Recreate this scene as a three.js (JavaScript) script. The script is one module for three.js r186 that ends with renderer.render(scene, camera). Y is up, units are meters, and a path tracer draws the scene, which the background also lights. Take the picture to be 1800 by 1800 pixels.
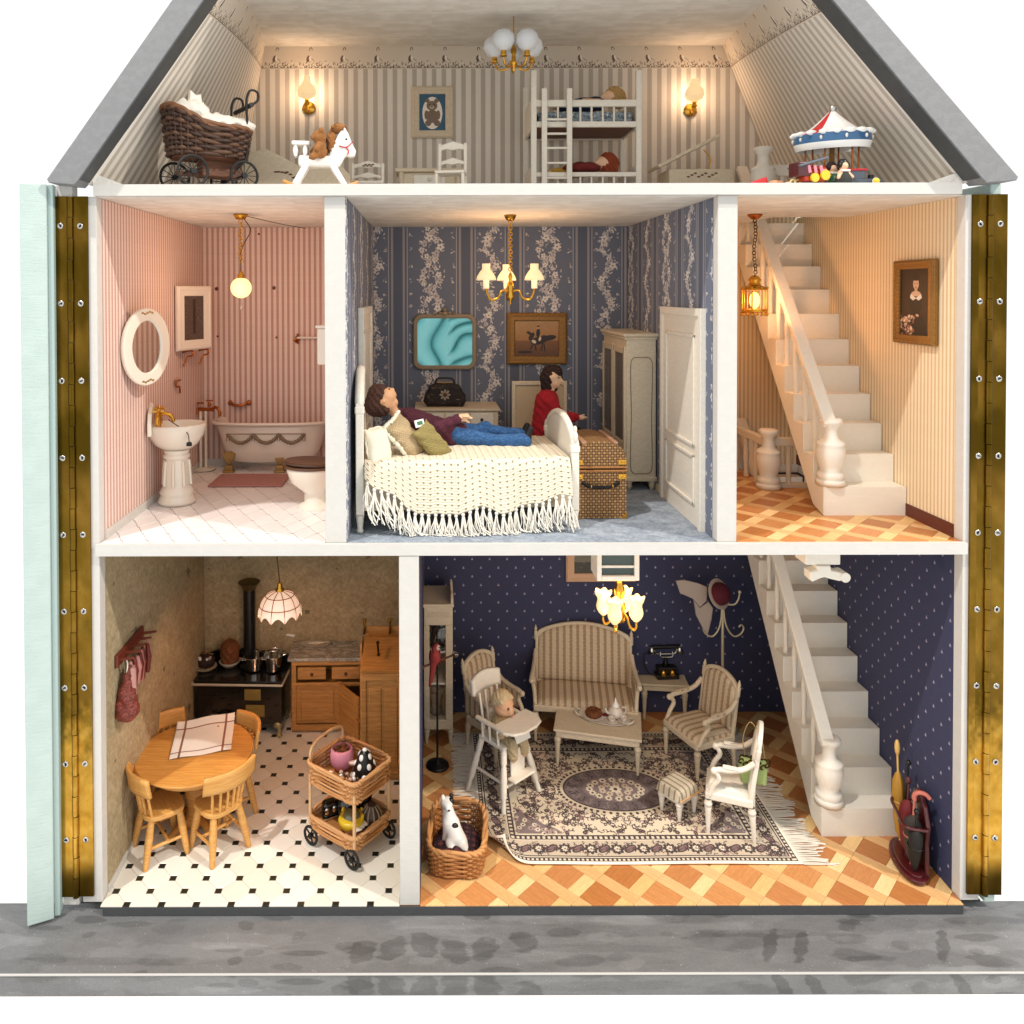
import * as THREE from 'three';
import { mergeGeometries } from 'three/addons/utils/BufferGeometryUtils.js';
import { RoundedBoxGeometry } from 'three/addons/geometries/RoundedBoxGeometry.js';
import { MarchingCubes } from 'three/addons/objects/MarchingCubes.js';

// ---------------------------------------------------------------- camera, light, exposure
// Lengths below are written in units of 0.4 mm (U metres); the front of the doll's house is the plane z = 0.
const U = 0.0004, F = 1366, PX = 760, PY = 536.5;
const scene = new THREE.Scene();
const camera = new THREE.PerspectiveCamera(2 * Math.atan(2000 / F) * 180 / Math.PI, 1, 0.01, 60);
camera.setViewOffset(4000, 4000, 2000 - PX, 2000 - PY, 1800, 1800);
camera.position.set(0, 0, F * U);
camera.rotation.set(-0.0157, 0, -0.0023, 'YXZ');
camera.updateMatrixWorld(true);
scene.background = new THREE.Color(1.0, 1.0, 1.0);           // the white, evenly lit gallery round the showcase
scene.backgroundIntensity = 1;
const renderer = new THREE.WebGLRenderer({ antialias: true });
renderer.toneMapping = THREE.LinearToneMapping;
renderer.toneMappingExposure = 1.1;
renderer.shadowMap.enabled = true;
function gallerySpot(from, at, power, tint) {
  const l = new THREE.SpotLight(tint, power, 0, 0.42, 0.5, 2);
  l.position.set(from[0] * U, from[1] * U, from[2] * U); l.target.position.set(at[0] * U, at[1] * U, at[2] * U);
  l.castShadow = true; l.shadow.radius = 1.0; l.shadow.mapSize.set(2048, 2048); l.shadow.camera.near = 0.1; l.shadow.camera.far = 6;
  scene.add(l, l.target);
}
gallerySpot([3300, 3200, 1900], [150, -400, -150], 7.8, 0xfff6ea);   // the two ceiling spots of the room
gallerySpot([-1650, 3450, 1480], [150, -400, -150], 6.0, 0xfff8f0);

// ---------------------------------------------------------------- helpers
let seed = 7;
const rnd = () => { seed = (seed + 0x6d2b79f5) | 0; let t = Math.imul(seed ^ (seed >>> 15), 1 | seed); t = (t + Math.imul(t ^ (t >>> 7), 61 | t)) ^ t; return ((t ^ (t >>> 14)) >>> 0) / 4294967296; };
const rr = (a, b) => a + (b - a) * rnd();
const V = (x, y, z) => new THREE.Vector3(x, y, z);
const { lerp, clamp, smoothstep } = THREE.MathUtils;
const Rz = new THREE.Matrix4().extractRotation(camera.matrixWorld);
function ray(px, py) { return V((px - PX) / F, -(py - PY) / F, -1).applyMatrix4(Rz); }
const atZ = (px, py, z) => { const d = ray(px, py), t = (z - F) / d.z; return [d.x * t, d.y * t, z]; };
const atY = (px, py, y) => { const d = ray(px, py), t = y / d.y; return [d.x * t, y, F + d.z * t]; };
const atX = (px, py, x) => { const d = ray(px, py), t = x / d.x; return [x, d.y * t, F + d.z * t]; };
const SZ = (z) => F / (F - z);

const used = new Map();
function numbered(n) { const k = used.get(n) ?? 0; used.set(n, k + 1); return k ? n + '_' + String(k).padStart(3, '0') : n; }
function tri(g) { return g.index ? g.toNonIndexed() : g; }
function boxUV(g) {                                            // planar uv in house units, by the side each face looks to
  const p = g.attributes.position, n = p.count, uv = new Float32Array(n * 2), a = V(), b = V(), c = V();
  for (let i = 0; i < n; i += 3) {
    a.fromBufferAttribute(p, i); b.fromBufferAttribute(p, i + 1); c.fromBufferAttribute(p, i + 2);
    const m = b.clone().sub(a).cross(c.clone().sub(a)), x = Math.abs(m.x), y = Math.abs(m.y), z = Math.abs(m.z);
    [a, b, c].forEach((v, k) => { const o = (i + k) * 2; if (z >= x && z >= y) { uv[o] = v.x; uv[o + 1] = v.y; } else if (x >= y) { uv[o] = v.z; uv[o + 1] = v.y; } else { uv[o] = v.x; uv[o + 1] = v.z; } });
  }
  g.setAttribute('uv', new THREE.BufferAttribute(uv, 2));
}
function geo(list, keep) {
  list = (Array.isArray(list) ? list : [list]).map((g) => {
    const t = tri(g).clone();
    for (const k of Object.keys(t.attributes)) if (!['position', 'normal', 'uv'].includes(k)) t.deleteAttribute(k);
    if (!t.attributes.normal) t.computeVertexNormals();
    if (!keep || !t.attributes.uv) boxUV(t);
    return t;
  });
  const g = list.length > 1 ? mergeGeometries(list) : list[0];
  g.scale(U, U, U);
  return g;
}
function mesh(name, g, m, keep) { const o = new THREE.Mesh(g.isScaled ? g : geo(g, keep), m); o.name = name; o.castShadow = o.receiveShadow = true; return o; }
const shared = (g, keep) => { const r = geo(g, keep); r.isScaled = true; return r; };
function T(name, label, category, [x, y, z] = [0, 0, 0], turn = 0, group) {     // a thing: a Group at its base
  const o = new THREE.Group(); o.name = numbered(name); o.position.set(x * U, y * U, z * U); o.rotation.y = turn;
  o.userData = { label, category }; if (group) o.userData.group = group;
  scene.add(o); return o;
}
function P(parent, name, g, m, label, keep) { const o = mesh(name, g, m, keep); if (label) o.userData.label = label; parent.add(o); return o; }
function S(parent, name, label) { const o = new THREE.Group(); o.name = name; if (label) o.userData.label = label; parent.add(o); return o; }   // a part that has sub-parts
function again(o, label, [x, y, z], turn) {
  const c = o.clone(); c.name = numbered(o.name.replace(/_\d{3}$/, '')); c.userData = { ...o.userData, label }; c.position.set(x * U, y * U, z * U); c.rotation.y = turn; scene.add(c); return c;
}
// geometry, in house units: y is the bottom of a box or cylinder
const tr = (g, p = [0, 0, 0], r) => { if (r) { g.rotateX(r[0]); g.rotateY(r[1]); g.rotateZ(r[2]); } return g.translate(p[0], p[1], p[2]); };
function bx(w, h, d, x = 0, y = 0, z = 0, r = 0, rot) { const q = Math.min(r, w / 2.02, h / 2.02, d / 2.02); const g = r ? new RoundedBoxGeometry(w, h, d, 2, q) : new THREE.BoxGeometry(w, h, d); if (rot) { g.rotateX(rot[0]); g.rotateY(rot[1]); g.rotateZ(rot[2]); } return g.translate(x, y + h / 2, z); }
const bb = (x0, x1, y0, y1, z0, z1, r = 0) => bx(x1 - x0, y1 - y0, z1 - z0, (x0 + x1) / 2, y0, (z0 + z1) / 2, r);
const cy = (r0, r1, h, x = 0, y = 0, z = 0, seg = 16, rot) => tr(new THREE.CylinderGeometry(r1, r0, h, seg), rot ? [0, 0, 0] : [x, y + h / 2, z]).applyMatrix4(rot ? new THREE.Matrix4().makeRotationFromEuler(new THREE.Euler(...rot)).setPosition(x, y, z) : new THREE.Matrix4());
const la = (pts, seg = 20, x = 0, y = 0, z = 0) => new THREE.LatheGeometry(pts.map(([r, h]) => new THREE.Vector2(Math.max(r, 0.01), h)), seg).translate(x, y, z);
const sp = (rx, ry, rz, x = 0, y = 0, z = 0, seg = 14) => new THREE.SphereGeometry(1, seg, Math.max(6, seg - 4)).scale(rx, ry, rz).translate(x, y, z);
const to = (R, r, x = 0, y = 0, z = 0, rot, arc = Math.PI * 2) => tr(new THREE.TorusGeometry(R, r, 8, 24, arc), [x, y, z], rot);
function tu(pts, r, closed = false, seg, rad = 7) { const c = new THREE.CatmullRomCurve3(pts.map((p) => V(...p)), closed, 'centripetal'); return new THREE.TubeGeometry(c, seg ?? pts.length * 5, r, rad, closed); }
function st(a, b, r, r2 = r, seg = 8) {                          // a straight tapered stick from a to b
  const A = V(...a), B = V(...b), d = B.clone().sub(A), g = new THREE.CylinderGeometry(r2, r, d.length(), seg);
  return g.applyMatrix4(new THREE.Matrix4().makeRotationFromQuaternion(new THREE.Quaternion().setFromUnitVectors(V(0, 1, 0), d.clone().normalize())).setPosition(A.add(B).multiplyScalar(0.5)));
}
function turned(a, b, prof, seg = 12) {                          // a turned leg: prof is [share of length, radius]
  const A = V(...a), B = V(...b), d = B.clone().sub(A), L = d.length(), g = la(prof.map(([t, r]) => [r, t * L]), seg);
  return g.applyMatrix4(new THREE.Matrix4().makeRotationFromQuaternion(new THREE.Quaternion().setFromUnitVectors(V(0, 1, 0), d.normalize())).setPosition(A));
}
function shp(pts) { const s = new THREE.Shape(); pts.forEach(([x, y], i) => (i ? s.lineTo(x, y) : s.moveTo(x, y))); return s; }
function ex(pts, depth, bevel = 0, holes = []) {                  // an outline in x, y, extruded in z about 0
  const s = pts.isShape ? pts : shp(pts); holes.forEach((h) => s.holes.push(shp(h)));
  return new THREE.ExtrudeGeometry(s, { depth: depth - 2 * bevel, bevelEnabled: bevel > 0, bevelSize: bevel, bevelThickness: bevel, bevelOffset: -bevel, bevelSegments: 2, curveSegments: 12 }).translate(0, 0, bevel - depth / 2);
}
const oval = (rx, ry, n = 32, x = 0, y = 0) => Array.from({ length: n }, (_, i) => [x + rx * Math.cos(i / n * 2 * Math.PI), y + ry * Math.sin(i / n * 2 * Math.PI)]);
function grid(nu, nv, f, thick) {                                 // a surface f(u, v) -> [x, y, z]; with thickness if asked
  const pos = [], uv = [], idx = [];
  for (let j = 0; j <= nv; j++) for (let i = 0; i <= nu; i++) { pos.push(...f(i / nu, j / nv)); uv.push(i / nu, j / nv); }
  for (let j = 0; j < nv; j++) for (let i = 0; i < nu; i++) { const a = j * (nu + 1) + i, b = a + 1, c = a + nu + 1, d = c + 1; idx.push(a, b, d, a, d, c); }
  const g = new THREE.BufferGeometry(); g.setAttribute('position', new THREE.Float32BufferAttribute(pos, 3)); g.setAttribute('uv', new THREE.Float32BufferAttribute(uv, 2)); g.setIndex(idx); g.computeVertexNormals();
  if (!thick) return g;
  const n = g.attributes.normal, N = pos.length / 3, p2 = pos.slice(), u2 = uv.concat(uv), id2 = idx.slice();
  for (let i = 0; i < N; i++) p2.push(pos[i * 3] - n.getX(i) * thick, pos[i * 3 + 1] - n.getY(i) * thick, pos[i * 3 + 2] - n.getZ(i) * thick);
  for (let k = 0; k < idx.length; k += 3) id2.push(N + idx[k], N + idx[k + 2], N + idx[k + 1]);
  const edge = []; for (let i = 0; i <= nu; i++) edge.push(i); for (let j = 1; j <= nv; j++) edge.push(j * (nu + 1) + nu); for (let i = nu - 1; i >= 0; i--) edge.push(nv * (nu + 1) + i); for (let j = nv - 1; j > 0; j--) edge.push(j * (nu + 1));
  edge.forEach((a, k) => { const b = edge[(k + 1) % edge.length]; id2.push(a, N + a, b, b, N + a, N + b); });
  const h = new THREE.BufferGeometry(); h.setAttribute('position', new THREE.Float32BufferAttribute(p2, 3)); h.setAttribute('uv', new THREE.Float32BufferAttribute(u2, 2)); h.setIndex(id2); h.computeVertexNormals(); return h;
}
// a body as one skin: tapered capsules [ax, ay, az, ra, bx, by, bz, rb] joined by a smooth minimum
function skin(caps, k = 5, res = 56) {
  let lo = [1e9, 1e9, 1e9], hi = [-1e9, -1e9, -1e9];
  for (const c of caps) for (const o of [0, 4]) for (let i = 0; i < 3; i++) { lo[i] = Math.min(lo[i], c[o + i] - c[o + 3] - k); hi[i] = Math.max(hi[i], c[o + i] + c[o + 3] + k); }
  const mid = lo.map((v, i) => (v + hi[i]) / 2), half = Math.max(...lo.map((v, i) => hi[i] - v)) / 2 * (1 + 4 / res);
  const mc = new MarchingCubes(res, new THREE.MeshStandardMaterial(), false, false, 200000);
  mc.isolation = 0;
  const n = res, h = n / 2;
  for (let z = 0; z < n; z++) for (let y = 0; y < n; y++) for (let x = 0; x < n; x++) {
    const q = [mid[0] + (x - h) / h * half, mid[1] + (y - h) / h * half, mid[2] + (z - h) / h * half];
    let s = 0;
    for (const c of caps) {
      const dx = c[4] - c[0], dy = c[5] - c[1], dz = c[6] - c[2], L = dx * dx + dy * dy + dz * dz || 1e-6;
      const t = clamp(((q[0] - c[0]) * dx + (q[1] - c[1]) * dy + (q[2] - c[2]) * dz) / L, 0, 1);
      const d = Math.hypot(q[0] - c[0] - dx * t, q[1] - c[1] - dy * t, q[2] - c[2] - dz * t) - (c[3] + (c[7] - c[3]) * t);
      s += Math.exp(-clamp(d / k, -20, 40) * 2);
    }
    mc.field[x + y * n + z * n * n] = s > 0 ? Math.log(s) * k / 2 : -99;
  }
  mc.update();
  const c = mc.count, pos = mc.positionArray.slice(0, c * 3), nor = mc.normalArray.slice(0, c * 3);
  for (let i = 0; i < c; i++) for (let a = 0; a < 3; a++) pos[i * 3 + a] = mid[a] + pos[i * 3 + a] * half;
  const g = new THREE.BufferGeometry(); g.setAttribute('position', new THREE.BufferAttribute(pos, 3)); g.setAttribute('normal', new THREE.BufferAttribute(nor, 3));
  return g;
}
function jiggle(g, amp, f, s = 0) {                               // uneven, hand-made surface
  const p = g.attributes.position;
  for (let i = 0; i < p.count; i++) { const x = p.getX(i), y = p.getY(i), z = p.getZ(i); p.setXYZ(i, x + amp * Math.sin(f * (y * 1.3 + z) + s), y + amp * Math.sin(f * (z * 1.1 + x * 1.2) + s * 2), z + amp * Math.sin(f * (x + y * 0.8) + s * 3)); }
  g.computeVertexNormals(); return g;
}
// woven strands round a closed outline(t) -> [x, z, y-offset]; each strand a tube in and out between the stakes
function woven(parent, outline, y0, y1, rows, stakes, r, mats, flare = 0, name = 'strand') {
  for (let k = 0; k < rows; k++) {
    const f = k / Math.max(rows - 1, 1), pts = [], n = stakes * 2;
    for (let i = 0; i < n; i++) {
      const t = i / n, [x, z, dy = 0] = outline(t), [x2, z2] = outline((t + 0.002) % 1), tx = x2 - x, tz = z2 - z, L = Math.hypot(tx, tz) || 1, s = (i % 2 ? 0 : ((i / 2 + k) % 2 ? 1 : -1)) * r * 0.9 + flare * f + rr(-0.1, 0.1) * r;
      pts.push([x + tz / L * -s * -1, lerp(y0, y1, f) + dy * f + rr(-0.12, 0.12) * r, z - tx / L * s]);
    }
    P(parent, name, tu(pts, r * (rows > 10 ? 0.85 : 1), true, n * 2, 6), mats[k % mats.length]);
  }
  const sg = [];
  for (let i = 0; i < stakes; i++) { const [x, z, dy = 0] = outline(i / stakes); const [xa, za] = outline((i / stakes + 0.002) % 1), tx = xa - x, tz = za - z, L = Math.hypot(tx, tz) || 1; sg.push(st([x, y0 - r, z], [x + tz / L * flare, y1 + dy + r, z - tx / L * flare], r * 0.7, r * 0.7, 6)); }
  P(parent, 'stake', sg, mats[0]);
}
function braid(outline, y, r, n = 60, rad = 6) {                   // a plaited rim of two strands
  return [0, Math.PI].map((ph) => tu(Array.from({ length: n }, (_, i) => { const t = i / n, [x, z, dy = 0] = outline(t), a = t * n * 0.9 + ph; return [x + Math.cos(a) * r * 0.7, y + dy + Math.sin(a) * r * 0.7, z + Math.cos(a) * r * 0.4]; }), r, true, n * 2, rad));
}
const rrect = (w, d, rad) => (t) => {                              // rounded rectangle outline, centred
  const a = t * 2 * Math.PI, c = Math.cos(a), s = Math.sin(a), e = 2 / (rad ?? 5);
  return [Math.sign(c) * Math.pow(Math.abs(c), e) * w / 2, Math.sign(s) * Math.pow(Math.abs(s), e) * d / 2];
};
// ---------------------------------------------------------------- textures and materials
function canvasTex(w, h, sw, sh, draw, srgb = true) {              // covers sw x sh house units, repeating
  const c = document.createElement('canvas'); c.width = w; c.height = h;
  draw(c.getContext('2d'), w, h);
  const t = new THREE.CanvasTexture(c); t.wrapS = t.wrapT = THREE.RepeatWrapping; t.repeat.set(1 / sw, 1 / sh); if (srgb) t.colorSpace = THREE.SRGBColorSpace;
  return t;
}
function lattice(n) { const a = new Float32Array(n * n).map(() => rnd()); return (x, y) => { const i = Math.floor(x), j = Math.floor(y), f = x - i, g = y - j, u = f * f * (3 - 2 * f), v = g * g * (3 - 2 * g), q = (p, r) => a[((r % n + n) % n) * n + (p % n + n) % n]; return lerp(lerp(q(i, j), q(i + 1, j), u), lerp(q(i, j + 1), q(i + 1, j + 1), u), v); }; }
const L1 = lattice(64);
const fbm = (x, y, o = 4, p = 64) => { let s = 0, a = 0.5, n = 0; for (let k = 0; k < o; k++) { s += a * L1(x * (1 << k), y * (1 << k)); n += a; a *= 0.55; } return s / n; };
function dataTex(n, sw, sh, f, srgb = true) {                      // f(u, v in 0..1) -> [r, g, b] 0..1
  const d = new Uint8Array(n * n * 4);
  for (let j = 0; j < n; j++) for (let i = 0; i < n; i++) { const c = f(i / n, j / n), o = (j * n + i) * 4; for (let k = 0; k < 3; k++) d[o + k] = clamp((c[k] ?? c[0]) * 255, 0, 255); d[o + 3] = 255; }
  const t = new THREE.DataTexture(d, n, n); t.wrapS = t.wrapT = THREE.RepeatWrapping; t.magFilter = THREE.LinearFilter; t.minFilter = THREE.LinearMipmapLinearFilter; t.generateMipmaps = true; t.repeat.set(1 / sw, 1 / sh); if (srgb) t.colorSpace = THREE.SRGBColorSpace; t.needsUpdate = true;
  return t;
}
const hex = (h) => [(h >> 16 & 255) / 255, (h >> 8 & 255) / 255, (h & 255) / 255];
const mixc = (a, b, t) => hex(a).map((v, i) => lerp(v, hex(b)[i], clamp(t, 0, 1)));
const grainBump = dataTex(256, 90, 90, (u, v) => [fbm(u * 8, v * 64) * 0.8 + fbm(u * 32, v * 32, 2) * 0.2], false);
const plasterBump = dataTex(256, 120, 120, (u, v) => [fbm(u * 32, v * 32)], false);
const fineBump = dataTex(256, 60, 60, (u, v) => [fbm(u * 64, v * 64, 3)], false);
const brushBump = dataTex(256, 140, 40, (u, v) => [fbm(u * 8, v * 64, 3)], false);
const woodMap = (a, b, sw = 120, sh = 120, rings = 7) => dataTex(256, sw, sh, (u, v) => { const w = fbm(u * 4, v * 16, 3), g = 0.5 + 0.5 * Math.sin((v * rings + w * 1.6) * 2 * Math.PI), f = fbm(u * 8 + 3, v * 64, 3); return mixc(a, b, g * 0.45 + f * 0.65 - 0.05); });
const std = (color, rough, o = {}) => new THREE.MeshStandardMaterial({ color, roughness: rough, ...o });
const phy = (color, rough, o = {}) => new THREE.MeshPhysicalMaterial({ color, roughness: rough, ...o });
const mottled = (a, b, sw, f = 16, lo = 0.3, hi = 0.75) => dataTex(128, sw, sw, (u, v) => mixc(a, b, smoothstep(fbm(u * f, v * f, 4), lo, hi)));
const M = {
  white: std(0xffffff, 0.55, { map: mottled(0xcdcac4, 0xd0cdc7, 160, 16), bumpMap: brushBump, bumpScale: 0.0001 }),
  whiteRough: std(0xffffff, 0.8, { map: mottled(0xdfdbd3, 0xe8e5df, 160, 16), bumpMap: plasterBump, bumpScale: 0.0003 }),
  ceiling: std(0xffffff, 0.85, { map: mottled(0xd8d2c8, 0xe6e2da, 260, 8), bumpMap: plasterBump, bumpScale: 0.0004 }),
  cream: std(0xffffff, 0.5, { map: mottled(0xd0bfa3, 0xd8c9b0, 60, 16), bumpMap: brushBump, bumpScale: 0.00012 }),
  creamDark: std(0x84735c, 0.6),
  ivory: std(0xffffff, 0.45, { map: mottled(0xe6dece, 0xece5d8, 60, 16), bumpMap: brushBump, bumpScale: 0.0001 }),
  gilt: std(0xa88a55, 0.45, { metalness: 0.6 }),
  grey: std(0xffffff, 0.6, { map: mottled(0x7d7e80, 0x838486, 120, 16), bumpMap: fineBump, bumpScale: 0.00015 }),
  greyDark: std(0xffffff, 0.6, { map: mottled(0x444647, 0x484a4b, 120, 16), bumpMap: fineBump, bumpScale: 0.00015 }),
  mint: std(0xffffff, 0.45, { map: mottled(0xb4c6c1, 0xb9cbc6, 200, 8), bumpMap: brushBump, bumpScale: 0.00015 }), mintEdge: std(0xa3b8b4, 0.5),
  stair: std(0xffffff, 0.55, { map: mottled(0xeae2d3, 0xece5d8, 90, 16), bumpMap: brushBump, bumpScale: 0.00008 }),
  brass: std(0xffffff, 0.25, { metalness: 1, map: mottled(0x8d6a26, 0x9c7830, 240, 8) }),
  brassDark: std(0xffffff, 0.42, { metalness: 1, map: mottled(0x3a290f, 0x523b17, 240, 16), bumpMap: fineBump, bumpScale: 0.0001 }),
  gold: std(0xd9a441, 0.22, { metalness: 1 }),
  copper: std(0xb06a3a, 0.3, { metalness: 1 }),
  steel: std(0xc9c7c2, 0.25, { metalness: 1 }),
  chrome: std(0xd8d6d2, 0.12, { metalness: 1 }),
  black: std(0x0e0d0d, 0.35), blackGloss: phy(0x0b0b0c, 0.25, { clearcoat: 0.6 }), iron: std(0x1b1a1b, 0.5, { metalness: 0.4 }),
  rubber: std(0x1a1918, 0.7),
  porcelain: phy(0xece4d4, 0.18, { clearcoat: 0.8, clearcoatRoughness: 0.1 }),
  porcelainPink: phy(0xe8dccd, 0.2, { clearcoat: 0.8 }),
  oak: std(0xffffff, 0.45, { map: woodMap(0xd8a055, 0xb97a32, 160, 60), bumpMap: grainBump, bumpScale: 0.0001 }),
  oakLight: std(0xffffff, 0.42, { map: woodMap(0xe3b068, 0xc98c40, 160, 60), bumpMap: grainBump, bumpScale: 0.0001 }),
  pine: std(0xffffff, 0.55, { map: woodMap(0xc89450, 0x9d6c36, 200, 80), bumpMap: grainBump, bumpScale: 0.0002 }),
  brownWood: std(0xffffff, 0.55, { map: woodMap(0x7a4a2a, 0x4f2c18, 120, 60), bumpMap: grainBump, bumpScale: 0.0002 }),
  redWood: std(0x6b2a1a, 0.5), darkRed: phy(0x4a0f14, 0.3, { clearcoat: 0.5 }),
  giltFrame: std(0xffffff, 0.45, { metalness: 0.35, map: mottled(0x76501f, 0xa67a38, 14, 16) }),
  marble: std(0xffffff, 0.25, { map: dataTex(256, 150, 150, (u, v) => mixc(0xc6c1b4, 0x85817a, Math.pow(1 - Math.abs(fbm(u * 8, v * 8) * 2 - 1), 4) * 0.9 + fbm(u * 32, v * 32) * 0.25)) }),
  glass: phy(0xffffff, 0.03, { transmission: 1, ior: 1.45 }),
  mirror: std(0xdfe3e2, 0.03, { metalness: 1 }),
  skinTone: std(0xd9a57c, 0.55), paleSkin: std(0xe3b894, 0.55),
  hairBrown: std(0xffffff, 0.75, { map: mottled(0x2e1710, 0x5a3222, 12, 16), bumpMap: brushBump, bumpScale: 0.0004 }),
  hairDark: std(0x2a1410, 0.75, { bumpMap: brushBump, bumpScale: 0.0005 }), hairRed: std(0x8e3c1c, 0.8, { bumpMap: brushBump, bumpScale: 0.0006 }), hairBlond: std(0xb8945a, 0.8, { bumpMap: brushBump, bumpScale: 0.0006 }),
  wool: std(0xffffff, 0.95, { map: mottled(0x3a1522, 0x66283c, 14, 16), bumpMap: fineBump, bumpScale: 0.0006 }),
  redWool: std(0xffffff, 0.95, { map: mottled(0x94101c, 0xb8202c, 14, 16), bumpMap: fineBump, bumpScale: 0.0005 }),
  denim: std(0xffffff, 0.95, { map: mottled(0x274b79, 0x3a6695, 50, 16), bumpMap: fineBump, bumpScale: 0.0004 }),
  plush: std(0xffffff, 0.98, { map: mottled(0x8a572b, 0xb9814a, 10, 16), bumpMap: fineBump, bumpScale: 0.0008 }),
  whiteGloss: phy(0xf1efe9, 0.3, { clearcoat: 0.4 }), whiteCloth: std(0xf1ece0, 0.9, { bumpMap: fineBump, bumpScale: 0.0004 }),
  linen: std(0xf0e8d2, 0.9, { bumpMap: fineBump, bumpScale: 0.0003 }),
  wicker: [std(0xc68d55, 0.6), std(0xb0763f, 0.6), std(0xd39d68, 0.6)],
  wickerDark: [std(0x4a2f20, 0.55), std(0x5e402b, 0.55), std(0x3a2418, 0.55)],
  wickerPale: [std(0xd9ad7c, 0.6), std(0xc99a68, 0.6)],
  bread: std(0xffffff, 0.8, { map: mottled(0x5a2f15, 0x8e5426, 20, 16), bumpMap: fineBump, bumpScale: 0.0005 }),
  meat: std(0xffffff, 0.5, { map: mottled(0x5c1f19, 0x9c4a38, 26, 16), bumpMap: fineBump, bumpScale: 0.0004 }), sausage: std(0x6b221f, 0.4), sausagePale: std(0xb97f76, 0.45),
  red: phy(0xc22028, 0.3, { clearcoat: 0.4 }), green: std(0x2e6b46, 0.5), blue: phy(0x2f5d86, 0.35, { clearcoat: 0.4 }), yellow: phy(0xe8c22a, 0.35, { clearcoat: 0.4 }), pink: std(0xd98a9c, 0.75, { bumpMap: fineBump, bumpScale: 0.0003 }), slate: std(0x59616c, 0.5), navy: std(0x22304f, 0.9),
  teal: std(0x8fd6da, 0.85), lampCable: std(0x4a2f18, 0.6),
};
const glow = (c, e, k, o = {}) => phy(c, 0.4, { emissive: e, emissiveIntensity: k, ...o });
function bulb(parent, x, y, z, power, tint = 0xffc98a) { const l = new THREE.PointLight(tint, power, 0, 2); l.position.set(x * U, y * U, z * U); l.castShadow = true; l.shadow.radius = 0.2; parent.add(l); }
// ---------------------------------------------------------------- the doll's house: boards, floors, papers
const YA = 191, YB = -442, YG = -1084, ZB = -628, ZF = -4, XL = -591, XR = 939;     // attic, upper and ground floors, back wall, fronts, inner sides
const house = new THREE.Group(); house.name = 'dolls_house'; house.userData = { label: 'large open-fronted wooden doll\'s house with three furnished storeys and grey roof boards', category: 'doll\'s house' }; scene.add(house);
P(house, 'side_wall', bb(-626, XL, YG - 2, YA - 20, ZB, ZF, 1.5), M.white);
P(house, 'side_wall', bb(XR, 973, YG - 2, YA - 20, ZB, ZF, 1.5), M.white);
P(house, 'back_wall', [bb(-622, 969, YG - 17, YA - 20, ZB - 14, ZB - 1), ex([[-560, YA - 20], [970, YA - 20], [780, 660], [-430, 660]], 12).translate(0, 0, ZB - 8)], M.whiteRough);
P(house, 'partition', bb(-190, -153, YB - 1, YA - 20, ZB, ZF, 1.5), M.white);
P(house, 'partition', bb(503, 538, YB - 1, YA - 20, ZB, ZF, 1.5), M.white);
P(house, 'partition', bb(-60, -25, YG - 2, YB - 21, ZB, 5, 1.5), M.white);
const slab = (y0, y1, x0, x1, z1) => [bb(x0, x1, y0, y1, -395, z1), bb(x0, 773, y0, y1, ZB, -395)];
P(house, 'attic_floor', [...slab(YA - 20, YA, -592, 926, 6)], M.white);
P(house, 'upper_floor', slab(YB - 20, YB - 2, -594, 941, 6), M.white);
P(house, 'upper_floor_edge', bb(-594, 941, YB - 2, YB, -3, 6), M.white);
P(house, 'ground_floor', bb(-586, 937, YG - 17, YG - 2, ZB, 8), M.greyDark);
for (const [x0, x1, y] of [[XL, -190, YA - 20], [-153, 503, YA - 20], [538, 773, YA - 20]]) P(house, 'ceiling', bb(x0 + 1, x1 - 1, y - 1.2, y - 0.1, ZB, -8), M.ceiling);
P(house, 'ceiling', bb(773, XR - 1, YA - 21.2, YA - 20.1, -395, -8), M.ceiling);

// papers: each a thin sheet with its own print
function paper(name, label, m, sheets) { P(house, name, sheets, m, label); }
const sheetX = (x, s, y0, y1, z0 = ZB, z1 = -26) => bb(Math.min(x, x + s), Math.max(x, x + s), y0, y1, z0, z1);
const sheetZ = (x0, x1, y0, y1) => bb(x0, x1, y0, y1, ZB, ZB + 1.2);
const speckle = (g, w, h, n, a, cols) => { for (let i = 0; i < n; i++) { g.globalAlpha = a * rnd(); g.fillStyle = cols[i % cols.length]; g.fillRect(rnd() * w, rnd() * h, 1 + rnd() * 2, 1 + rnd() * 3); } g.globalAlpha = 1; };
const stripes = (w, h, sw, light, dark, share, extra) => canvasTex(w, h, sw, sw * h / w, (g) => {
  g.fillStyle = light; g.fillRect(0, 0, w, h); g.fillStyle = dark; g.fillRect(0, 0, w * share, h);
  extra && extra(g); speckle(g, w, h, 1600, 0.22, ['#000', '#fff', dark, light]);
});
const pinkPaper = std(0xffffff, 0.8, { map: stripes(64, 256, 13.8, '#e9d2c6', '#c3988c', 0.46), bumpMap: fineBump, bumpScale: 0.0001 });
const beigePaper = std(0xffffff, 0.8, { map: stripes(64, 256, 10.5, '#eedcbc', '#d3b48a', 0.42), bumpMap: fineBump, bumpScale: 0.0001 });
const atticPaper = std(0xffffff, 0.85, { map: stripes(128, 256, 25, '#e6ded2', '#bcb2a5', 0.46), bumpMap: fineBump, bumpScale: 0.0001 });
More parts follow.
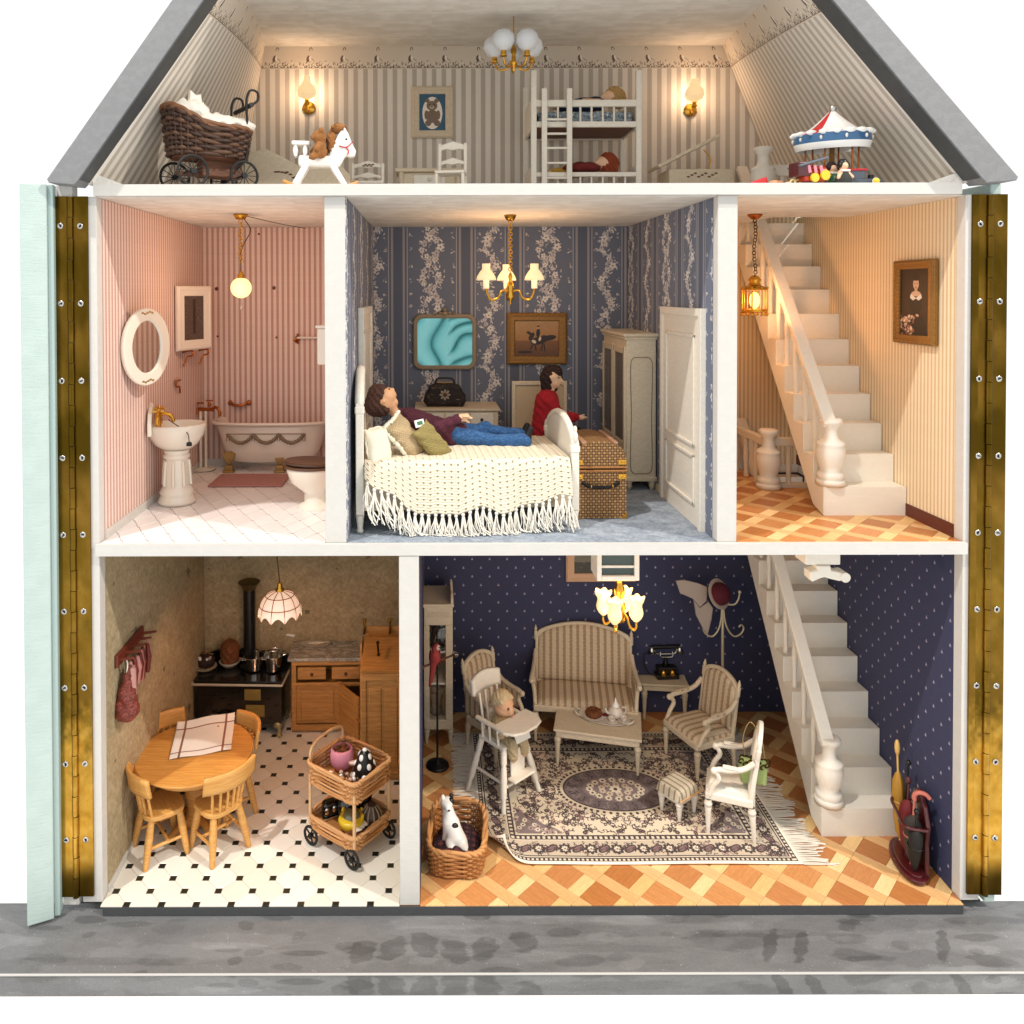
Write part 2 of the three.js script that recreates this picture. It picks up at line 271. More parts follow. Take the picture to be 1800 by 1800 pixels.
const plaster = std(0xffffff, 0.9, { map: dataTex(512, 330, 330, (u, v) => { const a = fbm(u * 16, v * 16), b = fbm(u * 64, v * 64, 3); const c = mixc(0x8c7b5c, 0xbfae8c, a * 0.5 + b * 0.75 - 0.15); const s = smoothstep(fbm(u * 8 + 5, v * 8 + 9), 0.74, 0.82) * 0.35; return c.map((q) => q * (1 - s)); }), bumpMap: plasterBump, bumpScale: 0.0003 });
const flower = (g, x, y, r, c) => { g.fillStyle = c; for (let k = 0; k < 5; k++) { const a = k * 1.2566 + x; g.beginPath(); g.ellipse(x + Math.cos(a) * r * 0.55, y + Math.sin(a) * r * 0.55, r * 0.5, r * 0.36, a, 0, 7); g.fill(); } g.fillStyle = '#4a4650'; g.beginPath(); g.arc(x, y, r * 0.2, 0, 7); g.fill(); };
const leaf = (g, x, y, r, a, c) => { g.fillStyle = c; g.beginPath(); g.ellipse(x, y, r, r * 0.38, a, 0, 7); g.fill(); };
const floral = std(0xffffff, 0.85, { map: canvasTex(1024, 1024, 299, 299, (g, w, h) => {
  g.fillStyle = '#6c7486'; g.fillRect(0, 0, w, h);
  const k = w / 299, cols = ['#cfcac9', '#bdb8ba', '#dedad6', '#a5a1a6'];
  for (const x0 of [0, 174]) {                                     // the two pairs of lines
    g.fillStyle = '#5e6678'; g.fillRect((x0 + 4) * k, 0, 42 * k, h);
    for (const [dx, ww, c] of [[0, 2, '#b0adb0'], [7, 6, '#9a979d'], [37, 6, '#9a979d'], [48, 2, '#b0adb0']]) { g.fillStyle = c; g.fillRect((x0 + dx) * k, 0, ww * k, h); }
    for (let y = 0; y < 299; y += 38) for (const s of [-8, 58]) for (let q = 0; q < 4; q++) leaf(g, (x0 + s + rr(-4, 4) + (s < 0 && x0 === 0 ? 299 : 0)) * k, (y + rr(-7, 7)) * k, rr(2, 4) * k, rnd() * 3, cols[q]);
  }
  const garland = (cx, spread, n) => { for (let i = 0; i < n; i++) for (const wrap of [-299, 0, 299]) { const y = i / n * 299, o = spread > 20 ? Math.sin(y / 299 * 4 * Math.PI + (i % 2 ? 0 : Math.PI)) * spread * 0.75 : Math.sin(y / 299 * 6 * Math.PI) * spread; const X = (cx + o) * k, Y = (y + wrap) * k; seedAt(i + cx, () => { for (let q = 0; q < 7; q++) leaf(g, X + rr(-15, 15) * k, Y + rr(-9, 9) * k, rr(3, 5.5) * k, rnd() * 6, cols[q % 4]); flower(g, X + rr(-6, 6) * k, Y, rr(5, 10) * k, cols[i % 3]); }); } };
  const seedAt = (s, f) => { const keep = seed; seed = Math.floor(s * 977) + 3; f(); seed = keep; };
  garland(111, 27, 38); garland(262, 11, 26);
  speckle(g, w, h, 9000, 0.16, ['#000', '#fff', '#8a8a99']);
}), bumpMap: fineBump, bumpScale: 0.0001 });
floral.map.offset.x = 0.378;
const navyPaper = std(0xffffff, 0.8, { map: canvasTex(256, 256, 45, 45, (g, w, h) => {
  g.fillStyle = '#373a58'; g.fillRect(0, 0, w, h); speckle(g, w, h, 2500, 0.3, ['#1a1c2c', '#565a78', '#282b44']);
  for (const [x, y] of [[64, 64], [192, 192]]) { g.fillStyle = '#aaa5b4'; g.beginPath(); g.moveTo(x, y - 26); g.lineTo(x + 16, y + 14); g.lineTo(x + 4, y + 8); g.lineTo(x, y + 22); g.lineTo(x - 4, y + 8); g.lineTo(x - 18, y + 14); g.fill(); g.fillStyle = '#8d88a0'; g.beginPath(); g.arc(x, y - 10, 9, 0, 7); g.fill(); }
}), bumpMap: fineBump, bumpScale: 0.0001 });
paper('wallpaper', 'pink striped bathroom wallpaper', pinkPaper, [sheetX(XL, 1.2, YB, YA - 22), sheetZ(XL + 2, -190, YB, YA - 22), sheetX(-190, -1.2, YB, YA - 22)]);
paper('wallpaper', 'dark slate wallpaper with pale flower garlands', floral, [sheetX(-153, 1.2, YB, YA - 22, ZB, -5), sheetZ(-151, 501, YB, YA - 22), sheetX(503, -1.2, YB, YA - 22)]);
paper('wallpaper', 'beige striped landing wallpaper', beigePaper, [sheetX(538, 1.2, YB, YA - 22), sheetZ(540, XR - 2, YB, YA - 22), sheetX(XR, -1.2, YB, YA - 22), bb(774, XR - 2, YA - 22, YA + 26, ZB + 1.3, ZB + 2.4), bb(XR - 2.4, XR - 1.3, YA - 22, YA - 1, ZB + 2.4, -397)]);
paper('wallpaper', 'mottled ochre kitchen wall covering', plaster, [sheetX(XL, 1.2, YG, YB - 22), sheetZ(XL + 2, -62, YG, YB - 22), sheetX(-60, -1.2, YG, YB - 22)]);
paper('wallpaper', 'navy wallpaper with small pale motifs', navyPaper, [sheetX(-25, 1.2, YG, YB - 22), sheetZ(-23, XR - 2, YG, YB - 22), sheetX(XR, -1.2, YG, YB - 22)]);
const redSkirt = std(0x5a2317, 0.5);
P(house, 'skirting', [bb(XL + 1.2, XL + 4, YB, YB + 17, ZB, -26), bb(XL + 4, -192, YB, YB + 17, ZB + 1.2, ZB + 4)], M.white);
P(house, 'skirting', [bb(XR - 4, XR - 1.2, YB, YB + 24, ZB, -26), bb(540, 770, YB, YB + 24, ZB + 1.2, ZB + 4)], redSkirt);
P(house, 'skirting', [bb(499, 501.8, YB, YB + 16, ZB, -330), bb(-150, 499, YB, YB + 16, ZB + 1.2, ZB + 4)], M.cream);
P(house, 'skirting', bb(XL + 1.2, XL + 4, YG, YG + 14, ZB, -26), M.white);
for (const [x, y, h] of [[-553, 12, 5], [-406, 14, 5], [-551, -110, 3], [-400, -113, 3], [-444, 152, 3]]) P(house, 'screw_hole', cy(h, h, 1, x, y, ZB + 1.4, 10, [Math.PI / 2, 0, 0]), M.brownWood);

// attic: leaning side walls between a front line and a back line, frieze paper above
const side = (s) => (s < 0 ? [[-605, -0.706, 193], [-501, -0.165, 191]] : [[940, 0.846, 193], [915, 0.39, 191]]);
function slopeX(s, Y, z) { const [[a, ka, ya], [b, kb, yb]] = side(s), f = z / ZB; return lerp(s < 0 ? a - ka * (Y - ya) : a - ka * (Y - ya), s < 0 ? b - kb * (Y - yb) : b - kb * (Y - yb), f); }
const friezeY = (z) => lerp(490, 572, z / ZB), topY = (z) => lerp(560, 638, z / ZB);
function slopeSheet(s, ya, yb, off, su, sv) {
  return grid(24, 16, (u, v) => { const z = lerp(ZB, -2, u), Y = lerp(ya(z), yb(z), v); return [slopeX(s, Y, z) - s * off, Y, z]; }, s * 3).clone();
}
function printed(g, m, name, label, ku, kv) { const uv = g.attributes.uv; for (let i = 0; i < uv.count; i++) uv.setXY(i, uv.getX(i) * ku, uv.getY(i) * kv); P(house, name, g, m, label, true); }
for (const s of [-1, 1]) printed(slopeSheet(s, () => YA, friezeY, 2), atticPaper, 'wallpaper', 'grey striped paper on the sloping attic wall', 27 * 25, 400);
P(house, 'wallpaper', ex([[slopeX(-1, YA, ZB) + 1, YA], [slopeX(1, YA, ZB) - 1, YA], [slopeX(1, 572, ZB) - 1, 572], [slopeX(-1, 572, ZB) + 1, 572]], 1.2).translate(0, 0, ZB + 0.7), atticPaper, 'grey striped attic back wall paper');
const friezeTex = canvasTex(512, 256, 87, 66, (g, w, h) => {
  g.fillStyle = '#d9cdbc'; g.fillRect(0, 0, w, h); speckle(g, w, h, 1500, 0.12, ['#fff', '#8d8070']);
  g.fillStyle = '#5b4d40'; g.fillRect(0, h - 13, w, 4);
  for (let i = 0; i < 90; i++) { const x = rnd() * w; leaf(g, x, h - 16 - rnd() * rnd() * 70, rr(6, 15), rnd() * 6, ['#6a5b4c', '#877765', '#54473c', '#e6ddcf'][i % 4]); }
  // a goose-like child figure in a bonnet, small print
  g.fillStyle = '#6a5a4b'; g.beginPath(); g.ellipse(190, 155, 26, 34, 0.3, 0, 7); g.fill(); g.fillStyle = '#efe7da'; g.beginPath(); g.ellipse(218, 150, 18, 26, -0.2, 0, 7); g.fill();
  g.strokeStyle = '#54473c'; g.lineWidth = 9; g.beginPath(); g.arc(215, 66, 20, 2.6, 6.6); g.stroke(); g.fillStyle = '#d9c7ae'; g.beginPath(); g.arc(214, 76, 14, 0, 7); g.fill();
  g.lineWidth = 5; g.beginPath(); g.moveTo(235, 150); g.lineTo(285, 178); g.stroke();
});
const frieze = std(0xffffff, 0.85, { map: friezeTex, bumpMap: plasterBump, bumpScale: 0.0002 });
for (const s of [-1, 1]) printed(slopeSheet(s, friezeY, topY, 2), frieze, 'frieze', 'printed paper frieze on the sloping attic wall', 680, 66);
{ const g = grid(40, 4, (u, v) => { const Y = lerp(572, 638, v); return [lerp(slopeX(-1, Y, ZB), slopeX(1, Y, ZB), u), Y, ZB + 1.6]; }, 2); printed(g, frieze, 'frieze', 'printed paper frieze along the attic back wall', 87 * 13.75, 66); }
P(house, 'ceiling', grid(8, 8, (u, v) => { const z = lerp(ZB, 0, v); return [lerp(slopeX(-1, topY(z), z) - 4, slopeX(1, topY(z), z) + 4, u), topY(z), z]; }, -8), M.ceiling);
// roof: slabs behind the papers, then the thick grey barge boards in front
for (const s of [-1, 1]) P(house, 'roof', grid(6, 8, (u, v) => { const z = lerp(ZB - 14, -8, u), Y = lerp(YA + 1, topY(z) + 40, v); return [slopeX(s, Y, z) + s * 1.5, Y, z]; }, s * 26), M.grey);
P(house, 'roof_top', grid(4, 4, (u, v) => { const z = lerp(ZB - 14, -8, v); return [lerp(slopeX(-1, topY(z), z) - 20, slopeX(1, topY(z), z) + 20, u), topY(z) + 34, z]; }, 20), M.grey);
for (const s of [-1, 1]) {
  const L = (Y) => slopeX(s, Y, 0), t = s * 50, y0 = 190, y1 = 620, e = s < 0 ? 0 : 8;
  const g = ex([[L(y0 + 4), y0 + 4], [L(y1), y1], [L(y1) + t, y1 + 4], [L(y0) + t * 1.02 + s * e, y0 + 6], [L(y0) + t * 0.96 + s * e, y0], [L(y0) + t * 0.1, y0 - 4]], 46, 1.5).translate(0, 0, 13);
  P(house, 'barge_board', g, M.grey, s < 0 ? 'left grey roof edge board' : 'right grey roof edge board');
  P(house, 'eaves_strip', ex([[L(y0 + 5) - s * 0.4, y0 + 5], [L(y1) - s * 0.4, y1], [L(y1) - s * 2.4, y1], [L(y0 + 5) - s * 2.4, y0 + 5]], 42).translate(0, 0, 14), M.greyDark);
}
P(house, 'knee_board', ex([[-598, YA], [-540, YA], [-598, YA + 22]], 6).translate(0, 0, -10), M.whiteRough); P(house, 'knee_board', ex([[934, YA], [872, YA], [934, YA + 22]], 6).translate(0, 0, -10), M.whiteRough);

// ---- floors laid piece by piece
function clip(poly, x0, x1, z0, z1) {
  const cut = (p, f, at) => { const o = []; p.forEach((a, i) => { const b = p[(i + 1) % p.length], fa = f(a), fb = f(b); if (fa >= 0) o.push(a); if (fa * fb < 0) { const t = fa / (fa - fb); o.push([lerp(a[0], b[0], t), lerp(a[1], b[1], t)]); } }); return o; };
  poly = cut(poly, (p) => p[0] - x0); if (poly.length) poly = cut(poly, (p) => x1 - p[0]); if (poly.length) poly = cut(poly, (p) => p[1] - z0); if (poly.length) poly = cut(poly, (p) => z1 - p[1]);
  return poly;
}
function piece(poly, y, h, grain = 0, chamfer = 0.5) {              // one flat piece of floor, its top edge eased
  const n = poly.length, cx = poly.reduce((s, p) => s + p[0], 0) / n, cz = poly.reduce((s, p) => s + p[1], 0) / n, pos = [], uv = [], ou = rnd() * 200, ov = rnd() * 200, c = Math.cos(grain), s = Math.sin(grain);
  const put = (x, Y, z) => { pos.push(x, Y, z); uv.push(x * c + z * s + ou, -x * s + z * c + ov); };
  const inn = poly.map(([x, z]) => { const L = Math.hypot(x - cx, z - cz) || 1, f = Math.max(0, 1 - chamfer * 1.4 / L); return [cx + (x - cx) * f, cz + (z - cz) * f]; });
  const area = poly.reduce((a, p, i) => { const q = poly[(i + 1) % n]; return a + p[0] * q[1] - q[0] * p[1]; }, 0), F2 = (a, b, d) => { area > 0 ? (put(...a), put(...d), put(...b)) : (put(...a), put(...b), put(...d)); };
  for (let i = 0; i < n; i++) { const j = (i + 1) % n, a = poly[i], b = poly[j], A = inn[i], B = inn[j], yt = y + h, ym = y + h - chamfer;
    F2([cx, yt, cz], [A[0], yt, A[1]], [B[0], yt, B[1]]); F2([A[0], yt, A[1]], [a[0], ym, a[1]], [b[0], ym, b[1]]); F2([A[0], yt, A[1]], [b[0], ym, b[1]], [B[0], yt, B[1]]); F2([a[0], ym, a[1]], [a[0], y, a[1]], [b[0], y, b[1]]); F2([a[0], ym, a[1]], [b[0], y, b[1]], [b[0], ym, b[1]]); }
  const g = new THREE.BufferGeometry(); g.setAttribute('position', new THREE.Float32BufferAttribute(pos, 3)); g.setAttribute('uv', new THREE.Float32BufferAttribute(uv, 2)); g.computeVertexNormals(); return g;
}
function lay(parent, name, poly, box, y, h, mats, grain) { const p = clip(poly, ...box); if (p.length < 3) return; let a = 0; p.forEach((q, i) => { const r = p[(i + 1) % p.length]; a += q[0] * r[1] - r[0] * q[1]; }); if (Math.abs(a) < 30) return; P(parent, name, piece(p, y, h, grain), mats[Math.floor(rnd() * mats.length)], undefined, true); }
const around = (cx, cz, pts, ang) => pts.map(([x, z]) => [cx + x * Math.cos(ang) - z * Math.sin(ang), cz + x * Math.sin(ang) + z * Math.cos(ang)]);
function octagons(parent, box, y, x0, z0, W, H, dot, tiles, insets) {
  const i0 = Math.floor((box[0] - x0) / W) - 1, i1 = Math.ceil((box[1] - x0) / W) + 1, r1 = Math.ceil((z0 - box[2]) / H) + 1, g = 0.45, c = dot * 0.72;
  for (let r = -2; r <= r1; r++) for (let i = i0; i <= i1; i++) {
    const x = x0 + W * i + (Math.abs(r) % 2 ? W / 2 : 0), z = z0 - H * r, cx = x + W / 2, gg = insets ? g : 0.75, a = W / 2 - gg, b = H - gg;
    const k = dot / 2 + g * 0.6, dx = k, dz = k * H / (W / 2);     // corner cut by the inset
    lay(parent, 'tile', [[cx - a + k, z - k], [cx - a + k, z + k], [cx - k, z + b - k], [cx + k, z + b - k], [cx + a - k, z + k], [cx + a - k, z - k], [cx + k, z - b + k], [cx - k, z - b + k]], box, y - 2, 2 + rr(-0.12, 0.12), tiles, 0);
    if (insets) lay(parent, 'inset', [[x - dot / 2, z - dot / 2], [x + dot / 2, z - dot / 2], [x + dot / 2, z + dot / 2], [x - dot / 2, z + dot / 2]], box, y - 2, 1.9, insets, 0);
  }
}
const kf = S(house, 'kitchen_floor', 'cream octagon tiles with small dark insets');
P(kf, 'grout', bb(XL, -60, YG - 2, YG - 0.7, ZB, 6), std(0xa99f8a, 0.8));
octagons(kf, [XL + 1, -61, ZB + 2, 7], YG, -298, 3, 61.85, 30.9, 11.5, [phy(0xebe5d8, 0.3), phy(0xe6dfd0, 0.32), phy(0xeee9de, 0.28)], [phy(0x26281c, 0.3), phy(0x1f211c, 0.3)]);
const bf = S(house, 'bathroom_floor', 'white tiles with faint joints');
P(bf, 'grout', bb(XL, -190, YB - 2, YB - 0.7, ZB, -3), std(0x8f8885, 0.8));
octagons(bf, [XL + 1, -191, ZB + 2, -3], YB, -420, -20, 46, 40, 3, [phy(0xefebe8, 0.3), phy(0xf3efec, 0.3), phy(0xebe6e4, 0.3)]);
const tone = (a, b) => std(0xffffff, 0.38, { map: woodMap(a, b, 60, 26, 3), bumpMap: grainBump, bumpScale: 0.00005 });
const blockM = [tone(0xcc8e58, 0xb07342), tone(0xc28048, 0xa56837), tone(0xd4985f, 0xb87a46)], stripM = [tone(0xf0cc92, 0xdcb478), tone(0xe8c184, 0xd2a86c), tone(0xf3d49f, 0xe0bc82)], stripN = [tone(0xe8c08a, 0xd4a570), tone(0xe2b77e, 0xcb9c66)];
function parquet(parent, box, y, x0, z0, D) {
  const side = D / Math.SQRT2, sw = side * 0.32, sq = side - sw, q = Math.PI / 4, n = Math.ceil((box[1] - box[0] + box[3] - box[2]) / side) + 2;
  const rect = (u0, u1, v0, v1) => [[u0, v0], [u1, v0], [u1, v1], [u0, v1]].map(([u, v]) => [u, v]);
  for (let i = -n; i <= n; i++) for (let j = -n; j <= n; j++) {
    const u = i * side, v = j * side, c = [x0 + (u - v) * Math.SQRT1_2, z0 + (u + v) * Math.SQRT1_2];
    if (c[0] < box[0] - side * 1.5 || c[0] > box[1] + side * 1.5 || c[1] < box[2] - side * 1.5 || c[1] > box[3] + side * 1.5) continue;
    const g = 0.18, A = (r) => around(c[0], c[1], r, q);
    lay(parent, 'block', A(rect(-sq / 2 + g, sq / 2 - g, -sq / 2 + g, sq / 2 - g)), box, y - 2, 2, blockM, (i + j) % 2 ? q : -q);
    lay(parent, 'strip', A(rect(sq / 2 + g, sq / 2 + sw - g, -sq / 2 + g, sq / 2 - g)), box, y - 2, 2 + rr(-0.1, 0.05), stripM, -q + Math.PI);
    lay(parent, 'strip', A(rect(-sq / 2 + g, sq / 2 + sw - g, sq / 2 + g, sq / 2 + sw - g)), box, y - 2, 2 + rr(-0.1, 0.05), stripN, q);
  }
}
const lf = S(house, 'living_room_floor', 'parquet of brown squares framed by pale strips');
P(lf, 'underlay', bb(-59, XR, YG - 2, YG - 0.6, ZB, 6), std(0x5f3c20, 0.7));
{ const p = atY(887, 1536, YG); parquet(lf, [-24, XR - 1, ZB + 2, 7], YG, p[0], p[2], 111); }
const sf = S(house, 'landing_floor', 'parquet of brown squares framed by pale strips upstairs');
P(sf, 'underlay', [bb(538, 773, YB - 2, YB - 0.6, ZB, -3), bb(773, XR, YB - 2, YB - 0.6, -395, -3)], std(0x5f3c20, 0.7));
parquet(sf, [539, 772, ZB + 2, -3], YB, 700, -62, 100);
parquet(sf, [772.2, XR - 1, -394, -3], YB, 700, -62, 100);
const carpet = std(0xffffff, 0.95, { map: dataTex(256, 260, 260, (u, v) => mixc(0x77818f, 0xb6c0ca, fbm(u * 16, v * 16) * 0.9 + fbm(u * 64, v * 64, 2) * 0.4 - 0.2)), bumpMap: fineBump, bumpScale: 0.0003 });
P(house, 'bedroom_carpet', bb(-152, 502, YB - 2, YB, ZB, -3), carpet, 'pale blue-grey bedroom carpet');

// ---- staircases
function staircase(x0, x1, y, n, label, clipTop) {
  const s = S(house, 'staircase', label), rise = 56, run = 43, z0 = -165, w = x1 - x0;
  const under = [[0, 0]]; const prof = [];
  for (let k = 0; k < n; k++) {
    const zb = k * run, yb = k * rise;
    // each step: riser and tread as one solid, its underside on the slope of the flight
    const lowA = Math.max(0, (zb - 34) / run * rise), lowB = Math.max(0, (zb + run - 34) / run * rise);
    const g = ex([[zb, lowA], [zb + run, lowB], [zb + run, yb + rise], [zb, yb + rise]], w, 0.8).rotateY(Math.PI / 2).translate((x0 + x1) / 2, y, z0 - 0);
    P(s, 'step', g, M.stair);
  }
  const X = x0 + 14, rail0 = [X + 2, y + 56 + 118, z0 - 6], L = n - 0.55;
  const railTo = (k) => [X + 2, y + 56 + 118 + k * rise, z0 - 6 - k * run];
  const a = railTo(0.05), b = railTo(L), ang = Math.atan2(rise, run), len = Math.hypot(b[1] - a[1], b[2] - a[2]);
  P(s, 'handrail', bx(26, 13, len, 0, -6.5, 0, 2).rotateX(ang).translate(X + 2, (a[1] + b[1]) / 2, (a[2] + b[2]) / 2), M.stair);
  for (let k = 1; k < n; k++) { const zz = z0 - k * run - 20, yb = y + (k + 1) * rise, yt = y + 56 + 118 + ((-zz + z0 - 6) / run) * rise; P(s, 'baluster', turned([X, yb, zz], [X, yt - 4, zz], [[0, 5], [0.08, 6], [0.12, 4.5], [0.5, 6.2], [0.85, 4.5], [0.93, 6], [1, 5]], 10), M.stair); }
  return s;
}
const urn = [[0, 0], [27, 0], [27, 9], [25, 12], [22, 13], [25, 17], [24, 25], [18, 29], [22, 40], [27, 58], [27, 72], [25, 79], [27, 82], [25, 86], [14, 94], [12, 106], [13, 116], [20, 124], [22, 131], [17, 134], [0, 134]];
staircase(773, XR - 2, YG, 11, 'white painted lower staircase');
const upper = staircase(773, XR - 2, YB, 11, 'white painted upper staircase');
P(house, 'newel_post', la(urn, 24, 796, YG + 56, -184), M.stair, 'vase-shaped newel on the lower stairs');
P(house, 'newel_post', la(urn, 24, 796, YB + 56, -184), M.stair, 'vase-shaped newel on the upper stairs');
const rail1 = S(house, 'balustrade', 'low white balustrade round the stair opening on the landing');
P(rail1, 'newel_post', la(urn, 20, 757, YB, -380), M.stair); P(rail1, 'rail', bb(760, 930, YB + 94, YB + 112, -400, -386, 2), M.stair); P(rail1, 'rail', bb(748, 762, YB + 94, YB + 112, ZB, -392, 2), M.stair); P(rail1, 'foot_board', bb(757, 850, YB, YB + 9, -400, -382, 1), M.stair);
for (const x of [808, 850, 890]) P(rail1, 'baluster', turned([x, YB + 6, -393], [x, YB + 96, -393], [[0, 6], [0.2, 5], [0.5, 7], [0.8, 5], [1, 6]], 10), M.stair);
for (const z of [-440, -500, -560]) P(rail1, 'baluster', turned([755, YB, z], [755, YB + 96, z], [[0, 6], [0.2, 5], [0.5, 7], [0.8, 5], [1, 6]], 10), M.stair);
const rail2 = S(house, 'balustrade', 'white balustrade round the stair opening in the attic');
P(rail2, 'newel_post', la(urn, 20, 742, YA, -380), M.stair); P(rail2, 'rail', bb(748, 920, YA + 70, YA + 96, -400, -386, 2), M.stair);
for (const x of [790, 830, 870]) P(rail2, 'baluster', turned([x, YA, -393], [x, YA + 72, -393], [[0, 6], [0.2, 5], [0.5, 7], [0.8, 5], [1, 6]], 10), M.stair);
// plank and carved bracket at the head of the lower stairs
const br = S(house, 'bracket', 'carved pale bracket with rolled end below the floor above the stairs');
P(br, 'plank', bb(686, 750, YB - 60, YB - 20.5, -100, -56, 2), M.stair);
P(br, 'scroll', [ex([[800, -58], [818, -52], [815, -40], [850, -40], [852, -54], [890, -64], [893, -82], [872, -86], [850, -80], [835, -74], [820, -80], [806, -88], [800, -80]], 26, 3).scale(0.75, 0.62, 1).translate(93, YB - 36, -66), cy(9, 9, 30, 757, YB - 82, -66, 16, [Math.PI / 2, 0, 0])], M.stair);

// ---- inner doors of the bedroom
function door(x, s, z0, z1, label) {
  const d = S(house, 'door', label), y0 = YB, y1 = YB + 412, X = (a, b) => [Math.min(x - s * a, x - s * b), Math.max(x - s * a, x - s * b)];
  P(d, 'leaf', bb(...X(1, 8), y0, y1 - 14, z0 + 12, z1 - 12, 1), M.ivory);
  P(d, 'frame', [bb(...X(1, 12), y0, y1, z0, z0 + 14, 1), bb(...X(1, 12), y0, y1, z1 - 14, z1, 1), bb(...X(1, 12), y1 - 15, y1, z0 + 14, z1 - 14, 1)], M.ivory);
  const zm0 = z0 + 40, zm1 = z1 - 38;
  for (const [a, b] of [[y0 + 40, y0 + 135], [y0 + 150, y1 - 50]]) P(d, 'moulding', [bb(...X(8, 12), a, b, zm0, zm0 + 6, 1), bb(...X(8, 12), a, b, zm1 - 6, zm1, 1), bb(...X(8, 12), a, a + 6, zm0, zm1, 1), bb(...X(8, 12), b - 6, b, zm0, zm1, 1)], M.ivory);
  return d;
}
door(503, 1, -312, -58, 'cream panelled door on the right bedroom wall');
door(-153, -1, -470, -225, 'cream panelled door on the left bedroom wall');

// ---- brass piano hinges, the opened front wings and the base
// reflections painted into the brass colour: dark olive above, bright gold low down
const paintedReflection = (() => { const w = 64, n = 1024, d = new Uint8Array(w * n * 4); for (let j = 0; j < n; j++) for (let i = 0; i < w; i++) { const v = j / n, u = i / w, q = 0.06 * fbm(u * 4, v * 60, 3), low = smoothstep(v, 0.03, 0.06) * (1 - smoothstep(v + q * 2.5, 0.25, 0.4)), mid = smoothstep(v + q, 0.3, 0.36) * (1 - smoothstep(v, 0.48, 0.62)) * 0.35, c0 = mixc(0x53400f, 0x735620, smoothstep(fbm(u * 1.5 + v * 7, v * 14, 3), 0.3, 0.75)), c1 = mixc(0xb08128, 0xd8ae55, fbm(u * 5 + 3, v * 80, 3)), wob = fbm(u * 2.5 + 11, v * 30, 3), k = clamp(low * (0.75 + 0.25 * wob) + mid + 0.22 * smoothstep(fbm(u + 21, v * 14, 3), 0.5, 0.75), 0, 1), sc = L1(u * 60, v * 900) > 0.93 ? 0.82 : 1, o = (j * w + i) * 4; for (let a = 0; a < 3; a++) d[o + a] = lerp(c0[a], c1[a], k) * sc * 255; d[o + 3] = 255; }
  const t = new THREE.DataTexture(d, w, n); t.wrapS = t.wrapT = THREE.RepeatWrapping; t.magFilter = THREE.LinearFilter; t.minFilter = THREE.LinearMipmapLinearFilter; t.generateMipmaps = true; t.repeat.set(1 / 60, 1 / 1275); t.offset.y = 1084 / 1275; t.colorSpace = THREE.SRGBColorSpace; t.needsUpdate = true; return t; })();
function hinge(xk, s, label) {
  const h = S(house, 'hinge', label), y0 = YG + 12, y1 = YA - 20, L = y1 - y0;
  const leafM = std(0xffffff, 0.28, { metalness: 1, map: paintedReflection }), leafD = std(0xffffff, 0.36, { metalness: 1, map: paintedReflection });
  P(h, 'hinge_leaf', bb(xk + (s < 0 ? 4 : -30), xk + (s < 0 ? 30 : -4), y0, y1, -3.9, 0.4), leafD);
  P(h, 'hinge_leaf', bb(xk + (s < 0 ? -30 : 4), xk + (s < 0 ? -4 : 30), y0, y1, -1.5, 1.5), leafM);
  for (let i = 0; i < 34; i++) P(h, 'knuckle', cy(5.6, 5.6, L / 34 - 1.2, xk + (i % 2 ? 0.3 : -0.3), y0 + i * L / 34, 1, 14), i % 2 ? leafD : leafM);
  for (let i = 0; i < 9; i++) for (const q of [-1, 1]) { const x = xk + q * 17, y = y1 - 52 - i * (L - 100) / 8.4; P(h, 'screw', [la([[0, 0], [5.6, 0], [5.2, 1.2], [3.4, 2], [3, 1], [0, 0.8]], 14).rotateX(Math.PI / 2).translate(x, y, q * s > 0 ? 1.4 : 0.3)], M.steel); P(h, 'screw_slot', bx(6, 1.5, 1.4, 0, -0.75, 0, 0, [0, 0, i * 1.3 + q]).translate(x, y, q * s > 0 ? 3 : 1.9), M.iron); }
}
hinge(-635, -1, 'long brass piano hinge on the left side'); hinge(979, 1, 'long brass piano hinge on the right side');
const wl = S(house, 'front_wing', 'pale mint inside of the opened left front wing');
{ const g = (x0, x1, z0, z1, r) => bb(x0, x1, YG - 12, YA - 1, z0, z1, r);
  P(wl, 'panel', g(-50, -8, -9, 9, 2).rotateY(0.42).translate(-662, 0, 9), M.mint); P(wl, 'edge_board', g(-8, 2, -9, 10, 2).rotateY(0.2).translate(-662, 0, 4), M.mintEdge);
  P(wl, 'hinge_stile', bb(-660, -632, YG - 4, YA - 1, -22, -1.6), M.white); }
const wr = S(house, 'front_wing', 'edge of the opened right front wing');
P(wr, 'panel', bb(981, 1000, YG - 4, YA - 1, -420, -1.8, 2), M.mint);
const smudges = [];
{ const keep = seed; seed = 4242; for (let i = 0; i < 150; i++) { const big = i < 40; smudges.push([rnd(), rnd(), big ? rr(0.03, 0.09) : rr(0.005, 0.02), big ? rr(0.05, 0.16) : rr(0.03, 0.09), rr(-0.5, 0.5), big ? rr(-0.05, 0.06) : rr(-0.08, 0.04)]); }
  for (const x of [0.36, 0.385, 0.41, 0.435, 0.46, 0.492]) smudges.push([x, 0.5 + rr(-0.1, 0.1), 0.011, 0.16, rr(-0.25, 0.25), -0.08]);
  for (const x of [0.69, 0.715, 0.83]) smudges.push([x, 0.5, 0.006, 0.2, 0.35, -0.09]); seed = keep; }
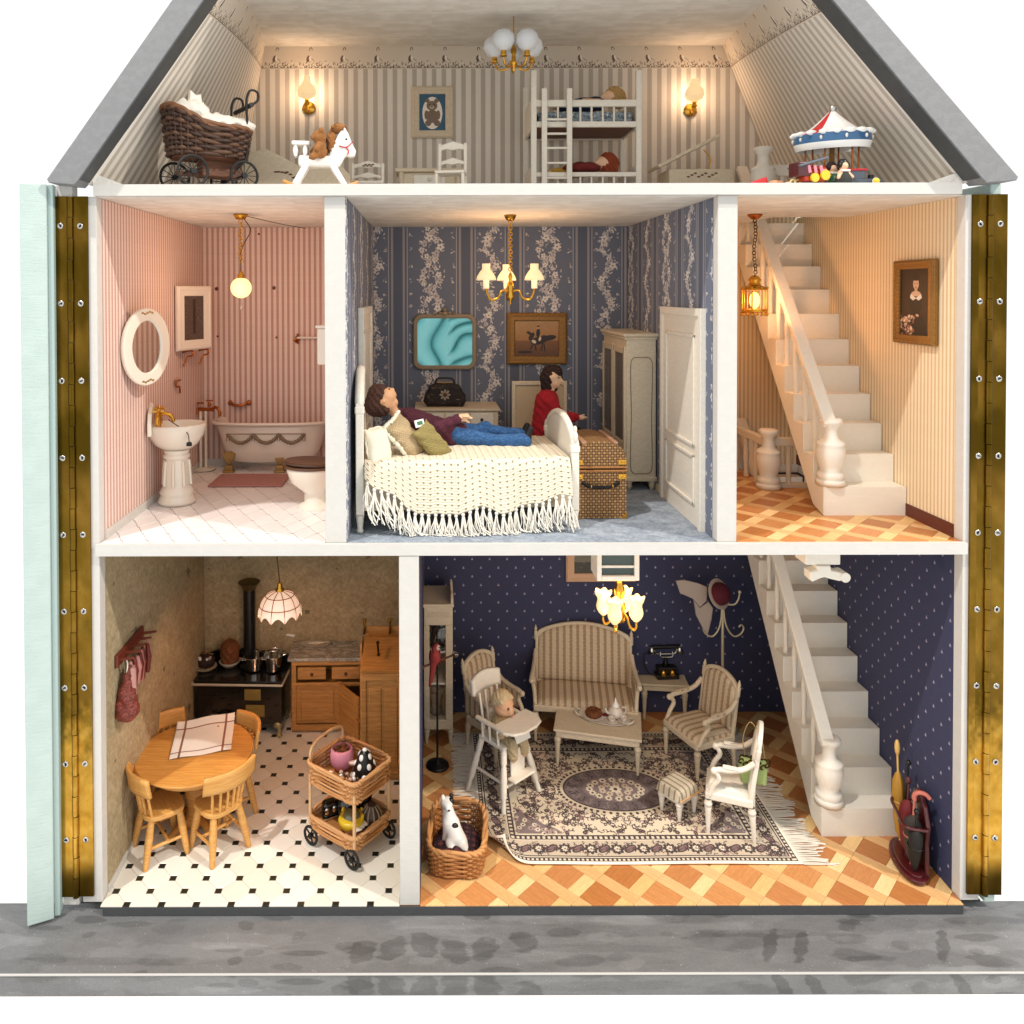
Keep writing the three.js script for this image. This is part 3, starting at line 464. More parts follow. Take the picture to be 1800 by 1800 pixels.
const smudgeTex = (() => { const w = 2048, h = 256, d = new Uint8Array(w * h * 4);
  for (let j = 0; j < h; j++) for (let i = 0; i < w; i++) { const u = i / w, v = j / h, wob = (fbm(u * 64, v * 16, 3) - 0.5) * 0.9; let c = 0.435 + (fbm(u * 48 + 7, v * 8, 4) - 0.5) * 0.07 + (L1(u * 2040, v * 250) - 0.5) * 0.05 + (L1(u * 900 + 31, v * 130) - 0.5) * 0.03;
    for (const [x, y, a, b, r, k] of smudges) { const dy = (v - y) / b, dx = (u - x + (v - y) * r * 0.12) / a, q = Math.sqrt(dx * dx + dy * dy) + wob; if (q < 1.1) c += k * smoothstep(1.1 - q, 0, 0.25); }
    const fl = L1(u * 700, v * 90) > 0.965 && L1(u * 90 + 9, v * 20) > 0.5 ? 0.28 : 0; c = clamp(c, 0.3, 0.6) + fl; const o = (j * w + i) * 4; d[o] = c * 255 * 0.99; d[o + 1] = c * 255; d[o + 2] = c * 255 * 1.012; d[o + 3] = 255; }
  const t = new THREE.DataTexture(d, w, h); t.wrapS = t.wrapT = THREE.RepeatWrapping; t.magFilter = THREE.LinearFilter; t.minFilter = THREE.LinearMipmapLinearFilter; t.generateMipmaps = true; t.repeat.set(1 / 2080, 1 / 150); t.offset.x = 870 / 2080; t.colorSpace = THREE.SRGBColorSpace; t.needsUpdate = true; return t; })();
const baseMat = std(0xffffff, 0.55, { map: smudgeTex, bumpMap: fineBump, bumpScale: 0.00015 });
const ZL = atY(900, 1711, YG - 18)[2], YL = atZ(900, 1750, ZL)[1];
P(house, 'base', bb(-860, 1180, YL, YG - 18, -24, ZL, 2), baseMat, 'smudged grey base board');
P(house, 'under_board', bb(-640, 990, YL, YG - 17, -660, -24), M.greyDark);
P(house, 'base_lip', bb(-860, 1180, YG - 20.5, YG - 17.4, ZL - 2, ZL + 1.5, 1.5), std(0xb9b8b5, 0.5), 'worn pale front edge of the base');
const plinth = mesh('plinth', bb(-1400, 1700, YL - 60, YL - 0.5, -660, 520), std(0xf4f3f0, 0.8)); plinth.userData = { kind: 'structure', label: 'white surface the base stands on', category: 'surface' }; scene.add(plinth);
// ---------------------------------------------------------------- attic nursery
const fabricStripe = std(0xffffff, 0.9, { map: stripes(64, 64, 17, '#dcc6a6', '#a78b6b', 0.4), bumpMap: fineBump, bumpScale: 0.0003 });
const place = (px, py, z, y) => { const p = atZ(px, py, z); return [p[0], y, z]; };
{ // pram
  const p = T('pram', 'dark wicker doll\'s pram with white lace bedding and black spoked wheels', 'pram', place(366, 320, -95, YA), 0.62);
  const o = (t) => { const [x, z] = rrect(134, 84, 3.2)(t); return [x * (x < 0 ? 1.05 : 1), z, Math.pow(clamp((-x - 8) / 60, 0, 1), 1.3) * 34]; };
  const b = S(p, 'basket', 'dark brown woven wicker body');
  woven(b, o, 64, 110, 10, 26, 3.9, M.wickerDark, 8); P(b, 'rim', braid((t) => { const [x, z, d] = o(t); return [x * 1.12, z * 1.14, d]; }, 116, 4, 60), std(0x7d5233, 0.6));
  P(b, 'bottom', ex(oval(66, 40), 4, 1).rotateX(Math.PI / 2).translate(0, 60, 0), M.brownWood);
  P(p, 'undercarriage', [bx(78, 34, 34, 22, 26, 0, 3), bx(60, 8, 8, -30, 26, 0, 2), bx(120, 6, 10, 0, 56, 24, 1), bx(120, 6, 10, 0, 56, -24, 1)], M.brownWood);
  for (const [x, r] of [[-46, 29], [50, 28]]) { P(p, 'axle', cy(2, 2, 108, x, r, 0, 8, [Math.PI / 2, 0, 0]), M.iron);
    for (const s of [-1, 1]) { const w = S(p, 'wheel'); P(w, 'tyre', to(r - 2, 2.6, x, r, s * 52), M.rubber); P(w, 'hub', cy(5, 5, 9, x, r, s * 52, 12, [Math.PI / 2, 0, 0]), M.black); for (let k = 0; k < 12; k++) { const a = k * Math.PI / 6; P(w, 'spoke', st([x + 4 * Math.cos(a), r + 4 * Math.sin(a), s * 52], [x + (r - 3) * Math.cos(a), r + (r - 3) * Math.sin(a), s * 52], 0.9, 0.9, 5), M.black); } } }
  const h = S(p, 'handle', 'black metal push handle with curled ends');
  for (const z of [-38, 38]) P(h, 'upright', tu([[40, 40, z], [58, 60, z], [62, 120, z], [62, 178, z], [70, 192, z], [82, 190, z], [84, 176, z], [74, 166, z]], 2.4, false, 50), M.black);
  P(h, 'grip', cy(4.5, 4.5, 84, 70, 164, 0, 10, [Math.PI / 2, 0, 0]), M.black);
  P(p, 'bedding', [jiggle(sp(60, 20, 44, 8, 124, 4, 26), 3.4, 0.21), jiggle(sp(34, 24, 34, -34, 140, 4, 22), 4, 0.25), jiggle(sp(32, 13, 30, 54, 126, 14, 18), 3.4, 0.3), jiggle(ex([[-14, 0], [14, 0], [12, 40], [2, 34], [-9, 44]], 10, 3).translate(-26, 140, 6), 2, 0.2)], M.whiteCloth, 'crumpled white lace');
  const d = T('doll', 'tiny brown-faced doll tucked into the lace of the wicker pram', 'doll', [p.position.x / U - 14, YA + 146, -74], 0.3); P(d, 'head', skin([[0, 6, 0, 9, 0, 7, 1, 8], [0, 5, 8, 2, 0, 5, 9, 1.5]], 2, 28), M.brownWood); P(d, 'bonnet', sp(10.5, 11, 8, 0, 8, -4), M.whiteCloth);
}
{ // low bed or settle with a wavy board behind the horse
  const b = T('toy_bed', 'cream painted child\'s bed with wavy board and small floral spray', 'bed', place(520, 322, -240, YA), 0.0);
  P(b, 'side_board', ex([[-118, 0], [112, 0], [112, 52], [90, 76], [70, 70], [52, 80], [20, 64], [-20, 86], [-60, 106], [-90, 100], [-118, 88]], 9, 2), M.cream);
  P(b, 'mattress', bx(200, 26, 90, 0, 8, -52, 6), M.whiteCloth); P(b, 'end_board', ex([[-50, 0], [50, 0], [50, 50], [0, 66], [-50, 50]], 8, 2).rotateY(Math.PI / 2).translate(-112, 0, -52), M.cream); P(b, 'end_board', ex([[-50, 0], [50, 0], [50, 40], [0, 52], [-50, 40]], 8, 2).rotateY(Math.PI / 2).translate(112, 0, -52), M.cream);
  for (let i = 0; i < 9; i++) P(b, 'painted_leaf', sp(4, 1.8, 0.6, -40 + i * 6 + rr(-2, 2), 62 - i * 2 + rr(-4, 4), 5.2, 8), M.brownWood);
}
{ // rocking horse and bear
  const p0 = place(562, 322, -95, YA), h = T('rocking_horse', 'white wooden rocking horse with fluffy brown mane and red bridle', 'rocking horse', p0, 0.1);
  P(h, 'body', bx(78, 22, 26, 0, 44, 0, 6), M.whiteGloss);
  P(h, 'head', ex([[14, 50], [40, 50], [46, 62], [50, 66], [58, 64], [66, 66], [68, 76], [60, 92], [54, 108], [47, 120], [40, 116], [30, 96], [20, 76]], 17, 4), M.whiteGloss);
  for (const [x, s] of [[-26, -1], [24, 1]]) for (const z of [-13, 13]) P(h, 'leg', ex([[-6, 46], [8, 46], [8 + s * 22, 8], [-4 + s * 24, 6]], 7, 2).translate(x, 0, z), M.whiteGloss);
  P(h, 'seat', bx(34, 8, 30, -34, 84, 0, 3), M.whiteGloss); for (const z of [-9, 9]) for (const x of [-44, -26]) P(h, 'seat_post', turned([x, 64, z], [x, 86, z], [[0, 3], [0.5, 5], [1, 3]], 8), M.whiteGloss);
  for (const z of [-17, 17]) P(h, 'rocker', tu([[-66, 16, z], [-40, 6, z], [0, 2, z], [44, 6, z], [72, 15, z]], 4, false, 20), M.oak);
  P(h, 'mane', [jiggle(sp(15, 9, 11, 36, 118, 0, 16), 2, 0.7), jiggle(sp(9, 22, 11, 22, 92, 0, 16), 2, 0.7), jiggle(sp(8, 16, 8, 6, 66, 4, 14), 2, 0.6)], M.plush);
  P(h, 'bridle', [tu([[36, 84, 10], [50, 82, 10], [62, 92, 9.5]], 1.2), tu([[50, 82, 10], [54, 74, 9.6], [52, 68, 9]], 1.2)], M.red);
  for (const z of [-9, 9]) P(h, 'eye', sp(2, 2, 1, 50, 97, z, 8), M.black);
  const b = T('teddy_bear', 'brown plush bear sitting on the white rocking horse', 'toy bear', [p0[0] + 3, YA + 66, p0[2] + 14], -1.2);
  P(b, 'body', skin([[0, 6, 0, 13, 0, 14, 0, 11], [0, 33, 1, 12.5, 0, 34, 2, 12], [-10, 43, 0, 5, -11, 44, 0, 5], [10, 43, 0, 5, 11, 44, 0, 5], [-12, 16, 3, 6, -17, 8, 10, 5.5], [12, 16, 3, 6, 17, 8, 10, 5.5], [-8, 0, 8, 7, -12, -6, 16, 6.5], [8, 0, 8, 7, 12, -6, 16, 6.5], [0, 31, 10, 6, 0, 31, 14, 4]], 3, 40), M.plush); P(b, 'nose', sp(2, 1.6, 1.4, 0, 33, 17, 8), M.black);
}
function ladderChair(name, label, w, h, pos, turn, painted) {
  const c = T(name, label, 'chair', pos, turn);
  for (const x of [-w / 2, w / 2]) P(c, 'post', bx(7, h, 7, x, 0, -24, 2, [-0.06, 0, 0]), M.ivory);
  for (const x of [-w / 2, w / 2]) P(c, 'leg', bx(7, h * 0.46, 7, x, 0, 24, 2), M.ivory);
  P(c, 'seat', bx(w + 8, 6, 58, 0, h * 0.46, 0, 2), M.ivory);
  const arch = (y0, hh) => ex([[-w / 2, y0], [-w / 4, y0 + 4], [0, y0 + 1], [w / 4, y0 + 4], [w / 2, y0], [w / 2, y0 + hh], [w / 4, y0 + hh + 4], [0, y0 + hh + 9], [-w / 4, y0 + hh + 4], [-w / 2, y0 + hh]], 6, 1.5);
  P(c, 'top_rail', arch(h * 0.88, h * 0.09).translate(0, 0, -30), M.ivory); P(c, 'back_rail', arch(h * 0.64, h * 0.06).translate(0, 0, -27), M.ivory);
  if (painted) for (let i = 0; i < 6; i++) P(c, 'painted_leaf', sp(3.5, 1.5, 0.6, -9 + i * 4, h * 0.94 + (i % 2) * 3, -26.5, 8), M.brownWood);
  return c;
}
ladderChair('nursery_chair', 'small cream nursery chair with painted flowers on its back, beside the rocking horse', 66, 96, place(645, 322, -330, YA), 0, true);
ladderChair('nursery_chair', 'white nursery chair with two wavy back rails in front of the table', 56, 134, place(793, 322, -300, YA), -0.15, false);
{ const t = T('nursery_table', 'cream nursery table with a small drawer under its top', 'table', place(755, 322, -430, YA), 0);
  P(t, 'tabletop', bx(156, 9, 84, 0, 82, 0, 3), M.cream); P(t, 'apron', ex([[-68, 82], [68, 82], [68, 44], [40, 34], [0, 42], [-40, 34], [-68, 44]], 64, 2), M.cream); P(t, 'drawer', bx(70, 22, 3, 0, 54, 33, 1), M.ivory); P(t, 'knob', sp(4, 4, 4, 0, 66, 37, 8), M.ivory);
  for (const x of [-64, 64]) for (const z of [-32, 32]) P(t, 'leg', st([x, 0, z], [x, 82, z], 4, 7), M.cream); }
function framed(name, label, cat, w, h, f, depth, frameM, tex, pos, turn, prof = 3) {      // a picture: moulded frame, print
  const p = T(name, label, cat, pos, turn);
  P(p, 'frame', [ex([[-w / 2, -h / 2], [w / 2, -h / 2], [w / 2, h / 2], [-w / 2, h / 2]], depth, prof, [[[-w / 2 + f, -h / 2 + f], [-w / 2 + f, h / 2 - f], [w / 2 - f, h / 2 - f], [w / 2 - f, -h / 2 + f]]]), ex([[-w / 2 + 2, -h / 2 + 2], [w / 2 - 2, -h / 2 + 2], [w / 2 - 2, h / 2 - 2], [-w / 2 + 2, h / 2 - 2]], depth + 4, prof, [[[-w / 2 + f * 0.45, -h / 2 + f * 0.45], [-w / 2 + f * 0.45, h / 2 - f * 0.45], [w / 2 - f * 0.45, h / 2 - f * 0.45], [w / 2 - f * 0.45, -h / 2 + f * 0.45]]])].map((g) => g.translate(0, 0, depth / 2)), frameM);
  const iw = w - 2 * f + 2, ih = h - 2 * f + 2, g = new THREE.BoxGeometry(iw, ih, 1.5).translate(0, 0, depth * 0.45);
  P(p, 'picture', g, tex, undefined, true); return p;
}
const art = (w, h, draw) => { const t = canvasTex(w, h, 1, 1, draw); return std(0xffffff, 0.5, { map: t }); };
framed('nursery_picture', 'cream framed nursery picture of a toy bear on a blue ground', 'picture', 106, 132, 20, 8, M.cream, art(128, 192, (g, w, h) => {
  g.fillStyle = '#2d5872'; g.fillRect(0, 0, w, h); g.fillStyle = '#efe5d6'; g.beginPath(); g.ellipse(64, 100, 48, 84, 0, 0, 7); g.fill(); g.fillStyle = '#7b6653';
  for (const [x, y, a, b] of [[62, 62, 26, 25], [40, 36, 11, 11], [84, 36, 11, 11], [64, 118, 30, 34], [36, 110, 10, 24], [92, 110, 10, 24], [44, 152, 15, 16], [86, 152, 15, 16]]) { g.beginPath(); g.ellipse(x, y, a, b, 0, 0, 7); g.fill(); }
  g.fillStyle = '#b9a48a'; g.beginPath(); g.ellipse(62, 70, 12, 10, 0, 0, 7); g.fill(); g.fillStyle = '#221a16'; for (const [x, y] of [[52, 58], [72, 58], [62, 67]]) { g.beginPath(); g.arc(x, y, 3.2, 0, 7); g.fill(); } speckle(g, w, h, 900, 0.25, ['#fff', '#322']);
}), [...atZ(760, 198, ZB + 1.2)], 0);
{ // bunk bed
  const z = -430, s = SZ(z), l = atZ(938, 322, z)[0], r = atZ(1122, 322, z)[0], w = r - l, cx = (l + r) / 2, yt = atZ(1000, 124, z)[1] - YA, py = (p) => atZ(1000, p, z)[1] - YA, d = -150;
  const b = T('bunk_bed', 'white wooden bunk bed with ladder and blue printed mattresses', 'bunk bed', [cx, YA, z], 0);
  for (const x of [-w / 2, w / 2]) for (const zz of [0, d]) P(b, 'post', bx(13, yt, 13, x, 0, zz, 2), M.ivory);
  for (const [a, c] of [[176, 188], [214, 224], [303, 311]]) { P(b, 'rail', bb(-w / 2 + 6, w / 2 - 6, py(c), py(a), -5, 5, 1.5), M.ivory); P(b, 'rail', bb(-w / 2 + 6, w / 2 - 6, py(c), py(a), d - 5, d + 5, 1.5), M.ivory); }
  P(b, 'rail', bb(-w / 2 + 6, w / 2 - 6, 2, 12, -5, 5, 1.5), M.ivory);
  for (const [a, c] of [[188, 214], [311, 345]]) for (let i = 0; i < 8; i++) P(b, 'spindle', st([-w / 2 + 30 + i * (w - 50) / 7.4, Math.max(py(c), 4), 0], [-w / 2 + 30 + i * (w - 50) / 7.4, py(a), 0], 2.6, 2.6, 8), M.ivory);
  for (const x of [-w / 2, w / 2]) for (const [y0, y1] of [[py(224), py(170)], [20, py(290)]]) P(b, 'end_panel', bb(x - 3, x + 3, y0, y1, d + 5, -5, 1), M.ivory);
  for (const y of [py(222), 10]) P(b, 'slat_board', bb(-w / 2 + 6, w / 2 - 6, y, y + 5, d, -6), M.brownWood);
  const print = std(0xffffff, 0.9, { map: canvasTex(128, 128, 40, 40, (g, ww, h) => { g.fillStyle = '#8f9aa2'; g.fillRect(0, 0, ww, h); for (let i = 0; i < 40; i++) leaf(g, rnd() * ww, rnd() * h, rr(5, 12), rnd() * 6, ['#5d6b78', '#d9dcdd', '#3f4d58', '#b9c1c5'][i % 4]); }) });
  for (const [y, hh, nm] of [[py(218), 18, 'mattress'], [py(205), 15, 'duvet'], [16, 20, 'mattress']]) P(b, nm, jiggle(bx(w - 22, hh, -d - 16, 0, y, d / 2, 7), 0.8, 0.15), print);
  P(b, 'pillow', jiggle(sp(30, 10, 34, w / 2 - 36, 44, d / 2, 14), 1, 0.2), print);
  const ld = S(b, 'ladder'); for (const p of [957, 1001]) { const x = atZ(p, 250, z + 14)[0] - cx; P(ld, 'ladder_rail', bb(x - 6, x + 6, 0, py(158), 8, 17, 1), M.ivory); }
  for (const p of [212, 237, 262, 288, 314]) P(ld, 'rung', bb(atZ(958, 250, z + 14)[0] - cx, atZ(1000, 250, z + 14)[0] - cx, py(p) - 2.5, py(p) + 2.5, 10, 15, 1), M.ivory);
  const kid = (name, label, hx, y, hair, cloth, accent) => { const k = T(name, label, 'doll', [cx, YA + y, z + d / 2 + 30], 0);
    P(k, 'body', skin([[hx - 30, 6, 0, 14, hx - 70, 3, 0, 13], [hx - 72, 2, 6, 9, hx - 128, 0, 8, 6], [hx - 72, 2, -8, 9, hx - 128, 0, -8, 6], [hx - 8, 14, 0, 7, hx - 24, 8, 0, 8], [hx, 20, 2, 19, hx + 4, 22, 2, 18], [hx - 16, 22, 12, 4, hx - 20, 21, 14, 3], [hx - 30, 9, 15, 6, hx - 66, 10, 22, 5]], 5, 48), M.paleSkin);
    P(k, 'clothes', [jiggle(skin([[hx - 26, 7, 0, 17, hx - 72, 3, 0, 17], [hx - 72, 2, 6, 12, hx - 118, 0, 8, 9], [hx - 72, 2, -8, 12, hx - 118, 0, -8, 9]], 5, 36), 1, 0.2)], cloth);
    P(k, 'hair', jiggle(skin([[hx + 12, 26, -2, 22, hx + 18, 22, -4, 21], [hx + 4, 8, 10, 12, hx + 20, 6, 8, 13]], 5, 36), 1.4, 0.5), hair); if (accent) P(k, 'blanket', jiggle(sp(44, 13, 30, hx - 52, 8, 16, 16), 2, 0.17), accent); return k; };
  kid('doll', 'fair-haired child doll lying in the upper bunk', w / 2 - 56, py(178) - 2, M.hairBlond, M.navy);
  kid('doll', 'red-haired child doll in a yellow top lying in the lower bunk', w / 2 - 72, py(292) - 8, M.hairRed, std(0xc49a3f, 0.9), std(0x6e1f1c, 0.9));
}
function wallLamp(label, px, py) {
  const p = atZ(px, py, ZB + 2), l = T('wall_lamp', label, 'wall lamp', [p[0], p[1], ZB + 2.5], 0, 'lit attic wall lamps');
  P(l, 'backplate', la([[0, 0], [17, 0], [16, 3], [9, 6], [0, 7]], 20).rotateX(Math.PI / 2), M.gold); P(l, 'arm', tu([[0, 0, 6], [0, -12, 18], [0, -10, 30], [0, 2, 32]], 2.4, false, 24), M.gold); P(l, 'burner', la([[0, 0], [6, 0], [7, 5], [5, 9], [6, 16], [0, 17]], 14, 0, 0, 32), M.gold);
  P(l, 'shade', la([[6, 14], [20, 22], [24, 30], [21, 44], [11, 56], [8, 64], [9, 70], [7, 70], [6, 62], [10, 54], [19, 43], [22, 30], [18, 24], [6, 16]], 24, 0, 0, 32), glow(0xd9c6a0, 0xffd9a0, 0.6));
  bulb(l, 0, 34, 32, 0.0042, 0xffd6b0);
}
wallLamp('lit brass wall lamp with white glass shade, above the rocking horse', 543, 190); wallLamp('lit brass wall lamp with white glass shade, above the open toy chest', 1213, 194);
{ // chandelier, unlit
  const p = atZ(903, 108, -300), c = T('chandelier', 'unlit brass chandelier with frosted round shades hanging from the attic ceiling', 'chandelier', [p[0], p[1], -300], 0.3);
  P(c, 'stem', [la([[0, -22], [4, -20], [2, -14], [8, -6], [5, 2], [4, 14], [7, 22], [3, 34], [0, 36]], 14), st([0, 30, 0], [0, topY(-300) - p[1], 0], 1.4)], M.gold);
  for (let k = 0; k < 5; k++) { const a = k * 2 * Math.PI / 5, X = (r) => [Math.cos(a) * r, Math.sin(a) * r], q = (r, y) => [X(r)[0], y, X(r)[1]]; P(c, 'arm', tu([q(4, -6), q(18, -16), q(34, -14), q(42, 0)], 2, false, 20), M.gold); P(c, 'candle_cup', la([[0, 0], [8, 1], [6, 4], [5, 20], [0, 20]], 12, ...q(42, 0)), M.gold); P(c, 'shade', la([[4, 12], [16, 18], [24, 32], [22, 46], [14, 54], [13, 53], [20, 45], [22, 32], [14, 20], [4, 14]], 20, ...q(42, 0)), phy(0xeef0f2, 0.5, { transmission: 0.35 })); }
}
{ // open toy chest
  const z = -480, p = place(1222, 322, z, YA), c = T('toy_chest', 'cream painted toy chest with its lid propped open', 'chest', p, 0);
  const w = 148, h = atZ(1200, 302, z)[1] - YA; P(c, 'box', [bx(w, h, 4, 0, 0, 40, 1), bx(w, h, 4, 0, 0, -40, 1), bx(4, h, 76, -w / 2 + 2, 0, 0, 1), bx(4, h, 76, w / 2 - 2, 0, 0, 1), bx(w, 4, 76, 0, 0, 0)], M.cream); P(c, 'lid', bx(160, 8, 90, 0, 0, 0, 2).translate(80, 0, 0).rotateZ(0.47).translate(-w / 2 - 24, h + 2, 0), M.cream);
  for (let i = 0; i < 9; i++) P(c, 'painted_leaf', sp(4, 2, 0.7, -30 + i * 8, h - 18 + (i % 3) * 4, 42.4, 8), M.brownWood); P(c, 'hinge_stay', tu([[30, h, 0], [36, h + 30, 0], [20, h + 52, 0]], 1.4), M.gold);
}
{ // carousel
  const z = -90, p = place(1462, 322, z, YA), c = T('toy_carousel', 'toy carousel with red and white canopy and blue rim', 'toy carousel', p, 0.2);
  const g = atZ(1462, 250, z)[1] - YA, tilt = (q) => q.rotateX(0.06).rotateZ(0.045);
  for (let k = 0; k < 12; k++) { const a0 = k * Math.PI / 6, q = grid(3, 5, (u, v) => { const a = a0 + u * Math.PI / 6, r = lerp(62, 5, Math.pow(v, 0.72)); return [Math.cos(a) * r, g + 12 + v * 42, Math.sin(a) * r]; }, 1); P(c, 'canopy_panel', tilt(q), k % 4 === 1 ? M.red : M.whiteGloss); }
  P(c, 'rim', tilt(la([[64, 12], [66, -4], [63, -5], [61, 12]], 40, 0, g, 0)), M.blue);
  for (let k = 0; k < 18; k++) { const a = k * Math.PI / 9; P(c, 'scallop', tilt(sp(11.5, 5, 3, Math.cos(a) * 63, g + 14, Math.sin(a) * 63, 10).clone()), M.whiteGloss); }
  P(c, 'fringe', tilt(la([[66, -4], [62, -16], [58, -16], [60, -4], [66, -4]], 40, 0, g, 0)), M.whiteGloss);
  for (let k = 0; k < 10; k++) { const a = k * Math.PI / 5; P(c, 'star', tilt(sp(3, 4, 1.2, Math.cos(a) * 66, g + 4, Math.sin(a) * 66, 6)), M.ivory); }
  P(c, 'finial', la([[0, 0], [7, 0], [5, 4], [8, 9], [6, 14], [0, 16]], 14, 2, g + 54, 0), M.steel);
  P(c, 'pole', cy(4.5, 4.5, g, 0, 6, 0), M.giltFrame); P(c, 'platform', cy(60, 60, 6, 0, 0, 0, 32), M.green);
  for (let k = 0; k < 6; k++) { const a = k * Math.PI / 3 + 0.4; P(c, 'twisted_pole', cy(1.6, 1.6, g - 6, Math.cos(a) * 46, 6, Math.sin(a) * 46, 8), M.copper); }
}
{ // small toys in front
  const at = (px, z) => place(px, 322, z, YA);
  const tr1 = T('toy_train', 'tilted red and black toy locomotive with yellow wheels', 'toy train', at(1425, -30), 0.2);
  P(tr1, 'boiler', [cy(13, 13, 40, 4, 22, 0, 16, [0, 0, Math.PI / 2]), bx(44, 14, 26, 0, 6, 0, 3)], std(0xb5391d, 0.35)); P(tr1, 'cab', bx(26, 26, 30, -22, 14, 0, 3), M.darkRed); P(tr1, 'cab_roof', bx(60, 4, 36, -6, 38, 0, 1.5, [0, 0, 0.28]), M.slate); for (let i = 0; i < 3; i++) P(tr1, 'stripe', bx(6, 14, 2, -14 + i * 12, 20, 15, 1, [0, 0, 0.2]), M.pink); for (const [x, r] of [[-4, 8], [17, 9]]) P(tr1, 'wheel', cy(r, r, 4, x, 12 + (x > 0 ? 5 : 0), 16, 16, [Math.PI / 2, 0, 0]), M.yellow);
  const b1 = T('toy_boat', 'small red toy boat leaning against the stair newel', 'toy boat', at(1326, -60), 0); P(b1, 'hull', ex([[-22, 0], [18, 0], [24, 6], [20, 20], [-20, 6]], 14, 3), M.red); P(b1, 'keel', bx(30, 3, 15, 0, 0, 0, 1), M.green);
  const s1 = T('toy_blocks', 'scatter of small pale wooden blocks and rings beside the toy train', 'toy blocks', at(1372, -40), 0); P(s1, 'block', bx(22, 10, 12, -8, 0, 0, 2, [0, 0.3, 0]), std(0xd99a72, 0.6)); P(s1, 'block', bx(12, 7, 9, 10, 0, 8, 2, [0, -0.5, 0.2]), std(0xe8c6a0, 0.6)); for (const x of [18, 26]) P(s1, 'ring', to(4.5, 1.8, x, 6, 10), std(0xe3cf8d, 0.5));
  const figure = (label, px, z, top, hair, red) => { const d = T('doll', label, 'doll', at(px, z), 0.1); P(d, 'body', skin([[0, 40, 0, 9, 0, 41, 2, 9], [0, 30, 0, 4, 0, 24, 0, 8], [0, 22, 0, 11, 0, 8, 0, 12], [-8, 26, 2, 5, -16, 14, 8, 3.5], [8, 26, 2, 5, 16, 16, 8, 3.5], [0, 39, 9, 2, 0, 38.5, 10, 1.5]], 3, 36), M.paleSkin); P(d, 'dress', skin([[0, 24, 0, 11, 0, 10, 0, 16], [0, 10, 0, 16, 0, 2, 0, 17]], 3, 28), top); P(d, 'hair', skin([[0, 46, -2, 10.5, 0, 40, -6, 9.5], [-7, 42, 2, 6, 7, 43, 2, 6]], 2, 28), hair); d.scale.setScalar(0.82); if (red) P(d, 'collar', bx(20, 5, 12, 0, 27, 6, 2), M.ivory); };
  figure('dark-haired doll in green between the toy train and the grey ship', 1462, -50, M.green, M.hairDark, true);
  figure('black-haired doll in a dark coat under the carousel canopy', 1482, -20, std(0x2c2f2a, 0.8), M.black, true);
  const sh = T('toy_ship', 'grey toy ship with a red deck and dark funnel', 'toy ship', at(1512, -40), -0.1); P(sh, 'hull', ex([[-30, 6], [-24, 0], [24, 0], [36, 8], [34, 12], [-30, 14]], 18, 3), M.slate); P(sh, 'cabin', bx(34, 16, 14, -10, 12, 0, 2), M.slate); P(sh, 'deck', bx(40, 4, 17, -10, 27, 0, 1), M.red); P(sh, 'funnel', cy(5, 5, 10, 18, 10, 0, 12), M.black);
  const bl = T('toy_ball', 'small yellow toy ball at the right end of the toys', 'toy ball', at(1540, -20), 0); P(bl, 'ball', sp(6, 6, 6, 0, 6, 0), M.yellow); P(bl, 'band', to(6, 0.8, 0, 6, 0), M.ivory);
}
// ---------------------------------------------------------------- bathroom
{ const p = atZ(423, 380, -300), l = T('pendant_lamp', 'lit round glass globe lamp hanging on a brass chain in the bathroom', 'pendant lamp', [p[0], YA - 21.3, -300], 0), dy = atZ(424, 506, -300)[1] - (YA - 21.3);
  P(l, 'ceiling_rose', la([[0, -12], [10, -11], [14, -4], [16, 0], [0, 0]], 18), M.gold);
  const n = 13; for (let k = 0; k < n; k++) P(l, 'chain_link', to(4.6, 1, Math.sin(k * 1.2) * 1.4, -16 - k * 7, 0, [0, k % 2 ? 1.57 : 0, 0]).clone(), M.gold);
  P(l, 'cable', tu([[6, -8, 0], [22, -34, 4], [14, -52, 2], [2, -74, 0], [0, dy + 30, 0]], 1, false, 30), M.lampCable); P(l, 'cable', tu([[12, -4, -4], [60, -10, -120], [88, -4, -322]], 0.8, false, 20), M.lampCable);
  P(l, 'gallery', la([[0, 36], [5, 34], [4, 30], [8, 28], [7, 22], [10, 18], [0, 18]], 16, 0, dy, 0), M.gold); P(l, 'globe', sp(22, 22, 22, 0, dy, 0, 28), glow(0xfff0c0, 0xffe08a, 1.15)); P(l, 'drop', [st([0, dy - 20, 0], [0, dy - 42, 0], 0.9), sp(2.5, 4, 2.5, 0, dy - 44, 0, 8)], M.steel); bulb(l, 0, dy, 0, 0.009, 0xffcfa6); }
{ // oval mirror, leaning off the left wall
  const a = atX(211, 612, XL + 3), b = atZ(294, 612, a[2] - 128), dx = b[0] - a[0], dz = b[2] - a[2], w = Math.hypot(dx, dz), h = 152;
  const m = T('oval_mirror', 'oval bathroom mirror in a wide cream frame on the pink wall', 'mirror', [(a[0] + b[0]) / 2 + 3, a[1] - 2, (a[2] + b[2]) / 2], Math.atan2(-dz, dx) * 1.0);
  P(m, 'frame', ex(oval(w / 2, h / 2, 44), 9, 3, [oval(w * 0.31, h * 0.335, 36).reverse()]), M.porcelain); P(m, 'glass', ex(oval(w * 0.32, h * 0.345, 36), 2), M.mirror); for (const s of [-1, 1]) for (let i = -2; i < 3; i++) P(m, 'painted_leaf', sp(4, 2.2, 0.8, i * 7, s * h * 0.44 + (i % 2) * 2, 4.6, 8), M.gilt); }
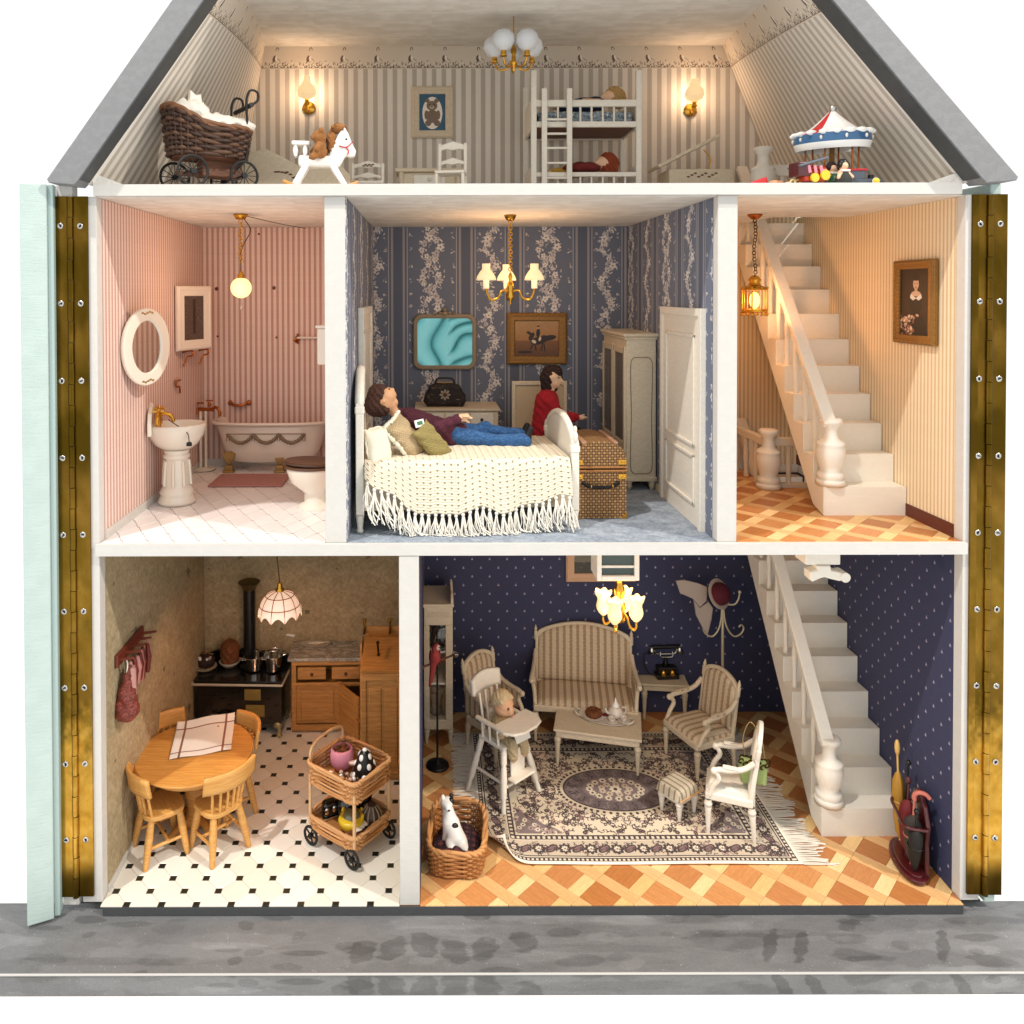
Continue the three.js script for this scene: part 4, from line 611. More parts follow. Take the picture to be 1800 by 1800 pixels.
{ const a = atX(307, 560, XL + 3), b = atZ(367, 562, a[2] - 104), dx = b[0] - a[0], dz = b[2] - a[2], w = Math.hypot(dx, dz);
  const m = framed('bathroom_picture', 'pinkish framed dark picture hanging beside the oval mirror', 'picture', w, 150, 24, 9, M.porcelainPink, art(64, 128, (g, ww, h) => { g.fillStyle = '#54443c'; g.fillRect(0, 0, ww, h); speckle(g, ww, h, 900, 0.5, ['#8d7768', '#2a201c', '#6b5648']); g.fillStyle = '#2f2520'; g.fillRect(30, 10, 8, 100); }), [(a[0] + b[0]) / 2, a[1], (a[2] + b[2]) / 2], Math.atan2(-dz, dx));
  const s2 = T('wall_bracket', 'two copper scroll brackets under the pinkish framed picture', 'bracket', [(a[0] + b[0]) / 2, a[1] - 84, (a[2] + b[2]) / 2], Math.atan2(-dz, dx)); for (const x of [-34, 20]) P(s2, 'scroll', tu([[x, 6, 2], [x + 30, 6, 4], [x + 26, -4, 6], [x + 10, -6, 6], [x + 2, -22, 4], [x, -26, 4]], 2.2, false, 30), M.copper); }
{ const a = atX(311, 676, XL + 3), s2 = T('wall_bracket', 'single small copper scroll bracket on the pink wall above the basin tap', 'bracket', a, Math.PI / 2); P(s2, 'scroll', [tu([[14, 8, 2], [-18, 8, 3], [-14, -4, 4], [0, -4, 5], [8, -14, 4], [12, -20, 3]], 2.2, false, 30), bx(34, 3, 6, -2, 8, 3, 1)], M.copper); P(s2, 'screw', sp(2, 2, 2, -14, 10, 5, 8), M.gold); }
function tap(parent, x, y, z, s) { P(parent, 'tap', [st([x, y, z], [x, y + 18 * s, z], 4 * s, 3 * s), tu([[x, y + 14 * s, z], [x, y + 20 * s, z + 10 * s], [x, y + 14 * s, z + 18 * s], [x, y + 6 * s, z + 19 * s]], 2.6 * s, false, 20), bx(16 * s, 3 * s, 3 * s, x, y + 20 * s, z, 1), bx(3 * s, 3 * s, 16 * s, x, y + 20 * s, z, 1), sp(3 * s, 3 * s, 3 * s, x, y + 23 * s, z, 8)], M.gold); }
{ const p = atY(302, 884, YB), b = T('wash_basin', 'white pedestal wash basin with brass taps and a plug on a chain', 'basin', [Math.max(p[0], XL + 51), YB, p[2]], 0.25);
  P(b, 'pedestal', la([[0, 0], [38, 0], [39, 8], [35, 16], [34, 20], [36, 26], [30, 36], [26, 40], [24, 90], [25, 96], [28, 98], [28, 104], [25, 106], [27, 112], [30, 116], [0, 118]], 28), M.porcelain);
  for (let k = 0; k < 8; k++) { const a = k * Math.PI / 4 + 0.2; P(b, 'flute', st([Math.cos(a) * 29, 40, Math.sin(a) * 29], [Math.cos(a) * 25.5, 92, Math.sin(a) * 25.5], 3.4, 3, 8), M.porcelain); }
  P(b, 'bowl', la([[0, 112], [28, 114], [42, 126], [52, 142], [57, 160], [58, 166], [55, 169], [51, 166], [46, 150], [30, 138], [0, 134]], 36).scale(1.06, 1, 0.86), M.porcelain);
  P(b, 'splashback', ex([[-44, 150], [44, 150], [44, 172], [34, 196], [14, 208], [0, 214], [-14, 208], [-34, 196], [-44, 172]], 9, 3).rotateY(Math.PI / 2).translate(-50, 0, 0), M.porcelain);
  const tp = S(b, 'taps', 'brass taps'); tap(tp, -36, 166, -22, 1.5); tap(tp, -34, 166, 22, 1.5); P(tp, 'spout', [tu([[-40, 178, 0], [-26, 190, 0], [-10, 184, 0], [-6, 172, 0]], 4, false, 24), sp(6, 5, 6, -38, 182, 0)], M.gold);
  P(b, 'plug_chain', tu([[-16, 178, 6], [14, 160, 30], [26, 152, 50], [28, 138, 53]], 1, false, 24), M.brassDark); P(b, 'plug', cy(6, 5, 7, 28, 130, 54, 12), M.rubber); }
{ const p = atY(358, 826, YB), t = T('bath_filler', 'freestanding white bath filler pipes with copper taps', 'bath tap', [Math.max(p[0], XL + 14), YB, p[2]], 0);
  for (const x of [-7, 6]) P(t, 'pipe', cy(3.6, 3.6, 150, x, 4, 0, 10), M.ivory); P(t, 'foot', la([[0, 0], [30, 0], [28, 5], [0, 6]], 20), M.ivory); P(t, 'mixer', [cy(5, 5, 44, 6, 152, 0, 12, [0, 0, Math.PI / 2]), tu([[20, 152, 0], [34, 158, 6], [44, 148, 10], [44, 136, 10]], 4, false, 20), bx(20, 4, 4, -8, 166, 0, 1), bx(4, 4, 20, -8, 166, 0, 1), bx(18, 4, 4, 16, 172, 0, 1), sp(5, 6, 5, 16, 164, 0), st([-14, 140, 4], [-14, 158, 4], 4, 4)], M.copper); }
{ // bath
  const f0 = atY(405, 828, YB), f1 = atY(490, 829, YB), z = (f0[2] + f1[2]) / 2 - 36, xl = atZ(366, 740, z + 40)[0], L = 304, cx = xl + L / 2, y = (p) => p, b = T('bath', 'cream rolltop bath with dark garlands and gilded shell feet', 'bath', [cx, YB, z], 0);
  const H = atZ(470, 741, z + 44)[1] - YB, ring = (a, w, d) => { const c = Math.cos(a), s = Math.sin(a); return [Math.sign(c) * Math.pow(Math.abs(c), 0.62) * w, Math.sign(s) * Math.pow(Math.abs(s), 0.7) * d]; };
  const prof = [[0.62, 0.5, 20], [0.7, 0.76, 26], [0.8, 0.9, 54], [0.91, 0.95, H - 14], [0.93, 0.97, H - 8], [1.0, 1.08, H - 8], [1.01, 1.1, H - 3], [0.98, 1.06, H], [0.9, 0.92, H - 1], [0.86, 0.84, H - 20], [0.74, 0.62, 34], [0.4, 0.3, 30]];
  P(b, 'tub', grid(64, prof.length - 1, (u, v) => { const q = prof[Math.round(v * (prof.length - 1))], [X, Z] = ring(-u * 2 * Math.PI, L / 2 * q[0], 62 * q[1]); return [X, q[2], Z]; }), M.porcelainPink);
  for (let k = 0; k < 3; k++) { const x0 = -98 + k * 62; P(b, 'garland', jiggle(tu([[x0, H - 30, 60], [x0 + 14, H - 44, 61], [x0 + 31, H - 50, 61], [x0 + 48, H - 44, 61], [x0 + 62, H - 30, 60]], 4.2, false, 30), 0.8, 1.2), M.creamDark); }
  for (let k = 0; k < 4; k++) P(b, 'bow', [sp(5, 3, 1.5, -98 + k * 62, H - 29, 61, 8), bx(2, 14, 1.5, -101 + k * 62, H - 46, 61, 0.5), bx(2, 14, 1.5, -95 + k * 62, H - 46, 61, 0.5)], M.creamDark); P(b, 'line', bx(196, 2, 1.5, -5, H - 29, 60.5, 0.5), M.creamDark);
  for (const x of [f0[0] - cx, f1[0] - cx + 4]) for (const s of [1, -1]) { const ft = S(b, 'foot'); P(ft, 'shell', [0, 1, 2, 3, 4, 5, 6].map((k) => sp(4.6, 20, 5, 0, 13, 0, 10).rotateZ((k - 3) * 0.17).translate(x, 20, s * 46)), M.gilt); P(ft, 'claw', [bx(20, 16, 16, x, 2, s * 46, 4), bx(27, 6, 20, x, 0, s * 48, 2)], M.gilt); } }
{ const a = atY(372, 862, YB), c = atY(500, 836, YB), m = T('bath_mat', 'dusky pink bath mat on the tiled floor in front of the bath', 'mat', [(a[0] + c[0]) / 2, YB, (a[2] + c[2]) / 2 - 12], 0);
  P(m, 'pile', jiggle(bx(170, 4, 112, 0, 0.4, 0, 2), 0.5, 0.3), std(0xc08a80, 0.98, { bumpMap: fineBump, bumpScale: 0.001 })); P(m, 'border', [tu([[-84, 3, 55], [0, 3.5, 56], [84, 3, 55]], 2), tu([[-84, 3, -55], [0, 3.5, -56], [84, 3, -55]], 2)], std(0xb37c73, 0.95)); }
{ const p = atY(545, 896, YB), t = T('toilet', 'white toilet with a brown wooden lid, half hidden by the partition', 'toilet', [p[0] + 14, YB, p[2] - 22], 0); t.scale.set(1, 0.93, 1);
  P(t, 'bowl', grid(40, 6, (u, v) => { const q = [[40, 34, 0], [38, 32, 8], [26, 24, 14], [25, 22, 34], [44, 36, 58], [52, 42, 84], [50, 40, 88]][Math.round(v * 6)], a = -u * 2 * Math.PI; return [Math.cos(a) * q[0] - (v > 0.5 ? 14 : 4), q[2], Math.sin(a) * q[1]]; }), M.porcelain);
  P(t, 'seat', ex(oval(56, 44, 40), 7, 3).rotateX(Math.PI / 2).translate(-14, 92, 0), std(0x5b3a22, 0.35)); P(t, 'lid', ex(oval(57, 45, 40), 6, 2.5).rotateX(Math.PI / 2).rotateZ(-0.04).translate(-14, 101, 0), std(0x4a2d19, 0.3)); P(t, 'back_block', bx(30, 86, 60, 36, 0, 0, 6), M.porcelain); P(t, 'paint_spot', sp(5, 3.5, 1, -40, 76, 26, 10), std(0x9fb0c4, 0.4));
  const c = T('cistern', 'white high cistern on the partition wall above the toilet', 'cistern', [-212, atZ(566, 640, p[2])[1], p[2] - 20], 0); P(c, 'tank', bx(40, 74, 80, 0, 0, 0, 4), M.porcelain); P(c, 'lid', bx(46, 6, 86, 0, 74, 0, 2), M.porcelain); }
{ const a = atZ(522, 595, ZB + 12), r = T('towel_rail', 'short copper towel rail on the back wall of the bathroom', 'towel rail', [a[0], a[1], ZB + 2], 0); P(r, 'bar', cy(2.6, 2.6, 84, 42, 2, 12, 10, [0, 0, Math.PI / 2]), M.ivory); P(r, 'end_bracket', [tu([[0, 10, 0], [2, 2, 10], [-6, -4, 12], [2, -12, 4]], 3, false, 20), sp(6, 8, 4, 0, 0, 2)], M.copper); P(r, 'end_bracket', [sp(6, 8, 4, 84, 0, 4), bx(10, 16, 10, 84, -8, 4, 2)], M.ivory); }
{ const a = atZ(422, 709, ZB + 2), r = T('soap_dish', 'small copper soap dish on the back wall above the bath', 'soap dish', a, 0); P(r, 'dish', [tu([[-22, 4, 6], [-10, -3, 14], [10, -3, 14], [22, 4, 6]], 3, false, 20), bx(36, 3, 16, 0, -5, 8, 1)], M.copper); P(r, 'mount', [sp(6, 7, 5, -24, 2, 4), sp(6, 7, 5, 24, 2, 4)], M.copper); }
// ---------------------------------------------------------------- bedroom
const crochet = std(0xffffff, 0.95, { map: dataTex(256, 13, 10, (u, v) => { const a = Math.abs(u - 0.5) * 2, b = Math.abs(v - 0.5) * 2, hole = smoothstep(0.34 - Math.hypot(a * 0.9, b * 0.8), 0, 0.1); return mixc(0xeee2c9, 0x877654, hole * 0.8); }), bumpMap: dataTex(256, 13, 10, (u, v) => [0.35 + 0.4 * Math.abs(Math.sin(u * Math.PI)) + 0.3 * Math.abs(Math.sin(v * Math.PI * 2)) - 0.1 * fbm(u * 32, v * 32, 2)], false), bumpScale: 0.0016 });
const knit = (c) => std(c, 0.95, { bumpMap: dataTex(128, 9, 7, (u, v) => [Math.abs(Math.sin((u + Math.abs(v - 0.5)) * 2 * Math.PI)) * 0.7 + 0.3 * Math.abs(Math.sin(v * Math.PI))], false), bumpScale: 0.0012 });
const BEDY = 128;
const bedTurn = 0.07, bedAt = (() => { const p = atY(629, 937, YB); return [p[0] + 4, YB, p[2] - 2]; })();
{ // bed: local x along its length from the head, z = 0 the near side, -z away
  const b = T('bed', 'ivory carved wooden bed with tall headboard and arched footboard', 'bed', bedAt, bedTurn), L = 402, W = 226;
  const post = (x, h, z) => P(b, 'post', [bx(15, h - 40, 13, x, 34, z, 2), la([[0, 0], [5, 0], [7, 4], [5, 8], [7.5, 30], [9, 33], [0, 34]], 14, x, 0, z), bx(18, 14, 16, x, h - 26, z, 3), sp(8, 8, 7, x, h - 6, z)], M.ivory);
  post(0, 246, 0); post(0, 246, -W); post(L, 168, 0); post(L, 168, -W);
  const arch = (h0, h1) => ex([...Array.from({ length: 21 }, (_, i) => { const t = i / 20; return [-t * W, h0 + (h1 - h0) * Math.pow(Math.sin(t * Math.PI), 0.7)]; }), [-W, 40], [0, 40]], 8, 2).rotateY(-Math.PI / 2);
  const archRail = (x, h0, h1, r) => [tu(Array.from({ length: 17 }, (_, i) => { const t = i / 16; return [x, h0 + (h1 - h0) * Math.pow(Math.sin(t * Math.PI), 0.7), -t * W]; }), r, false, 50, 8)];
  P(b, 'headboard', arch(236, 284), M.ivory); P(b, 'headboard_rail', archRail(0, 238, 290, 9), M.ivory);
  P(b, 'footboard', arch(156, 194).translate(L, 0, 0), M.ivory); P(b, 'footboard_rail', archRail(L, 158, 200, 7), M.ivory);
  P(b, 'carving', [...[-0.12, 0, 0.12].map((q) => sp(7, 9, 9, L + 5, 196, -W / 2 + q * 60, 10)), sp(5, 11, 6, L, 172, 6, 10), sp(4, 7, 5, L, 186, 3, 10)], M.ivory);
  P(b, 'side_rail', [bx(L - 14, 62, 8, L / 2, 40, -2, 2)], M.cream); P(b, 'rail_moulding', [bx(L - 40, 5, 3, L / 2, 92, 3, 1), bx(L - 40, 5, 3, L / 2, 46, 3, 1)], M.cream);
  P(b, 'mattress', bx(L - 18, 46, W - 12, L / 2, 78, -W / 2, 12), M.linen);
  const sp0 = T('bedspread', 'cream crocheted bedspread with a knotted fringe hanging over the near side of the bed', 'bedspread', bedAt, bedTurn);
  const edge = (u) => 36 + 22 * Math.sin(u * 2.9 + 0.3) - (u < 0.2 ? (0.2 - u) * 260 : 0) - (u > 0.9 ? 0 : 0) + 4 * Math.sin(u * 31) + 6 * Math.sin(u * 17 + 2);   // how far down it hangs
  const surf = (u, v) => { const x = lerp(8, L - 10, u), drop = 128 - (66 - edge(u) * 0.62); const S0 = W - 14, tot = S0 + 12 + edge(u) + 22, d = v * tot; let y, z;
    if (d < S0) { y = BEDY + 3 + 4 * Math.sin(d / S0 * Math.PI) * Math.sin(u * Math.PI); z = -S0 - 4 + d; } else if (d < S0 + 14) { const a = (d - S0) / 14 * Math.PI / 2; z = -4 + 12 * Math.sin(a); y = BEDY + 3 - 12 * (1 - Math.cos(a)); } else { y = BEDY - 9 - (d - S0 - 14); z = 10 + (3 * Math.sin(u * 40) + 5 * Math.sin(u * 13 + 1) + 16) * (d - S0 - 14) / 70; }
    return [x, y + 1.6 * Math.sin(u * 95) * 0.5, z]; };
  const g = grid(150, 90, surf, 3), uv = g.attributes.uv; for (let i = 0; i < uv.count; i++) uv.setXY(i, uv.getX(i) * 390, uv.getY(i) * 310); P(sp0, 'cloth', g, crochet, undefined, true);
  for (let k = 0; k < 31; k++) { const u = (k + 0.5) / 31, e = surf(u, 1), gs = []; for (let q = 0; q < 9; q++) { const sx = rr(-10, 10), ln = rr(42, 66); gs.push(tu([[e[0], e[1] + 1, e[2]], [e[0] + sx * 0.4, e[1] - ln * 0.3, e[2] + rr(2, 5)], [e[0] + sx + rr(-3, 9), e[1] - ln * 0.7, e[2] + rr(2, 8)], [e[0] + sx * 1.4 + rr(0, 16), Math.max(e[1] - ln, 2 - 128 + BEDY - 0), e[2] + rr(0, 12)]], 1.15, false, 12, 5)); } gs.push(sp(3.6, 4, 3.4, e[0], e[1] - 2, e[2] + 1, 8)); P(sp0, 'tassel', gs, M.whiteCloth); }
}
const onBed = (lx, ly, lz) => { const c = Math.cos(bedTurn), s = Math.sin(bedTurn); return [bedAt[0] + lx * c + lz * s, YB + ly, bedAt[2] - lx * s + lz * c]; };
function cushion(w, h, t) { return grid(24, 24, (u, v) => { const a = u * 2 - 1, b = v * 2 - 1, q = 1 - 0.08 * (1 - a * a) * Math.abs(b) ** 4; return [a * w / 2 * (1 - 0.07 * (1 - b * b)), b * h / 2 * (1 - 0.07 * (1 - a * a)), t / 2 * Math.pow(Math.max(0, (1 - a ** 4) * (1 - b ** 4)), 0.5)]; }); }
const pad = (w, h, t) => { const a = cushion(w, h, t), b = cushion(w, h, t).rotateY(Math.PI); return [a, b]; };
const lean = (o, rx, ry, rz) => { o.rotation.set(rx, ry, rz, 'YXZ'); return o; };
{ const p = lean(T('pillow', 'plain white frilled pillow leaning on the headboard', 'pillow', onBed(34, BEDY + 26, -16)), -0.15, 0.45, 0.1); P(p, 'pad', jiggle(mergeGeometries(pad(46, 76, 26).map(tri)), 0.8, 0.12), M.linen); P(p, 'piping', jiggle(tu(oval(23, 38, 24).map(([x, y]) => [Math.sign(x) * Math.pow(Math.abs(x) / 23, 0.6) * 22.5, Math.sign(y) * Math.pow(Math.abs(y) / 38, 0.6) * 37, 0]), 2.2, true, 90), 0.6, 0.3), M.linen); }
{ const p = lean(T('cushion', 'cream and beige knitted cushion leaning under the head of the lying doll', 'cushion', onBed(86, BEDY + 37, -46)), -0.25, 0.75, 0.62); P(p, 'knit_pad', jiggle(mergeGeometries(pad(50, 96, 34).map(tri)), 1, 0.2), knit(0xd6ba8e)); P(p, 'edge', jiggle(tu([[-25, -46, 0], [-25, 0, 3], [-25, 46, 0], [0, 46, 3], [25, 46, 0]], 4, false, 60), 1.4, 0.7), M.linen); }
{ const p = lean(T('cushion', 'green and beige knitted cushion with a small white tag', 'cushion', onBed(136, BEDY + 30, -40)), -0.3, 0.5, 0.62); P(p, 'knit_pad', jiggle(mergeGeometries(pad(44, 80, 26).map(tri)), 1, 0.24), knit(0xa8975c)); P(p, 'tag', bx(20, 14, 0.8, 4, 36, 2, 0.2, [0, 0, -0.5]), M.whiteCloth); P(p, 'tag_print', bx(12, 7, 1.2, 4.6, 39.5, 2, 0.2, [0, 0, -0.5]), M.green); }
{ // the man on the bed: u along the bed
  const y0 = BEDY, d = T('doll', 'doll with brown hair in a burgundy pullover and blue jeans lying on the bed', 'doll', onBed(0, 0, -128), bedTurn);
  const hip = [186, y0 + 26], ch = [98, y0 + 56], nk = [62, y0 + 78], hd = [36, y0 + 96];
  P(d, 'body', skin([[ch[0], ch[1], 0, 20, hip[0] - 8, hip[1] + 2, 0, 16], [ch[0] - 12, ch[1] + 8, 0, 12, nk[0], nk[1], 0, 9], [ch[0], ch[1] + 4, 22, 10, 150, y0 + 44, 30, 8], [150, y0 + 44, 30, 8, 198, y0 + 66, 20, 6], [ch[0], ch[1] + 4, -22, 10, 150, y0 + 40, -30, 8], [150, y0 + 40, -30, 8, 198, y0 + 50, -24, 6], [hip[0], hip[1] + 2, 10, 12, 256, y0 + 17, 17, 8], [256, y0 + 17, 17, 8, 330, y0 + 16, 19, 7], [hip[0], hip[1] + 2, -10, 12, 256, y0 + 31, -15, 8], [256, y0 + 31, -15, 8, 330, y0 + 20, -18, 7]], 6, 72), M.skinTone);
  const head = skin([[hd[0] + 8, hd[1] - 2, 0, 21, hd[0] + 14, hd[1] + 10, 0, 19], [hd[0] + 26, hd[1] - 4, 0, 11, hd[0] + 30, hd[1] - 2, 0, 8], [hd[0] + 24, hd[1] + 22, 0, 3.6, hd[0] + 27, hd[1] + 24, 0, 3], [hd[0] + 30, hd[1] + 15, 0, 3.6, hd[0] + 31, hd[1] + 14, 0, 3], [hd[0] + 22, hd[1] - 6, 0, 10, nk[0] + 6, nk[1] - 6, 0, 9], [hd[0] + 6, hd[1] + 2, 21, 4, hd[0] + 8, hd[1] + 3, 22, 3]], 4, 64); const hdO = P(d, 'head', head, M.skinTone);
  const eye = (z) => sp(2, 3, 2.6, hd[0] + 20, hd[1] + 25, z, 8); P(d, 'eye', eye(8), M.black); P(d, 'eye', eye(-8), M.black); P(d, 'mouth', sp(1.2, 1, 4.5, hd[0] + 34, hd[1] + 10, 0, 8), std(0xa2574c, 0.6));
  P(d, 'hair', jiggle(skin([[hd[0] - 6, hd[1] - 6, 0, 24, hd[0] - 2, hd[1] + 12, 0, 21], [hd[0] + 4, hd[1] + 22, 0, 13, hd[0] - 4, hd[1] + 20, 0, 15], [hd[0] + 8, hd[1] - 14, 10, 13, hd[0] + 4, hd[1] - 16, -10, 13]], 5, 56), 0.9, 0.5), M.hairBrown);
  P(d, 'pullover', jiggle(skin([[ch[0], ch[1] + 1, 0, 26, hip[0] - 14, hip[1] + 3, 0, 27], [hip[0] - 14, hip[1] + 3, 0, 27, hip[0] + 8, hip[1] + 2, 0, 24], [nk[0] + 14, nk[1] - 9, 0, 13, ch[0], ch[1], 0, 22], [ch[0], ch[1] + 4, 22, 15, 150, y0 + 46, 31, 13], [150, y0 + 46, 31, 13, 190, y0 + 62, 22, 10], [ch[0], ch[1] + 4, -22, 15, 150, y0 + 42, -30, 13], [150, y0 + 42, -30, 13, 188, y0 + 48, -24, 10]], 6, 72), 0.9, 0.28), M.wool);
  P(d, 'jeans', jiggle(skin([[hip[0], hip[1] + 3, 10, 19, 256, y0 + 17, 17, 14], [256, y0 + 17, 17, 14, 296, y0 + 15, 19, 13.5], [300, y0 + 15, 19, 15.5, 326, y0 + 16, 20, 15.5], [264, y0 + 20, 22, 11.5, 270, y0 + 17, 23, 11.5], [hip[0], hip[1] + 3, -10, 19, 256, y0 + 32, -15, 14.5], [256, y0 + 32, -15, 14.5, 298, y0 + 23, -17, 13.5], [302, y0 + 22, -17, 15.5, 326, y0 + 20, -18, 15.5], [244, y0 + 40, -13, 9, 256, y0 + 44, -13, 8]], 2.6, 84), 0.55, 0.16), M.denim);
  for (const z of [19, -18]) P(d, 'shoe', skin([[326, y0 + 16, z, 10, 332, y0 + 20, z, 9], [332, y0 + 22, z, 8, 340, y0 + 40, z, 6.5]], 3, 36), M.iron);
  for (const [x, y, z] of [[198, y0 + 66, 20], [198, y0 + 50, -24]]) P(d, 'hand', skin([[x, y, z, 6, x + 12, y + 1, z - 1, 6.5], ...[-1.5, -0.5, 0.5, 1.5].map((q, i) => [x + 13, y + 1, z + q * 3, 2.2, x + 23 - Math.abs(q - 0.3) * 2, y - 2, z + q * 3.4, 1.7]), [x + 6, y + 2, z + 6, 2.4, x + 15, y + 2, z + 9, 1.9]], 1.6, 44), M.paleSkin);
}
{ // woman sitting behind the footboard, on a low chair
  const z = -415, hp = atZ(972, 664, z), sh = atZ(962, 703, z), x0 = sh[0], yS = sh[1], d = T('doll', 'dark-haired doll in a red pullover sitting behind the footboard of the bed', 'doll', [x0, YB, z], 0);
  const Y = (p) => atZ(960, p, z)[1] - YB, ys = Y(703), hy = Y(665), hx = hp[0] - x0, seat = 104, hand = atZ(1026, 734, z + 26), fx = hand[0] - x0, fy = hand[1] - YB;
  P(d, 'body', skin([[0, ys, 0, 16, -4, seat + 18, 0, 18], [2, ys + 8, 0, 8, hx - 4, hy - 18, 0, 7], [4, ys - 2, 20, 8, 24, ys - 34, 26, 7], [24, ys - 34, 26, 7, fx - 8, fy, 26, 5], [4, ys - 2, -20, 8, 24, ys - 38, -26, 7], [24, ys - 38, -26, 7, 66, ys - 44, -20, 5], [-2, seat + 14, 10, 14, 62, seat + 12, 16, 11], [62, seat + 12, 16, 11, 72, 12, 16, 8], [-2, seat + 14, -10, 14, 62, seat + 12, -16, 11], [62, seat + 12, -16, 11, 72, 12, -16, 8], [72, 8, 16, 7, 92, 6, 17, 6], [72, 8, -16, 7, 92, 6, -17, 6]], 5, 72), M.paleSkin);
  P(d, 'head', skin([[hx, hy + 4, 0, 19, hx + 3, hy - 6, 0, 16], [hx + 9, hy - 12, 3, 9, hx + 10, hy - 14, 3, 7], [hx + 17, hy - 2, 7, 3, hx + 20, hy - 6, 8, 3], [hx + 14, hy - 14, 6, 2.6, hx + 15, hy - 14, 7, 2.4], [hx, hy - 14, 0, 8, hx - 3, hy - 26, 0, 7]], 3, 60), M.paleSkin);
  for (const [ex0, ez] of [[hx + 10, 15.5], [hx + 19, 0]]) { P(d, 'eye', sp(2, 1.6, 1.2, ex0, hy + 3, ez, 8), M.black); P(d, 'eyebrow', sp(3.2, 0.8, 1, ex0, hy + 8, ez - 0.4, 8), M.hairDark); } P(d, 'mouth', sp(3, 1.3, 1.4, hx + 15, hy - 13, 10, 8), std(0xa8433c, 0.5));
  P(d, 'hair', jiggle(skin([[hx - 3, hy + 10, -3, 21, hx + 4, hy + 14, 0, 17], [hx - 10, hy, -4, 19, hx - 13, hy - 26, -4, 13], [hx - 6, hy - 10, -14, 13, hx + 2, hy - 22, -14, 11], [hx + 8, hy + 12, -10, 14, hx + 16, hy - 6, -16, 9]], 4, 60), 1.2, 0.45), M.hairDark);
  P(d, 'pullover', jiggle(skin([[-1, ys - 2, 4, 27, -6, seat + 14, 4, 33], [2, ys + 8, 0, 12, 4, ys + 14, 0, 10], [2, ys - 4, 22, 16, 24, ys - 34, 27, 14], [24, ys - 34, 27, 14, fx - 20, fy + 1, 27, 10.5], [4, ys - 2, -20, 13, 24, ys - 38, -26, 12], [24, ys - 38, -26, 12, 58, ys - 43, -21, 9]], 5, 64), 0.9, 0.3), M.redWool);
  P(d, 'skirt', skin([[-2, seat + 12, 0, 24, 60, seat + 8, 0, 24], [60, seat + 8, 0, 22, 72, 60, 0, 20]], 6, 44), M.black);
  P(d, 'hand', skin([[fx - 14, fy, 26, 5, fx - 4, fy, 26, 5.6], ...[-1.5, -0.5, 0.5, 1.5].map((q) => [fx - 3, fy + q, 26 + q * 2.6, 1.9, fx + 7 - Math.abs(q - 0.3) * 1.6, fy - 1 + q * 1.5, 26 + q * 3, 1.5]), [fx - 8, fy + 4, 29, 2, fx, fy + 7, 30, 1.6]], 1.4, 40), M.paleSkin);
  const c = T('bedroom_chair', 'low cream chair with square upholstered back behind the woman doll', 'chair', [atZ(950, 700, z - 60)[0], YB, z - 40], 0); const bw = 132, bt = Y(686) + 12;
  P(c, 'back_frame', ex([[-bw / 2, 60], [bw / 2, 60], [bw / 2, bt], [-bw / 2, bt]], 9, 2, [[[-bw / 2 + 9, 70], [-bw / 2 + 9, bt - 10], [bw / 2 - 9, bt - 10], [bw / 2 - 9, 70]]]).translate(0, 0, -40), M.cream); P(c, 'back_panel', bx(bw - 16, bt - 80, 5, 0, 69, -41, 2), std(0xc9b494, 0.9, { bumpMap: fineBump, bumpScale: 0.0003 })); P(c, 'seat', bx(bw + 2, 22, 92, 0, 80, 6, 8), std(0xc9b494, 0.9)); for (const x of [-56, 56]) for (const zz of [-36, 44]) P(c, 'leg', st([x, 0, zz], [x, 82, zz], 4, 6), M.cream);
}
